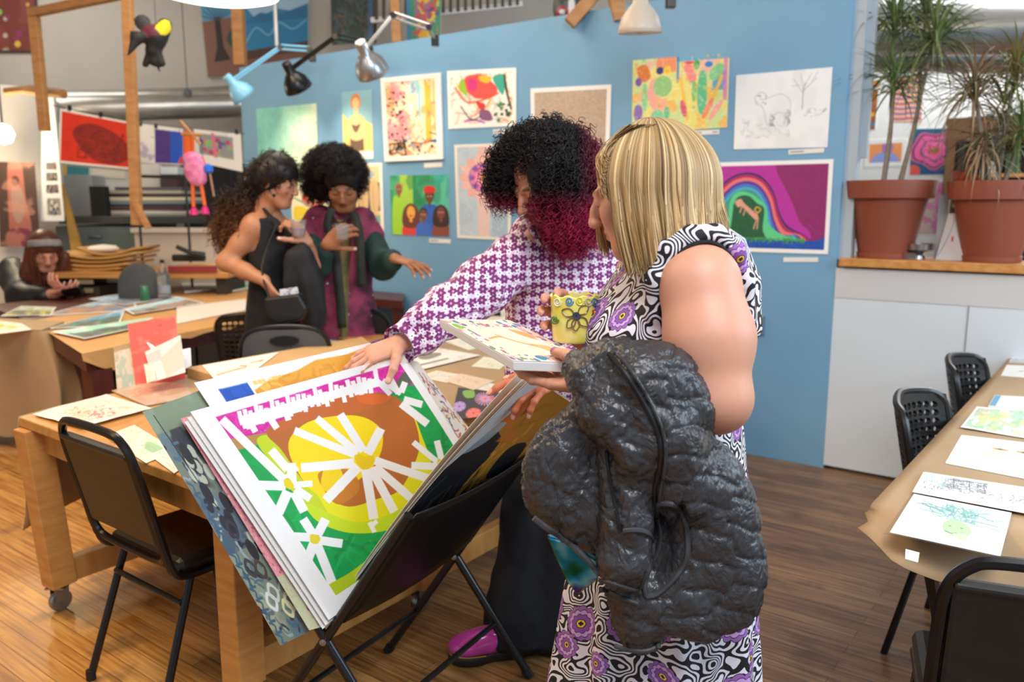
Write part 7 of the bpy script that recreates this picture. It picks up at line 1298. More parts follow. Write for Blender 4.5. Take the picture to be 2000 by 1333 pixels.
def op_dress():
    m = mat('op_art_dress', '#ffffff', 0.75); t = NT(m); uv = t.n('ShaderNodeUVMap').outputs[0]
    w1 = t.noise(uv, 8.5, 2.0); w2 = t.noise(t.vmath('ADD', uv, (5.2, 1.3, 0)), 22, 1.0)
    ph = t.math('ADD', t.math('MULTIPLY', w1, 62.0), t.math('MULTIPLY', w2, 20.0)); s = t.math('SINE', t.math('MULTIPLY', ph, 2.2)); bw = t.math('GREATER_THAN', s, 0.0)
    col = t.mix(bw, '#17161b', '#e6e2ea')
    v = t.n('ShaderNodeTexVoronoi', voronoi_dimensions='2D', feature='F1'); v.inputs['Scale'].default_value = 10.2; v.inputs['Randomness'].default_value = 0.6; t.l(uv, v.inputs['Vector'])
    mp = t.n('ShaderNodeMapping'); mp.inputs['Scale'].default_value = (10.2, 10.2, 10.2); t.l(uv, mp.inputs[0]); mp2 = t.n('ShaderNodeMapping'); mp2.inputs['Scale'].default_value = (10.2, 10.2, 10.2); t.l(v.outputs['Position'], mp2.inputs[0])
    d = t.vmath('SUBTRACT', mp.outputs[0], mp2.outputs[0]); sx = t.n('ShaderNodeSeparateXYZ'); t.l(d, sx.inputs[0]); a = t.math('ARCTAN2', sx.outputs[1], sx.outputs[0]); D = v.outputs['Distance']
    hc = t.n('ShaderNodeSeparateColor'); t.l(v.outputs['Color'], hc.inputs[0]); size = t.math('ADD', 0.22, t.math('MULTIPLY', hc.outputs[0], 0.17)); has = t.math('GREATER_THAN', hc.outputs[1], 0.10)
    R = t.math('DIVIDE', D, size)
    def ring(r, n, amp, ph): return t.math('MULTIPLY', has, t.math('LESS_THAN', R, t.math('MULTIPLY', r, t.math('ADD', 1.0, t.math('MULTIPLY', amp, t.math('ABSOLUTE', t.math('COSINE', t.math('ADD', t.math('MULTIPLY', a, n), ph))))))))
    for r, n, amp, p, c in ((0.92, 6, 0.16, 0.0, '#2a1a33'), (0.88, 6, 0.16, 0.0, '#9a66b4'), (0.70, 6, 0.18, 0.8, '#3a2248'), (0.66, 6, 0.18, 0.8, '#c9a2dc'), (0.48, 5, 0.2, 0.3, '#3a2248'), (0.44, 5, 0.2, 0.3, '#8a52a8'), (0.24, 3, 0.1, 0, '#2a1a20'), (0.20, 3, 0.1, 0, '#f0cf3a'), (0.09, 2, 0.5, 0, '#2a1a20')): col = t.mix(ring(r, n, amp, p), col, c)
    t.color(col); t.bump(t.noise(t.coord('Object'), 400, 2), 0.06, 0.001); return m
cloth_black = noisy('black_cloth', '#0c0c0f', '#141418', 0.8, 20, bump=0.1)
hairm = vcol_mat('hair', 0.42); hairm.node_tree.nodes['Principled BSDF'].inputs['Specular IOR Level'].default_value = 0.35
def curls(n, V, N, seed, L=(0.05, 0.10), r=0.0008, hr=(0.004, 0.008), K=22, turns=(2.5, 5), fall=0.8, colf=None, out=0.5, flat=0.3):
    R = np.random.default_rng(seed); i = R.integers(0, len(V), n); p0 = V[i]; d = N[i]*out+np.array([0, 0, -fall])+R.normal(size=(n, 3))*flat; d /= np.linalg.norm(d, axis=1, keepdims=True)
    a = np.cross(d, np.array([0.3, 0.5, 0.8])); a /= np.linalg.norm(a, axis=1, keepdims=True); b = np.cross(d, a); ln = R.uniform(*L, n)[:, None]; h = R.uniform(*hr, n)[:, None]; tn = R.uniform(*turns, n)[:, None]; ph = R.uniform(0, 6.28, n)[:, None]; t = np.linspace(0, 1, K)[None, :]
    drop = -0.25*ln*t**2; rad = h*np.minimum(1, t*4+0.3)
    P = p0[:, None]+d[:, None]*(ln*t)[..., None]+a[:, None]*(rad*np.cos(ph+6.283*tn*t))[..., None]+b[:, None]*(rad*np.sin(ph+6.283*tn*t))[..., None]+np.array([0, 0, 1.0])*drop[..., None]
    C = colf(P.reshape(-1, 3), R).reshape(n, K, 3) if callable(colf) else np.tile(colf, (n, K, 1)); C = C*R.uniform(0.6, 1.5, (n, 1, 1)); return strand_mesh(P, R.uniform(0.7, 1.3, n)*r, C)
def hair_obj(name, base, strands, parent):
    V, F, C = base; parts = [(V, F, C)]+strands; Vs = []; Fs = []; Cs = []; n = 0
    for v, f, c in parts: Vs.append(v); Fs.append(f+n); Cs.append(c); n += len(v)
    return mesh_obj(name, np.concatenate(Vs), np.concatenate(Fs), hairm, parent, True, paint=np.concatenate(Cs))
def field_for(pts, m, h): A = np.array(pts); return Field(A.min(0)-m, A.max(0)+m, h)

# ================================================================== blonde person in the op-art dress
SK1 = '#cf967c'
w1 = empty('person', (0.30, 1.56, 0), 'person with blonde bob in a sleeveless purple flower dress, holding a canvas and a cup', 'person')
hC = P3(1261, 374, 1.50); hR = basis((-0.90, 0.34, -0.30))
parts = [head_mesh(hC, hR, SK1, 1.0, '#b5635a', '#8a6a4a')]
A_ = dict(sh=P3(1366, 556, 1.40), el=P3(1394, 772, 1.345), wr=P3(1152, 742, 1.40), sh2=P3(1262, 540, 1.70), el2=P3(1230, 720, 1.76), wr2=P3(1182, 690, 1.60))
f = Field((0.02, 1.18, 0.0), (0.55, 1.92, 1.50), 0.0062)
nk = P3(1330, 478, 1.55); f.cone(hC+hR@np.array([0, -0.03, -0.09]), nk, 0.052, 0.058, 0.02); f.rings([(0.33, 1.56, 0.82, 0.13, 0.12), (0.33, 1.56, 1.1, 0.115, 0.11), (0.32, 1.56, 1.28, 0.13, 0.12), (0.33, 1.56, 1.44, 0.07, 0.09)], 0.03)
f.cone(nk, A_['sh'], 0.045, 0.055, 0.02); f.cone(nk, A_['sh2'], 0.045, 0.055, 0.03)
f.chain([A_['sh'], (A_['sh']*0.5+A_['el']*0.5)+np.array([0.004, -0.004, 0]), A_['el']], [0.069, 0.071, 0.057], 0.03); f.chain([A_['el'], (A_['el']*0.55+A_['wr']*0.45)+np.array([0, 0, -0.012]), A_['wr']], [0.056, 0.046, 0.028], 0.022)
f.ell(A_['el']+np.array([0.012, 0.01, -0.012]), (0.048, 0.05, 0.05), 0.03); f.chain([A_['sh2'], A_['el2'], A_['wr2']], [0.06, 0.045, 0.026], 0.03)
for sx_, fy in ((0.24, 1.62), (0.34, 1.54)): f.chain([(sx_, fy, 0.82), (sx_, fy, 0.48), (sx_, fy+0.01, 0.09), (sx_-0.06, fy, 0.05)], [0.075, 0.055, 0.038, 0.035], 0.03); f.ell((sx_-0.07, fy, 0.035), (0.10, 0.042, 0.035), 0.02)
V, F = f.mesh(); V = relax(V, F, 3); c = np.tile(srgb(SK1), (len(V), 1)); d = np.linalg.norm(V-(A_['el']+np.array([0.02, 0, -0.03])), axis=1); m_ = np.clip(1-d/0.07, 0, 1)[:, None]*0.35; c = c*(1-m_)+srgb('#b9685a')*m_; parts.append((V, F, c))
# her near hand: palm under the canvas, thumb on top
hw = P3(1168, 757, 1.415); parts.append(hand_mesh(hw, P3(1040, 742, 1.53)-hw, (0.0, 0.12, 1.0), side=1, curls=[(0.12, 0.25, 0.2)]*4, spread=0.10, thumb_pts=[P3(1152, 750, 1.43), P3(1136, 724, 1.405), P3(1108, 694, 1.425), P3(1083, 687, 1.462)], skin='#cf937a', nail='#8a4a90', sc=0.98, wrist=P3(1215, 752, 1.40)))
# her far hand around the cup
cupC = P3(1121, 620, 1.55); hw2 = P3(1172, 674, 1.60); parts.append(hand_mesh(hw2, (-0.75, 0.12, 0.62), (-0.35, -0.9, 0.10), side=-1, curls=[(0.55, 0.7, 0.5), (0.5, 0.7, 0.5), (0.5, 0.75, 0.5), (0.55, 0.8, 0.5)], spread=0.10, thumb=(0.8, 0.6), thumb_curl=0.6, skin='#c98e78', nail='#8a4a90', sc=0.98, wrist=A_['wr2']))
body_obj('body', parts, w1)
# dress
dm = op_dress()
f = Field((0.0, 1.22, 0.36), (0.64, 1.94, 1.49), 0.006)
S = [(0.333, 1.57, 1.475, 0.050, 0.075), (0.340, 1.57, 1.44, 0.096, 0.12), (0.330, 1.57, 1.36, 0.138, 0.150), (0.308, 1.57, 1.28, 0.158, 0.158), (0.300, 1.57, 1.20, 0.158, 0.150), (0.305, 1.57, 1.10, 0.142, 0.140), (0.315, 1.57, 0.98, 0.150, 0.150), (0.308, 1.575, 0.85, 0.172, 0.17), (0.300, 1.58, 0.72, 0.190, 0.19), (0.296, 1.585, 0.57, 0.207, 0.205), (0.29, 1.59, 0.42, 0.222, 0.22)]
f.rings(S, 0.0, ang=0.25); f.ell((0.218, 1.53, 1.25), (0.070, 0.085, 0.075), 0.05); f.ell((0.228, 1.66, 1.25), (0.068, 0.08, 0.075), 0.05); f.chain([P3(1282, 610, 1.425), P3(1285, 545, 1.41), P3(1308, 490, 1.405), P3(1350, 460, 1.40), P3(1396, 458, 1.40), P3(1434, 488, 1.415), P3(1452, 545, 1.44), P3(1456, 620, 1.46)], [0.020, 0.020, 0.018, 0.016, 0.015, 0.014, 0.016, 0.016], 0.02); f.cone(P3(1320, 462, 1.47), P3(1372, 455, 1.43), 0.025, 0.018, 0.02); f.cone(P3(1310, 470, 1.62), P3(1280, 490, 1.70), 0.032, 0.030, 0.03)
f.cone(P3(1440, 560, 1.52), P3(1462, 640, 1.50), 0.022, 0.022, 0.03)
def folds(V):
    a = np.arctan2(V[:, 1]-1.585, V[:, 0]-0.30); k = np.clip((1.0-V[:, 2])/0.55, 0, 1); return k*(0.014*np.sin(a*9+1.2+V[:, 2]*2)+0.008*np.sin(a*17+V[:, 2]*4))+0.004*n3(V, 22, 3)*np.clip((V[:, 2]-0.9)*4, 0, 1)
V, F = f.mesh(); V = relax(V, F, 3); N = normals(V, F); ang = np.arctan2(V[:, 0]-0.305, -(V[:, 1]-1.57)); uvd = np.stack([ang*0.165+2, V[:, 2]+0.02*np.sin(ang*3)], 1); V = V+N*folds(V)[:, None]
keep = np.ones(len(F), bool); back = np.abs(ang[F]).max(1) > 3.0
dress = mesh_obj('dress', V, F, dm, w1, True, uv=uvd)
bv = BVHTree.FromPolygons([tuple(v) for v in V], [tuple(int(i) for i in q) for q in F])
def hit(bvh, px, py, y, lift=0.003):
    r = ray(px, py).normalized(); h = bvh.ray_cast(Vector((0, 0, EYE)), r); return (h[0]-r*lift) if h[0] is not None else py_(px, py, y)
k = MB(); loop = [(1294, 600), (1299, 550), (1318, 507), (1352, 478), (1392, 474), (1424, 497), (1440, 545), (1446, 610)]; pts = []
for x, y in loop: pts.append(hit(bv, x, y, 1.42))
k.tube(bez(pts, 5), 0.0035, 6); k.build('armhole_piping', cloth_black, dress, True)
# hair
bl = [srgb(c) for c in ('#b8935f', '#8a6840', '#d8bb88', '#6b4d2e', '#a37d4c', '#dfc596')]
f = Field((P3(1130, 500, 1.35)[0]-0.01, 1.34, 1.36), tuple(P3(1420, 225, 1.70)), 0.006); f.ell(P3(1277, 356, 1.50), (0.098, 0.088, 0.102), 0.02)
hx0, hy0 = P3(1280, 350, 1.50)[:2]
f.ell(hC+hR@np.array([0, 0.10, -0.055]), (0.085, 0.085, 0.085), 0.012, op='s'); f.ell(P3(1330, 395, 1.51), (0.055, 0.075, 0.075), 0.04); f.ell(P3(1282, 400, 1.468), (0.066, 0.040, 0.09), 0.03); f.ell(P3(1266, 430, 1.465), (0.048, 0.034, 0.06), 0.03); f.ell(P3(1300, 420, 1.56), (0.065, 0.05, 0.08), 0.03)
V, F = f.mesh(); V = relax(V, F, 3); base = (V, F, np.tile(srgb('#7d5c38'), (len(V), 1)))
def bob(n, seed):
    R = np.random.default_rng(seed); K = 24; P = np.zeros((n, K, 3)); C = np.zeros((n, K, 3)); t = np.linspace(0, 1, K)
    th = R.uniform(math.radians(215), math.radians(505), n); lay = R.uniform(0.98, 1.06, n)
    clump = np.sin(th*23+3)*0.010+np.sin(th*57)*0.006
    top = P3(1262, 243, 1.50)
    for i in range(n):
        a = th[i]; a0 = a; ca, sa = math.cos(a), math.sin(a)
        fr = max(0, math.cos(a-math.pi*1.28)); bk_ = max(0, math.cos(a))
        rx = 0.108+0.004*bk_; ry = 0.100
        zb = 1.405+0.055*bk_**2+0.02*max(0, sa)+R.normal()*0.010-0.012*fr
        zc, zt = 1.535, 1.645
        split = 0.48
        ph = np.clip(t/split, 0, 1)*math.pi/2; s2 = np.clip((t-split)/(1-split), 0, 1)
        part = np.array([-0.012, 0.0]); rr = np.sin(ph); ax_ = a+0.12*s2**2+clump[i]*s2**2*2
        flare = 1+0.05*bk_*s2**2+0.07*bk_**3*np.clip((s2-0.55)/0.45, 0, 1)**1.5-0.10*(1-bk_)*np.clip((s2-0.5)/0.5, 0, 1)**1.6+0.02*s2**2*np.sin(s2*5+a*5)
        x = hx0+part[0]*(1-rr)+rx*rr*np.cos(ax_)*flare*lay[i]; y = hy0+ry*rr*np.sin(ax_)*flare*lay[i]; z = zc+(zt-zc)*np.cos(ph)*lay[i]; z = np.where(t > split, zc-(zc-zb)*s2, z)
        x = x+0.012*fr*s2-0.0*rr; P[i] = np.stack([x, y, z], 1)+np.array([clump[i]*0.5, clump[i]*0.4, 0])*s2[:, None]
        if math.cos(a-math.radians(208)) > 0.90 or math.cos(a-math.radians(150)) > 0.90:   # swept front strands leave the forehead free
            w_ = np.clip((t-0.25)/0.35, 0, 1)[:, None]; P[i] = P[i]+np.array([0.0, -0.012 if sa < 0 else 0.012, 0.004])*w_
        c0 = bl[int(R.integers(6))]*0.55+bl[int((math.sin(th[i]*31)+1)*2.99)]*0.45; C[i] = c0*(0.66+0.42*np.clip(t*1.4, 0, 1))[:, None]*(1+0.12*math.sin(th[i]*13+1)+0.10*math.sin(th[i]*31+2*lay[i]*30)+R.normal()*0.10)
    return strand_mesh(P, R.uniform(0.0009, 0.0017, n), C)
def fringe(n, seed):
    R = np.random.default_rng(seed); K = 18; P = np.zeros((n, K, 3)); C = np.zeros((n, K, 3)); t = np.linspace(0, 1, K)[:, None]
    for i in range(n):
        s = R.uniform(0, 1); a = P3(1262+R.normal()*14, 243+R.uniform(-1, 5), 1.44+0.11*s); b = P3(1188-18*s+R.normal()*5, 272+14*s, 1.46+0.05*s); c = P3(1156+R.normal()*5+10*(1-s), 312+R.normal()*6, 1.455+0.03*s); d = P3(1186+R.normal()*6+10*(1-s), 352+R.normal()*16, 1.435)
        P[i] = (1-t)**3*a+3*t*(1-t)**2*b+3*t*t*(1-t)*c+t**3*d; C[i] = bl[int(R.integers(6))]*(0.7+0.35*t)
    return strand_mesh(P, R.uniform(0.0006, 0.0011, n), C)
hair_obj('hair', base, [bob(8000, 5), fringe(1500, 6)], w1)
# jacket over her forearm
f = Field((P3(1000, 1000, 1.45)[0]-0.02, 1.12, P3(1000, 1300, 1.42)[2]), tuple(P3(1500, 655, 1.47)+np.array([0.07, 0, 0.02])), 0.0042)
J = lambda x, y, d: P3(x, y, d)
f.chain([J(1140, 722, 1.36), J(1210, 712, 1.33), J(1290, 735, 1.31), J(1335, 790, 1.31)], [0.034, 0.043, 0.05, 0.05], 0.03)
f.chain([J(1150, 735, 1.33), J(1190, 810, 1.30), J(1238, 880, 1.29), J(1262, 930, 1.30)], [0.036, 0.046, 0.045, 0.035], 0.02)
f.chain([J(1250, 740, 1.29), J(1300, 850, 1.28), J(1325, 960, 1.30)], [0.045, 0.05, 0.05], 0.02)
f.ell(J(1330, 860, 1.33), (0.055, 0.05, 0.10), 0.03); f.ell(J(1395, 1035, 1.335), (0.082, 0.062, 0.160), 0.03, basis((0, 1, 0), (-0.16, 0, 1))); f.ell(J(1420, 1130, 1.33), (0.062, 0.058, 0.085), 0.03)
f.ell(J(1092, 968, 1.37), (0.055, 0.042, 0.046), 0.03); f.ell(J(1112, 915, 1.36), (0.078, 0.05, 0.108), 0.02, basis((0, 1, 0), (0.35, 0, 1))); f.ell(J(1165, 985, 1.35), (0.085, 0.045, 0.085), 0.02); f.ell(J(1165, 830, 1.365), (0.05, 0.045, 0.07), 0.02)
f.chain([J(1210, 900, 1.30), J(1225, 1010, 1.29), J(1222, 1085, 1.29)], [0.036, 0.042, 0.043], 0.012); f.ell(J(1218, 1100, 1.285), (0.046, 0.04, 0.05), 0.012)
f.chain([J(1300, 1185, 1.32), J(1370, 1198, 1.32), J(1432, 1180, 1.33)], [0.042, 0.046, 0.040], 0.02); f.ell(J(1345, 1150, 1.33), (0.07, 0.055, 0.06), 0.02); f.chain([J(1238, 1150, 1.34), J(1250, 1215, 1.34), J(1254, 1240, 1.34)], [0.050, 0.042, 0.034], 0.02)
f.ell(J(1345, 1100, 1.34), (0.05, 0.05, 0.09), 0.02)
f.ell(J(1308, 1062, 1.252), (0.027, 0.055, 0.066), 0.010, basis((0, 1, 0), (0.25, 0, 1)), op='s'); f.ell(J(1280, 1128, 1.27), (0.018, 0.06, 0.028), 0.010, op='s'); f.ell(J(1306, 1068, 1.345), (0.045, 0.03, 0.08), 0.01); f.ell(J(1280, 1130, 1.345), (0.03, 0.03, 0.04), 0.01)
for a, b, r in ((J(1160, 700, 1.255), J(1235, 840, 1.215), 0.010), (J(1275, 850, 1.21), J(1280, 990, 1.215), 0.012), (J(1075, 840, 1.29), J(1180, 900, 1.27), 0.012), (J(1185, 960, 1.26), J(1200, 1080, 1.23), 0.012), (J(1240, 1160, 1.25), J(1320, 1215, 1.26), 0.010)): f.cone(a, b, r, r, 0.03, op='s')
V, F = f.mesh(); V = relax(V, F, 1); N = normals(V, F)
T_ = V[:, 1]/(CT+0*V[:, 1]); dep = V[:, 1]*CT-(V[:, 2]-EYE)*ST; U = 1000+FPX*V[:, 0]/dep; W_ = 666.5-FPX*((V[:, 2]-EYE)*CT+V[:, 1]*ST)/dep   # garment chart
def seam(dist, w): return np.exp(-(dist/w)**2)
def chart_rows(ux, uy, pitch, col):
    k = np.floor(ux/col+0.12*np.sin(uy/37)); q = uy+(k % 2)*pitch*0.5+9*np.sin(k*5.1); fr = np.abs(q/pitch-np.round(q/pitch))*pitch; c = ux/col+0.12*np.sin(uy/37); fv = np.abs(c-np.round(c))*col; return fr, fv
rt = 1/(1+np.exp(-(U-1262)/8)); ux = U*0.97+W_*0.22+12*np.sin(W_*0.021); uy = W_*0.98-U*0.16+6*np.sin(U*0.033)+3*np.sin(U*0.08+W_*0.03)
fr, fv = chart_rows(ux, uy, 55, 90); dR = seam(fr, 3.4)+0.8*seam(fv, 3.0)
fl_, fw = chart_rows(U*0.75+W_*0.6+10*np.sin(W_*0.03), W_*0.75-U*0.6+14*np.sin(U*0.03), 66, 110); dL = 0.6*seam(fl_, 3.2)+0.4*seam(fw, 3.2)
ridge = lambda sc, sd, st: 1-2*np.abs(n3(V*np.array(st)+0.012*np.stack([n3(V, 60, sd+1, 1), n3(V, 70, sd+2, 1), n3(V, 65, sd+3, 1)], 1), sc, sd, 2))
r1 = ridge(150, 31, (1.0, 0.6, 0.45)); r2 = ridge(170, 41, (0.6, 0.7, 1.0)); r3 = ridge(330, 51, (0.9, 0.8, 0.6)); big = n3(V, 38, 13, 2)
disp = -0.0040*(dR*rt+dL*(1-rt))+0.0013*r1*(0.15+0.85*seam(fr, 12))*rt+(1-rt)*(0.0016*r2+0.0008*r1)+0.0011*r3+0.0028*big+0.0008*np.cos(np.clip(fr/27, 0, 1)*math.pi)*-1*rt
V = V+N*disp[:, None]
jm = mat('puffer_nylon', '#343437', 0.34, Specular_IOR_Level=0.55); t = NT(jm); g = t.math('ABSOLUTE', t.math('SUBTRACT', t.noise(t.coord('Object', (1, 1, 0.5)), 26, 2), 0.5)); wv = t.math('ABSOLUTE', t.math('SUBTRACT', t.noise(t.coord('Object', (1.6, 1, 0.8)), 48, 2), 0.5))
wn = t.n('ShaderNodeTexNoise'); wn.inputs['Scale'].default_value = 17; wn.inputs['Detail'].default_value = 3; wn.inputs['Distortion'].default_value = 2.4; t.l(t.coord('Object', (1.5, 1, 0.8)), wn.inputs['Vector'])
t.bump(t.math('ADD', t.math('MULTIPLY', g, 0.35), t.math('ADD', t.math('MULTIPLY', wv, 0.25), wn.outputs['Fac'])), 0.75, 0.010)
jack = empty('puffer_jacket', (0.22, 1.33, 0.9), 'dark grey quilted puffer jacket draped over the forearm of the blonde person', 'jacket')
sh_o = mesh_obj('shell', V, F, jm, jack, True); jb = BVHTree.FromPolygons([tuple(v) for v in V], [tuple(int(i) for i in q) for q in F]); pipm = mat('jacket_binding', '#3b3b3f', 0.55)
def trim_line(name, pts, r, m, closed=False, lift=0.002, flat=False):
    P_ = [hit(jb, x, y, 1.30, lift) for x, y in [(q.x, q.y) for q in bez([(a, b, 0) for a, b in pts], 5, closed)]]; Q_ = []
    for i, p in enumerate(P_): a = P_[max(i-1, 0)]; b = P_[min(i+1, len(P_)-1)]; Q_.append((p*2+a+b)/4)
    k = MB(); k.tube(Q_, r, 7, closed); return k.build(name, m, jack, True)
trim_line('zip', [(1188, 690), (1215, 722), (1248, 772), (1275, 822), (1289, 862), (1290, 905), (1280, 950), (1279, 985)], 0.0042, mat('zip_black', '#0f0f11', 0.4)); trim_line('zip_flap', [(1200, 686), (1228, 718), (1262, 770), (1287, 822), (1299, 865), (1299, 910), (1290, 960), (1288, 988)], 0.0034, jm)
trim_line('armhole_binding', [(1285, 985), (1318, 986), (1336, 1012), (1343, 1055), (1340, 1095), (1318, 1130), (1285, 1160), (1262, 1166)], 0.0052, pipm)
trim_line('armhole_binding', [(1285, 985), (1283, 1010), (1290, 1040), (1286, 1075), (1270, 1110), (1258, 1140), (1262, 1166)], 0.004, pipm)
trim_line('hem_binding', [(1042, 1012), (1065, 1030), (1105, 1056), (1142, 1090), (1170, 1122)], 0.0055, pipm); trim_line('cuff_binding', [(1172, 1135), (1200, 1140), (1245, 1152), (1262, 1118), (1276, 1078), (1270, 1046), (1245, 1036), (1218, 1038)], 0.0045, pipm)
trim_line('cuff_binding', [(1172, 1150), (1205, 1165), (1246, 1180)], 0.004, pipm); trim_line('pocket_zip', [(1184, 880), (1192, 940), (1205, 1000), (1212, 1040)], 0.003, mat('zip_black', '#0f0f11', 0.4)); trim_line('hem_binding', [(1200, 1262), (1225, 1270), (1262, 1272), (1288, 1262)], 0.0045, pipm)
# iridescent pouch
e = empty('iridescent_pouch', P3(1115, 1100, 1.45), 'small iridescent blue and green pouch hanging below the puffer jacket', 'pouch'); m = mat('iridescent_film', '#2a8ab0', 0.12, 0.85); t = NT(m); nf_ = t.noise(t.coord('Object'), 14, 2); t.color(t.ramp(nf_, [(0.3, '#10202a'), (0.42, '#1f6f50'), (0.5, '#2f9fd0'), (0.58, '#7fd0e8'), (0.68, '#5a3f90')])); t.bump(nf_, 0.5, 0.02)
q = [(1068, 1040), (1108, 1050), (1165, 1085), (1168, 1120), (1125, 1152), (1108, 1130), (1090, 1092)]; ff = [P3(x, y, 1.42) for x, y in q]; k = MB(); k.slab([Vector(p) for p in ff], 0.022); k.build('pouch_body', m, e, bevel=0.004); k = MB(); k.tube([Vector(p)-Vector((0, 0.004, 0)) for p in ff], 0.0035, 6, True); k.build('edge_binding', mat('pouch_edge', '#1c1710', 0.4), e, True); k = MB(); k.tube([Vector(p)+Vector((0.004, -0.008, -0.004)) for p in ff], 0.0009, 5, True); k.build('gold_stitching', mat('gold_thread', '#b58a2a', 0.3, 0.8), e)
# cup she holds
cup = empty('ceramic_cup', cupC-np.array([0, 0, 0.045]), 'handmade yellow ceramic cup with coiled clay flowers, held by the blonde person', 'cup'); base_c = Vector(cupC)-Vector((0, 0, 0.046))
cm = noisy('cup_glaze', '#e3d84a', '#efe9a0', 0.18, 18, bump=0.15); k = MB(); n = 40; prof = [(0.0, 0.0), (0.036, 0.0), (0.040, 0.005), (0.0435, 0.045), (0.0455, 0.088), (0.042, 0.090), (0.040, 0.085), (0.036, 0.01), (0.0, 0.008)]; k.lathe(prof, base_c, (0, 0, 1), n, False)
cb = k.build('cup_body', cm, cup, True)
for v in cb.data.vertices:
    a = math.atan2(v.co.y-base_c.y, v.co.x-base_c.x)
    if v.co.z-base_c.z > 0.08: v.co.z += 0.0025*math.sin(a*9)
def cpt(px, py, lift=0.0):
    r = ray(px, py); o = Vector((0, 0, EYE)); A2 = r.x**2+r.y**2; cx, cy = base_c.x, base_c.y; B2 = -2*(r.x*cx+r.y*cy); hh = 0.0447+lift; C2 = cx*cx+cy*cy-hh*hh; D2 = max(0, B2*B2-4*A2*C2); t = (-B2-math.sqrt(D2))/(2*A2); return o+r*t
def coil(pts, r, c_, nm, closed=False): k = MB(); k.tube([cpt(q.x, q.y, 0.0008) for q in bez([(a, b, 0) for a, b in pts], 5, closed)], r, 6, closed); k.build(nm, mat('glaze_'+c_[1:], c_, 0.15), cb, True)
for a, r1_, r2_ in ((2.2, 20, 11), (3.5, 22, 12), (0.75, 20, 11), (1.65, 22, 11), (5.6, 18, 10)):
    cx, cy = 1126, 617; L_ = 30; dx, dy = math.cos(a), math.sin(a); px_, py__ = -dy, dx; coil([(cx+dx*5, cy+dy*5), (cx+dx*17+px_*8, cy+dy*17+py__*8), (cx+dx*L_, cy+dy*L_), (cx+dx*17-px_*8, cy+dy*17-py__*8)], 0.0013, '#7a5a48', 'clay_petal', True)
coil([(1126+7*math.cos(i*0.9)*(1-i*0.05), 617+7*math.sin(i*0.9)*(1-i*0.05)) for i in range(16)], 0.0022, '#3a3f4a', 'clay_centre')
for x, y, c_ in ((1089, 590, '#e8e4cf'), (1112, 589, '#4a86c0'), (1132, 588, '#d9cf3a'), (1149, 590, '#b9b48a'), (1162, 590, '#3a70a8'), (1083, 625, '#3f7a34')): coil([(x+(9-i*0.55)*0.9*math.cos(i*0.8), y+(9-i*0.55)*math.sin(i*0.8)) for i in range(14)], 0.0014, c_, 'clay_spiral')
coil([(1158, 606), (1161, 625), (1157, 645), (1153, 658)], 0.0022, '#d8402a', 'clay_stripe')
# canvas she holds
cvs = empty('stretched_canvas', P3(1000, 665, 1.6), 'white stretched canvas with a floral border and orange figures, held flat by the blonde person', 'canvas'); cA, cD, cC, cB = [Vector(P3(*p)) for p in ((858, 624, 1.72), (1002, 706, 1.46), (1166, 711, 1.43), (1026, 645, 1.66))]
cB = cA+cC-cD; k = MB(); k.slab([cA, cD, cC, cB], 0.019); k.build('canvas_body', mat('canvas_white', '#eef0f2', 0.6), cvs, bevel=0.002)
cv = Cv(260, 200, '#eccfc0', 301); cv.specks(170, ['#3f7fa0', '#c9507a', '#5a9a5a', '#8a6aa0', '#d88a8a', '#4a6a90', '#e0a0a8'], 0.012, 0.035, (0.02, 0.02, 0.98, 0.98), 1.5); cv.rect(0.16, 0.20, 0.86, 0.86, '#eccfc0'); cv.specks(160, ['#3a3a44', '#f3eee8'], 0.004, 0.009, (0.02, 0.02, 0.98, 0.98)); cv.rect(0.16, 0.22, 0.86, 0.84, '#eccfc0')
cv.ell(0.08, 0.2, 0.05, 0.07, '#6fae3a'); cv.ell(0.42, 0.92, 0.05, 0.05, '#2f86a8'); cv.ell(0.65, 0.93, 0.04, 0.05, '#d86a90')
for P in ([(0.22, 0.5), (0.4, 0.45), (0.5, 0.55), (0.7, 0.7)], [(0.4, 0.4), (0.46, 0.5)], [(0.62, 0.62), (0.8, 0.66)]): cv.curve(P, 0.035, '#e89a5c')
cv.blob([(0.66, 0.62), (0.8, 0.66), (0.82, 0.82), (0.7, 0.78)], '#f0aa72'); cv.blob([(0.72, 0.25), (0.86, 0.34), (0.84, 0.5), (0.74, 0.4)], '#e89a5c')
nn_ = (cD-cA).cross(cB-cA).normalized(); up_ = Vector((0, 0, 0.0012)); sheet('painted_face', [p+up_ for p in (cA, cB, cC, cD)], cv, 0.0008, cvs)
# ================================================================== tall person in the floral shirt
SK2 = '#c98a6c'
m1 = empty('person', (0.12, 2.68, 0), 'tall person with black and magenta curly hair in a purple and white floral shirt', 'person')
HC = P3(1064, 352, 2.50); HR = basis((-0.70, -0.42, -0.58)); parts = [head_mesh(HC, HR, SK2, 1.06, '#9c5548', '#3a2420', 1.2, h=0.0034, beard='#7a5038', nose=1.06)]
B_ = dict(nk=P3(1080, 455, 2.62), sh=P3(1003, 512, 2.60), el=P3(872, 612, 2.44), wr=P3(790, 668, 2.30), sh2=P3(1195, 515, 2.75), el2=P3(1170, 680, 2.60), wr2=P3(1098, 728, 2.22))
f = Field((-0.42, 2.05, 0.0), (0.55, 3.0, 1.66), 0.0085)
f.cone(HC+HR@np.array([0, -0.03, -0.10]), B_['nk'], 0.056, 0.065, 0.02); f.rings([(0.16, 2.72, 0.85, 0.14, 0.11), (0.16, 2.72, 1.1, 0.15, 0.11), (0.17, 2.70, 1.35, 0.17, 0.12), (0.16, 2.68, 1.43, 0.10, 0.09)], 0.03)
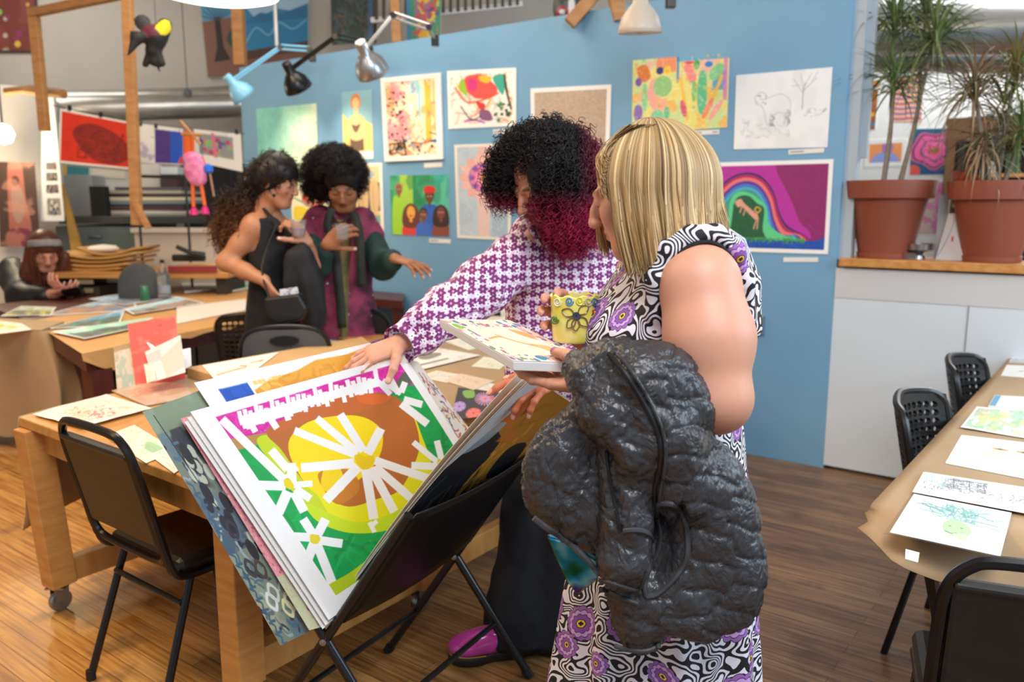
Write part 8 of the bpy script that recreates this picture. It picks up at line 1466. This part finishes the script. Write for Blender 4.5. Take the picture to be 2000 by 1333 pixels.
f.chain([B_['nk'], B_['sh'], B_['el'], B_['wr']], [0.06, 0.052, 0.034, 0.026], 0.03); f.chain([B_['nk'], B_['sh2'], B_['el2'], B_['wr2']], [0.06, 0.055, 0.04, 0.028], 0.03)
for a, b, c_ in (((0.10, 2.74, 0.88), (0.06, 2.72, 0.50), (0.01, 2.72, 0.09)), ((0.22, 2.70, 0.88), (0.20, 2.70, 0.50), (0.16, 2.72, 0.09))): f.chain([a, b, c_], [0.09, 0.06, 0.045], 0.03)
V, F = f.mesh(); V = relax(V, F, 2); parts.append((V, F, SK2))
h0 = P3(781, 670, 2.29); parts.append(hand_mesh(h0, P3(722, 694, 2.26)-h0, (0.1, 0.45, -0.85), side=-1, curls=[(0.25, 0.3, 0.2), (0.20, 0.3, 0.2), (0.2, 0.3, 0.2), (0.25, 0.3, 0.2)], spread=0.14, thumb_pts=[P3(776, 684, 2.26), P3(774, 702, 2.20), P3(768, 722, 2.175), P3(758, 745, 2.165)], skin='#cf967c', sc=1.04, wrist=B_['wr'], h=0.0026))
h1 = P3(1098, 732, 2.16); parts.append(hand_mesh(h1, P3(1015, 762, 2.08)-h1, (0.3, 0.6, -0.7), side=1, curls=[(0.15, 0.25, 0.2), (0.3, 0.5, 0.4), (0.4, 0.6, 0.4), (0.4, 0.6, 0.4)], spread=0.22, thumb=(0.7, 0.2), thumb_curl=0.2, skin='#c4714c', sc=1.15, wrist=B_['wr2'], h=0.0028))  # shade painted into this hand: skin a deeper orange-brown than the other
body_obj('body', parts, m1)
fs = flower_shirt()
f = Field((-0.46, 2.30, 0.70), (0.56, 3.02, 1.56), 0.0075)
f.rings([(0.155, 2.72, 0.755, 0.185, 0.135), (0.155, 2.72, 0.95, 0.180, 0.135), (0.165, 2.72, 1.12, 0.185, 0.14), (0.175, 2.71, 1.28, 0.200, 0.145), (0.175, 2.70, 1.37, 0.205, 0.14), (0.165, 2.69, 1.44, 0.155, 0.11), (0.15, 2.66, 1.49, 0.085, 0.085)], 0.0, ang=0.12)
f.chain([B_['sh']+np.array([0.05, 0.02, 0.0]), B_['sh'], B_['sh']*0.5+B_['el']*0.5+np.array([0, 0, -0.005]), B_['el'], B_['el']*0.5+B_['wr']*0.5, B_['wr']*0.97+B_['el']*0.03], [0.085, 0.083, 0.084, 0.076, 0.066, 0.054], 0.03)
f.chain([B_['sh2'], B_['el2'], B_['wr2']*0.75+B_['el2']*0.25], [0.085, 0.075, 0.055], 0.04)
dd = (B_['wr']-B_['el']); dd /= np.linalg.norm(dd); 
nkc = P3(1062, 452, 2.52); f.ell(nkc+np.array([0, -0.01, 0.03]), (0.055, 0.07, 0.065), 0.015, op='s')
f.cone(P3(1042, 448, 2.55), P3(1060, 480, 2.53), 0.018, 0.008, 0.01); f.cone(P3(1098, 448, 2.56), P3(1066, 482, 2.53), 0.018, 0.008, 0.01)
f.ell(P3(1062, 470, 2.50), (0.012, 0.04, 0.03), 0.006, op='s')
f.plane(B_['wr']+dd*0.012, dd, True) if False else None
def wrk(V): return 0.006*n3(V, 26, 5, 2)+0.0028*n3(V*np.array([1, 1, 0.5]), 60, 6, 2)
V, F = f.mesh(); V = relax(V, F, 2); N = normals(V, F); V = V+N*wrk(V)[:, None]
sv = mesh_obj('shirt', V, F, fs, m1, True, uv=box_uv(V, N))
k = MB(); k.tube(bez([P3(1040, 440, 2.50), P3(1050, 462, 2.48), P3(1062, 478, 2.475), P3(1078, 462, 2.48), P3(1096, 446, 2.50)], 5), 0.002, 5); k.build('necklace_cord', cloth_black, m1)
k = MB()
c0 = B_['wr']*0.99+B_['el']*0.01; k.tube([Vector(c0-dd*0.010), Vector(c0+dd*0.024)], [0.056, 0.058], 20, False, False); cu = k.build('cuff', fs, sv, True); md = cu.modifiers.new('s', 'SOLIDIFY'); md.thickness = 0.003
n_ = len(cu.data.vertices); l = cu.data.uv_layers.new(name='UVMap')
for lp in cu.data.loops: co = cu.data.vertices[lp.vertex_index].co; l.data[lp.index].uv = (co.x, co.z)
# trousers
f = Field((-0.20, 2.36, 0.0), (0.48, 3.0, 0.92), 0.0085)
f.rings([(0.02, 2.60, 0.045, 0.125, 0.12), (0.02, 2.61, 0.14, 0.115, 0.11), (0.035, 2.66, 0.30, 0.09, 0.095), (0.06, 2.71, 0.50, 0.090, 0.10), (0.09, 2.72, 0.75, 0.115, 0.12), (0.13, 2.72, 0.90, 0.13, 0.12)], 0.02)
f.rings([(0.15, 2.64, 0.02, 0.13, 0.13), (0.15, 2.66, 0.2, 0.105, 0.10), (0.17, 2.69, 0.45, 0.095, 0.10), (0.18, 2.70, 0.75, 0.12, 0.12), (0.17, 2.72, 0.90, 0.14, 0.12)], 0.03)
V, F = f.mesh(); V = relax(V, F, 2); N = normals(V, F); V = V+N*(0.006*n3(V*np.array([1, 1, 0.4]), 40, 9, 2))[:, None]
mesh_obj('trousers', V, F, noisy('navy_black_cloth', '#0a0b12', '#10111a', 0.85, 14, bump=0.1), m1, True)
# boots
pk = mat('patent_pink', '#c83f9a', 0.12, Coat_Weight=0.6); sole = mat('boot_sole', '#1a1512', 0.5)
def boot(toe, heel, nm, parent):
    toe = np.array(toe); heel = np.array(heel); d = toe-heel; L_ = np.linalg.norm(d); d /= L_; R_ = basis(d); f = Field(tuple(np.minimum(toe, heel)-np.array([0.09, 0.09, 0.0])), tuple(np.maximum(toe, heel)+np.array([0.09, 0.09, 0.22])), 0.005)
    f.ell(toe-d*0.055+np.array([0, 0, 0.055]), (0.053, 0.072, 0.040), 0.03, R_); f.ell(toe-d*0.14+np.array([0, 0, 0.065]), (0.048, 0.09, 0.048), 0.03, R_); f.cone(heel+d*0.05+np.array([0, 0, 0.05]), heel+d*0.045+np.array([0, 0, 0.12]), 0.044, 0.044, 0.03); f.plane((0, 0, 0.028), (0, 0, -1)); V, F = f.mesh(); o = mesh_obj(nm, V, F, pk, parent, True)
    f = Field(tuple(np.minimum(toe, heel)-np.array([0.09, 0.09, 0.0])), tuple(np.maximum(toe, heel)+np.array([0.09, 0.09, 0.06])), 0.004); f.ell(toe-d*0.062+np.array([0, 0, 0.02]), (0.058, 0.078, 0.05), 0.02, R_); f.ell(heel+d*0.10+np.array([0, 0, 0.02]), (0.045, 0.13, 0.05), 0.02, R_); f.plane((0, 0, 0.034), (0, 0, 1)); f.plane((0, 0, 0.003), (0, 0, -1)); V, F = f.mesh(); so = mesh_obj('sole', V, F, sole, o, True)
    k = MB(); k.tube(bez([Vector(toe+R_[:, 0]*x+d*y+np.array([0, 0, 0.036])) for x, y in ((-0.053, -0.10), (-0.050, -0.035), (-0.025, 0.004), (0.0, 0.012), (0.025, 0.004), (0.050, -0.035), (0.053, -0.10))], 5), 0.0018, 5); k.build('welt_stitching', mat('stitch_yellow', '#b59a3a', 0.6), o); return o
tz = pz(884, 1300, 0.0); boot((tz.x, tz.y+0.02, 0), (tz.x+0.275, tz.y+0.09, 0), 'boot', m1); boot((0.12, 2.63, 0), (0.20, 2.86, 0), 'boot', m1)
# hair
f = Field((HC[0]-0.26, HC[1]-0.24, HC[2]-0.36), (HC[0]+0.26, HC[1]+0.25, HC[2]+0.27), 0.009)
f.ell(P3(1068, 312, 2.55), (0.135, 0.135, 0.115), 0.03); f.ell(P3(1110, 365, 2.55), (0.085, 0.11, 0.15), 0.04); f.ell(P3(1125, 405, 2.54), (0.045, 0.08, 0.060), 0.04); f.ell(P3(986, 335, 2.52), (0.036, 0.06, 0.075), 0.03); f.ell(P3(1092, 365, 2.43), (0.050, 0.045, 0.085), 0.03); f.ell(P3(1070, 340, 2.42), (0.08, 0.06, 0.09), 0.03)
fw = HR[:, 1]; f.cone(P3(1020, 318, 2.30), P3(1022, 450, 2.30), 0.034, 0.062, 0.010, op='s'); f.cone(P3(1020, 318, 2.42), P3(1025, 450, 2.44), 0.030, 0.060, 0.010, op='s')
V, F = f.mesh(); V = relax(V, F, 2); N = normals(V, F)
def mcol(P, R):
    z = P[:, 2]; x = P[:, 0]; k = np.clip((P3(1060, 372, 2.5)[2]-z)/0.10+R.normal(size=len(z))*0.06, 0, 1); k = np.clip(k+0.35*np.clip((x-HC[0]-0.09)/0.05, 0, 1), 0, 1)[:, None]
    return srgb('#161013')*(1-k)+srgb('#97163f')*k
bc = mcol(V, np.random.default_rng(3))*0.45
u_ = 1000+FPX*V[:, 0]/V[:, 1]; w_z = (V[:, 2] < P3(0, 312, 2.4)[2]); ok_ = ~((u_ > 996) & (u_ < 1048) & w_z & (V[:, 1] < HC[1]+0.02)); Vh, Nh = V[ok_], N[ok_]
crl = curls(4600, Vh, Nh, 21, L=(0.035, 0.07), r=0.0014, hr=(0.006, 0.010), K=26, turns=(2.0, 3.6), fall=0.75, colf=mcol, out=0.55)
low = (Vh[:, 2] < P3(1100, 385, 2.5)[2]) & (Vh[:, 0] > P3(1075, 0, 2.5)[0]); cr2 = curls(500, Vh[low], Nh[low], 22, L=(0.05, 0.09), r=0.0014, hr=(0.005, 0.009), K=24, turns=(3, 5), fall=1.2, colf=mcol, out=0.3)
hair_obj('hair', (V, F, bc), [crl, cr2], m1)

# ================================================================== standing pair by the partition
SK3 = '#b9805c'
w2 = empty('person', (-1.29, 4.5, 0), 'person with a dark curly ponytail in a black sleeveless top, seen in profile', 'person')
c2 = P3(541, 356, 4.45); R2_ = basis((0.90, -0.22, -0.26)); parts = [head_mesh(c2, R2_, '#b67c5c', 1.14, '#9a4f48', '#2a1a15', 1.2, h=0.0042)]
D4 = 4.5; f = Field((-1.72, 4.1, 0.0), (-0.98, 4.85, 1.62), 0.0105)
nk2 = P3(524, 424, 4.5); f.cone(c2+R2_@np.array([0, -0.03, -0.10]), nk2, 0.056, 0.064, 0.02); g = lambda x, y, d=D4: P3(x, y, d)
def secs(L_, d, ry): return [(P3((a+b)/2, y, d)[0], d, P3(500, y, d)[2], (b-a)/2*d/1600*1.0, ry) for a, b, y in L_]
f.rings(secs([(492, 552, 432), (486, 560, 455), (488, 560, 500), (494, 556, 540)], D4, 0.13), 0.02)
sh, el, wr = g(497, 442, 4.40), g(441, 512, 4.38), g(516, 548, 4.28); f.chain([nk2, sh, sh*0.5+el*0.5, el, el*0.5+wr*0.5, wr], [0.06, 0.064, 0.052, 0.046, 0.041, 0.032], 0.03)
sh2, el2, wr2 = g(556, 452, 4.62), g(612, 512, 4.50), g(600, 478, 4.40); f.chain([nk2, sh2, el2, wr2], [0.06, 0.068, 0.05, 0.034], 0.03)
f.chain([g(528, 630), (-1.30, 4.5, 0.5), (-1.30, 4.5, 0.06)], [0.09, 0.08, 0.05], 0.03); V, F = f.mesh(); V = relax(V, F, 2); parts.append((V, F, SK3))
parts.append(hand_mesh(g(516, 548, 4.28), (0.55, -0.2, -0.75), (0.75, 0.5, 0.2), side=1, curls=[(0.3, 0.4, 0.3)]*4, spread=0.12, thumb=(0.7, 0.3), skin='#c08a6a', sc=1.15, wrist=wr, h=0.0036))
parts.append(hand_mesh(g(601, 474, 4.38), (-0.50, -0.1, 0.85), (-0.8, 0.3, -0.2), side=-1, curls=[(0.7, 0.9, 0.6)]*4, spread=0.06, thumb=(0.8, 0.5), skin='#c08a6a', sc=1.15, wrist=wr2, h=0.0036))
body_obj('body', parts, w2)
f = Field((-1.66, 4.22, 0.35), (-1.06, 4.8, 1.52), 0.009); f.rings(secs([(508, 545, 425), (492, 560, 448), (482, 572, 480), (486, 568, 520), (490, 566, 545), (482, 580, 600), (478, 596, 680), (478, 604, 760)], D4, 0.155), 0.0)
f.ell(g(562, 478), (0.055, 0.11, 0.06), 0.04); f.cone(g(500, 447, 4.40), g(480, 475, 4.36), 0.055, 0.06, 0.01, op='s'); f.chain([g(512, 404, 4.42), g(532, 428, 4.38), g(545, 445, 4.38)], [0.010, 0.014, 0.03], 0.01); V, F = f.mesh(); V = relax(V, F, 2); N = normals(V, F); V = V+N*(0.004*n3(V, 30, 4, 2))[:, None]; mesh_obj('tank_dress', V, F, cloth_black, w2, True)
f = Field((-1.72, 4.2, 1.15), (-1.05, 4.8, 1.84), 0.009); f.ell(g(527, 345, 4.46), (0.112, 0.115, 0.105), 0.02); f.ell(g(512, 352, 4.5), (0.09, 0.11, 0.10), 0.03); f.ell(c2+R2_@np.array([0, -0.012, 0.048])*1.14, (0.102, 0.118, 0.106), 0.02, R2_); f.ell(c2+R2_@np.array([0, 0.122, -0.045])*1.14, (0.12, 0.088, 0.108), 0.015, R2_, op='s'); f.ell(c2+R2_@np.array([0, 0.03, -0.10])*1.14, (0.13, 0.075, 0.075), 0.015, R2_, op='s'); V, F = f.mesh(); V = relax(V, F, 2); N = normals(V, F)
cc = lambda P, R: np.tile(srgb('#1d1311'), (len(P), 1)); f2 = Field((-1.72, 4.3, 1.15), (-1.25, 4.7, 1.66), 0.009); f2.chain([g(497, 372), g(474, 402), g(462, 440), g(460, 478)], [0.05, 0.085, 0.088, 0.045], 0.03); V2_, F2 = f2.mesh(); N2 = normals(V2_, F2)
cb_ = lambda P, R: (lambda k: srgb('#24140f')*(1-k)+srgb('#6e4426')*k)(np.clip((g(0, 372)[2]-P[:, 2])/0.22, 0, 1)[:, None])
VV, FF = join([(V, F), (V2_, F2)]); hair_obj('hair', (VV, FF, np.concatenate([np.tile(srgb('#1d1311'), (len(V), 1)), cb_(V2_, None)*0.6])), [curls(900, V, N, 31, L=(0.03, 0.05), r=0.0018, hr=(0.003, 0.005), K=12, fall=0.3, colf=cc, out=0.05, flat=0.6), curls(1500, V2_, N2, 32, L=(0.06, 0.11), r=0.0020, hr=(0.008, 0.013), K=16, turns=(1.5, 3), fall=0.7, colf=cb_)], w2)
k = MB(); k.lathe([(0, -0.012), (0.012, 0), (0, 0.012)], g(535, 382, 4.33), (0, 0, 1), 10); k.build('earring', rubber, w2, True)
# coat over her far arm, bag, phone
e = empty('draped_coat', g(590, 540, 4.3), 'black coat hanging over the arm of the ponytailed person', 'coat'); f = Field(tuple(g(540, 660, 4.15)-np.array([0, 0, 0.1])), tuple(g(660, 455, 4.6)+np.array([0.08, 0, 0.03])), 0.0105); f.chain([g(592, 492, 4.36), g(588, 550, 4.36), g(612, 620, 4.36)], [0.05, 0.07, 0.06], 0.03); f.cone(g(600, 500, 4.34), g(622, 600, 4.36), 0.045, 0.06, 0.03); f.cone(g(572, 500, 4.32), g(560, 560, 4.32), 0.035, 0.05, 0.03); V, F = f.mesh(); V = relax(V, F, 2); N = normals(V, F); V = V+N*(0.020*n3(V*np.array([1, 1, 0.35]), 30, 8, 2))[:, None]; mesh_obj('cloth', V, F, noisy('coat_black', '#101114', '#191a1e', 0.75, 12, bump=0.15), e, True)
e = empty('handbag', g(562, 605, 4.2), 'small black leather handbag with a gold clasp at the hip of the ponytailed person', 'bag'); q = [g(x, y, 4.18) for x, y in ((522, 580), (590, 572), (606, 600), (596, 622), (548, 632), (530, 618))]; k = MB(); k.slab([Vector(p) for p in q], 0.07); k.build('bag_body', mat('bag_leather', '#131315', 0.4), e, bevel=0.012); k = MB(); q = [g(x, y, 4.172) for x, y in ((522, 580), (590, 572), (600, 596), (570, 610), (536, 606))]; k.slab([Vector(p) for p in q], 0.008); k.build('flap', mat('bag_leather', '#131315', 0.4), e, bevel=0.003); k = MB(); k.box(g(572, 603, 4.16), (0.026, 0.01, 0.022)); k.build('clasp', mat('gold', '#c9a860', 0.3, 0.9), e, bevel=0.002); k = MB(); k.tube(bez([g(526, 582, 4.17), g(512, 520, 4.3), g(540, 440, 4.36)], 5), 0.006, 6); k.build('strap', mat('bag_leather', '#131315', 0.4), e)
cv = Cv(40, 70, '#d5d6e0', 310); cv.specks(26, ['#3a3a4a', '#6a6a80'], 0.02, 0.05); q = [g(546, 566, 4.15), g(580, 561, 4.15), g(583, 575, 4.15), g(548, 590, 4.15)]; o = sheet('phone', q, cv, 0.01); tag(o, 'phone in a white patterned case tucked into the black handbag', 'phone')
def tumbler(nm, c, r, h, label, fill=None):
    e = empty(nm, c, label, 'cup'); k = MB(); k.lathe([(r*0.78, 0.0), (r, h), (r*0.97, h), (r*0.75, 0.006), (0, 0.006)], c, (0.05, -0.1, 1), 20, False); k.build('glass', glassy, e, True)
    if fill: k = MB(); k.lathe([(0, 0.008), (r*0.74, 0.008), (r*0.86, h*0.55), (0, h*0.55)], c, (0.05, -0.1, 1), 20, False); k.build('drink', mat('drink_'+fill[1:], fill, 0.2, Transmission_Weight=0.4), e, True)
tumbler('drinking_glass', Vector(g(583, 462, 4.34)), 0.042, 0.085, 'clear plastic cup with a pale pink drink held by the ponytailed person', '#e0b8c4')
# person in the maroon vest
SK4 = '#96603f'
w3 = empty('person', (-0.95, 4.8, 0), 'person with a dark afro in a maroon vest with green sleeves, one hand extended', 'person'); DE = 4.78; g = lambda x, y, d=DE: P3(x, y, d)
c3 = g(670, 362, 4.62); R3_ = basis((-0.10, -0.86, -0.46)) ; R3_ = basis((0.12, -0.84, -0.50)); parts = [head_mesh(c3, R3_, SK4, 1.18, '#6e2430', '#2a1a15', 1.2, h=0.0044)]
f = Field((-1.45, 4.2, 0.0), (-0.35, 5.1, 1.66), 0.0115); nk3 = g(658, 425, 4.74); f.cone(c3+R3_@np.array([0, -0.03, -0.10]), nk3, 0.06, 0.07, 0.02); f.rings(secs([(630, 690, 432), (605, 718, 460), (615, 715, 520), (610, 720, 600)], DE, 0.13), 0.03); f.chain([nk3, g(612, 445)], [0.06, 0.07], 0.03)
sh, el, wr = g(718, 448, 4.76), g(748, 520, 4.66), g(770, 506, 4.52); f.chain([nk3, sh, el, wr], [0.055, 0.05, 0.045, 0.034], 0.03); sh2, el2, wr2 = g(608, 450, 4.72), g(622, 520, 4.56), g(640, 478, 4.46); f.chain([nk3, sh2, el2, wr2], [0.055, 0.05, 0.045, 0.036], 0.03); f.chain([g(665, 640), (-0.95, 4.8, 0.06)], [0.14, 0.08], 0.03); V, F = f.mesh(); V = relax(V, F, 2); parts.append((V, F, SK4))
parts.append(hand_mesh(g(770, 505, 4.50), (0.86, -0.25, -0.22), (0.0, 0.15, -1.0), side=-1, curls=[(0.15, 0.2, 0.2), (0.25, 0.3, 0.2), (0.3, 0.35, 0.3), (0.4, 0.4, 0.3)], spread=0.22, thumb=(0.7, 0.35), skin='#a56c48', sc=1.18, wrist=wr, h=0.0038))
parts.append(hand_mesh(g(638, 478, 4.44), (0.70, -0.3, 0.55), (0.4, 0.9, -0.1), side=1, curls=[(0.5, 0.8, 0.5)]*4, spread=0.08, thumb=(0.8, 0.5), skin='#a56c48', sc=1.18, wrist=wr2, h=0.0038))
body_obj('body', parts, w3)
mar = mat('maroon_brocade', '#5c1a30', 0.75); t = NT(mar); v = t.n('ShaderNodeTexVoronoi'); v.inputs['Scale'].default_value = 26; t.l(t.coord('Object'), v.inputs['Vector']); n_ = t.noise(t.coord('Object'), 9, 4); cl = t.ramp(n_, [(0.38, '#481a30'), (0.5, '#7c2848'), (0.62, '#943552'), (0.75, '#5f584c')]); hc = t.n('ShaderNodeSeparateColor'); t.l(v.outputs['Color'], hc.inputs[0]); dots = t.math('MULTIPLY', t.math('LESS_THAN', v.outputs['Distance'], 0.16), t.math('GREATER_THAN', hc.outputs[0], 0.72)); t.color(t.mix(dots, cl, '#b9b0b4'))
f = Field((-1.5, 4.4, 0.55), (-0.45, 5.1, 1.56), 0.0105); f.rings(secs([(640, 676, 412), (612, 712, 425), (592, 732, 445), (594, 728, 500), (592, 728, 560), (588, 738, 620), (584, 748, 680), (584, 752, 740)], DE, 0.17), 0.0)
f.cone(g(622, 432, 4.74), g(606, 462, 4.70), 0.085, 0.088, 0.04); f.cone(g(706, 432, 4.76), g(722, 462, 4.76), 0.085, 0.088, 0.04); f.cone(g(672, 425, 4.62), g(676, 640, 4.58), 0.045, 0.030, 0.012, op='s'); V, F = f.mesh(); V = relax(V, F, 2); N = normals(V, F); V = V+N*(0.007*n3(V*np.array([1, 1, 0.5]), 24, 14, 2))[:, None]; vest = mesh_obj('vest', V, F, mar, w3, True)
gold = noisy('olive_gold_cloth', '#8a7038', '#4a4a30', 0.6, 16); f = Field((-1.15, 4.5, 0.55), (-0.75, 4.95, 1.5), 0.010); f.rings(secs([(652, 682, 428), (655, 692, 470), (660, 692, 540), (664, 692, 620), (666, 692, 690)], 4.72, 0.13), 0.0); V, F = f.mesh(); mesh_obj('scarf', V, F, gold, w3, True)
grn = noisy('green_velvet', '#0f2a26', '#16403a', 0.7, 8); f = Field((-1.5, 4.35, 1.0), (-0.5, 5.0, 1.55), 0.0105); f.chain([sh*0.8+el*0.2, el, el*0.25+wr*0.75], [0.068, 0.078, 0.066], 0.03); f.chain([sh2*0.8+el2*0.2, el2, el2*0.3+wr2*0.7], [0.068, 0.068, 0.055], 0.03); V, F = f.mesh(); mesh_obj('sleeves', V, F, grn, w3, True)
blk = noisy('charcoal_lapel', '#20231f', '#34382f', 0.8, 14); k = MB()
for P_ in ([(648, 408), (640, 440), (652, 480), (662, 560), (668, 640)], [(690, 415), (700, 450), (704, 500), (706, 560)]):
    pts = [Vector(g(x, y, 4.585)) for x, y in P_]; b_ = bez(pts, 5); k.add([p+V3((s*0.024, 0.012*abs(s), 0)) for p in b_ for s in (-1, 1)], [(2*i, 2*i+1, 2*i+3, 2*i+2) for i in range(len(b_)-1)])
o = k.build('lapels', blk, vest, True); o.modifiers.new('s', 'SOLIDIFY').thickness = 0.012
k = MB(); k.tube(bez([g(648, 418, 4.60), g(660, 436, 4.56), g(672, 432, 4.56), g(684, 418, 4.60)], 5), 0.006, 6); k.build('necklace', rubber, w3)
f = Field(tuple(c3-np.array([0.27, 0.2, 0.15])), tuple(c3+np.array([0.22, 0.25, 0.26])), 0.011); f.ell(g(652, 335, 4.72), (0.155, 0.14, 0.135), 0.03); f.ell(g(622, 352, 4.72), (0.075, 0.09, 0.10), 0.03); f.ell(c3+R3_@np.array([0, -0.012, 0.05])*1.18, (0.112, 0.125, 0.118), 0.02, R3_); f.ell(c3+R3_@np.array([0, 0.125, -0.040])*1.18, (0.094, 0.098, 0.120), 0.015, R3_, op='s'); V, F = f.mesh(); V = relax(V, F, 2); N = normals(V, F); hl = (V-c3)@R3_; hf = ~((hl[:, 1] > 0.045) & (hl[:, 2] < 0.105) & (np.abs(hl[:, 0]) < 0.10)); cc = lambda P, R: np.tile(srgb('#1c1412'), (len(P), 1)); hair_obj('hair', (V, F, np.tile(srgb('#140e0d'), (len(V), 1))), [curls(2600, V[hf], N[hf], 41, L=(0.03, 0.055), r=0.0018, hr=(0.006, 0.010), K=14, turns=(1.5, 3), fall=0.1, colf=cc, out=0.9)], w3)
tumbler('drinking_glass', Vector(g(668, 468, 4.36)), 0.038, 0.08, 'clear plastic cup held in front of the maroon vest')
# seated person with headband
w4 = empty('person', (-3.9, 6.9, 0), 'seated person with long auburn hair and grey headband looking down at a phone', 'person'); D7 = 6.95; g = lambda x, y, d=D7: P3(x, y, d)
c4 = g(88, 492, 6.75); R4_ = basis((0.55, -0.72, -0.42)); parts = [head_mesh(c4, R4_, '#c98d78', 1.32, '#a5605a', '#5a3a2c', h=0.0052)]
f = Field((-4.7, 6.1, 0.35), (-3.2, 7.4, 1.2), 0.018); nk4 = g(74, 522); f.cone(c4+R4_@np.array([0, -0.03, -0.1]), nk4, 0.07, 0.08, 0.03); f.rings([(g(62, 0)[0], 7.0, 0.42, 0.22, 0.16), (g(62, 0)[0], 7.0, 0.8, 0.18, 0.14), (g(68, 0)[0], 6.98, 0.98, 0.14, 0.10)], 0.05)
sA, eA, wA = g(28, 532, 6.9), g(40, 582, 6.6), g(108, 574, 6.5); sB, eB, wB = g(116, 536, 7.0), g(145, 575, 6.8), g(134, 574, 6.55); f.chain([nk4, sA, eA, wA], [0.08, 0.10, 0.06, 0.04], 0.04); f.chain([nk4, sB, eB, wB], [0.08, 0.10, 0.06, 0.04], 0.04); f.chain([(g(62, 0)[0], 7.0, 0.45), (g(62, 0)[0]+0.1, 6.5, 0.5)], [0.14, 0.10], 0.05); V, F = f.mesh(); V = relax(V, F, 2); parts.append((V, F, '#c98d78'))
parts.append(hand_mesh(g(106, 576, 6.48), (0.85, -0.3, 0.25), (-0.1, 0.3, 0.9), side=1, curls=[(0.3, 0.4, 0.3)]*4, spread=0.1, thumb=(0.8, 0.5), skin='#c98d78', sc=1.3, wrist=wA, h=0.0045)); parts.append(hand_mesh(g(140, 572, 6.55), (-0.5, -0.5, 0.4), (-0.2, 0.3, 0.8), side=-1, curls=[(0.5, 0.6, 0.4)]*4, spread=0.06, thumb=(0.8, 0.5), skin='#c98d78', sc=1.3, wrist=wB, h=0.0045))
body_obj('body', parts, w4)
f = Field((-4.8, 6.1, 0.5), (-3.1, 7.4, 1.25), 0.018); f.rings([(g(62, 0)[0], 7.0, 0.52, 0.27, 0.20), (g(62, 0)[0], 7.0, 0.8, 0.24, 0.18), (g(68, 0)[0], 6.98, 1.00, 0.19, 0.13), (g(72, 0)[0], 6.97, 1.06, 0.08, 0.08)], 0.0); f.chain([sA, eA, eA*0.3+wA*0.7], [0.13, 0.11, 0.075], 0.05); f.chain([sB, eB, eB*0.3+wB*0.7], [0.13, 0.10, 0.075], 0.05); V, F = f.mesh(); V = relax(V, F, 2); N = normals(V, F); V = V+N*(0.012*n3(V, 16, 15, 2))[:, None]; top_ = mesh_obj('dark_top', V, F, noisy('black_satin', '#121213', '#1b1b1d', 0.45, 6), w4, True)
k = MB(); k.lathe([(0, -0.01), (0.016, 0), (0, 0.01)], g(111, 556, 6.72), (0, 1, 0), 10); k.build('button', mat('pearl', '#cfc6b8', 0.3), top_, True)
f = Field(tuple(c4-np.array([0.3, 0.25, 0.42])), tuple(c4+np.array([0.25, 0.3, 0.25])), 0.012); f.ell(c4+np.array([-0.03, 0.05, 0.05]), (0.125, 0.135, 0.13), 0.02); f.chain([c4+np.array([-0.11, 0.02, 0.0]), c4+np.array([-0.14, 0.0, -0.15]), g(40, 545, 6.8)], [0.06, 0.065, 0.035], 0.04); f.chain([c4+np.array([0.10, 0.10, -0.05]), g(118, 545, 6.8)], [0.05, 0.02], 0.03); f.ell(c4+R4_@np.array([0, -0.012, 0.045])*1.32, (0.112, 0.132, 0.125), 0.02, R4_); f.ell(c4+R4_@np.array([0, 0.145, -0.045])*1.32, (0.105, 0.135, 0.125), 0.01, R4_, op='s'); V, F = f.mesh(); V = relax(V, F, 2); N = normals(V, F); lf = ((V-c4)@R4_)[:, 1] < 0.055; ca = lambda P, R: np.tile(srgb('#6b3a22'), (len(P), 1)); hair_obj('hair', (V, F, np.tile(srgb('#55301e'), (len(V), 1))), [curls(1600, V[lf], N[lf], 51, L=(0.10, 0.2), r=0.002, hr=(0.002, 0.004), K=8, turns=(0.5, 1), fall=1.4, colf=ca, out=0.05, flat=0.1)], w4)
f = Field(tuple(c4-np.array([0.25, 0.25, 0.15])), tuple(c4+np.array([0.25, 0.25, 0.25])), 0.01); hb = c4+R4_@np.array([0, 0.0, 0.055]); f.ell(hb, (0.125, 0.148, 0.138), 0.0, R4_); ax_ = R4_@np.array([0, -0.5, 0.86]); f.plane(hb+ax_*0.045, ax_); f.plane(hb-ax_*0.012, -ax_); V, F = f.mesh(); mesh_obj('headband', V, F, noisy('grey_knit', '#7d7b7c', '#8f8d8e', 0.9, 30), w4, True)
k = MB(); k.box(g(140, 571, 6.42), (0.15, 0.012, 0.075), (1, -0.1, 0.2), (0.1, 0.8, 0.5)); tag(k.build('smartphone', mat('phone_black', '#0c0c0e', 0.2), bevel=0.003), 'dark phone in the hands of the seated person with the headband', 'phone')
e = empty('stool', (g(62, 0)[0], 7.0, 0), 'plain stool under the seated person with the headband', 'stool'); k = MB(); k.lathe([(0, 0.36), (0.2, 0.36), (0.2, 0.4), (0, 0.4)], (g(62, 0)[0], 7.0, 0), (0, 0, 1), 20); k.build('seat', mahog, e)
for a in range(3): k = MB(); k.tube([(g(62, 0)[0]+0.1*math.cos(a*2.1), 7+0.1*math.sin(a*2.1), 0.36), (g(62, 0)[0]+0.2*math.cos(a*2.1), 7+0.2*math.sin(a*2.1), 0)], 0.015, 6); k.build('leg', blackmetal, e)
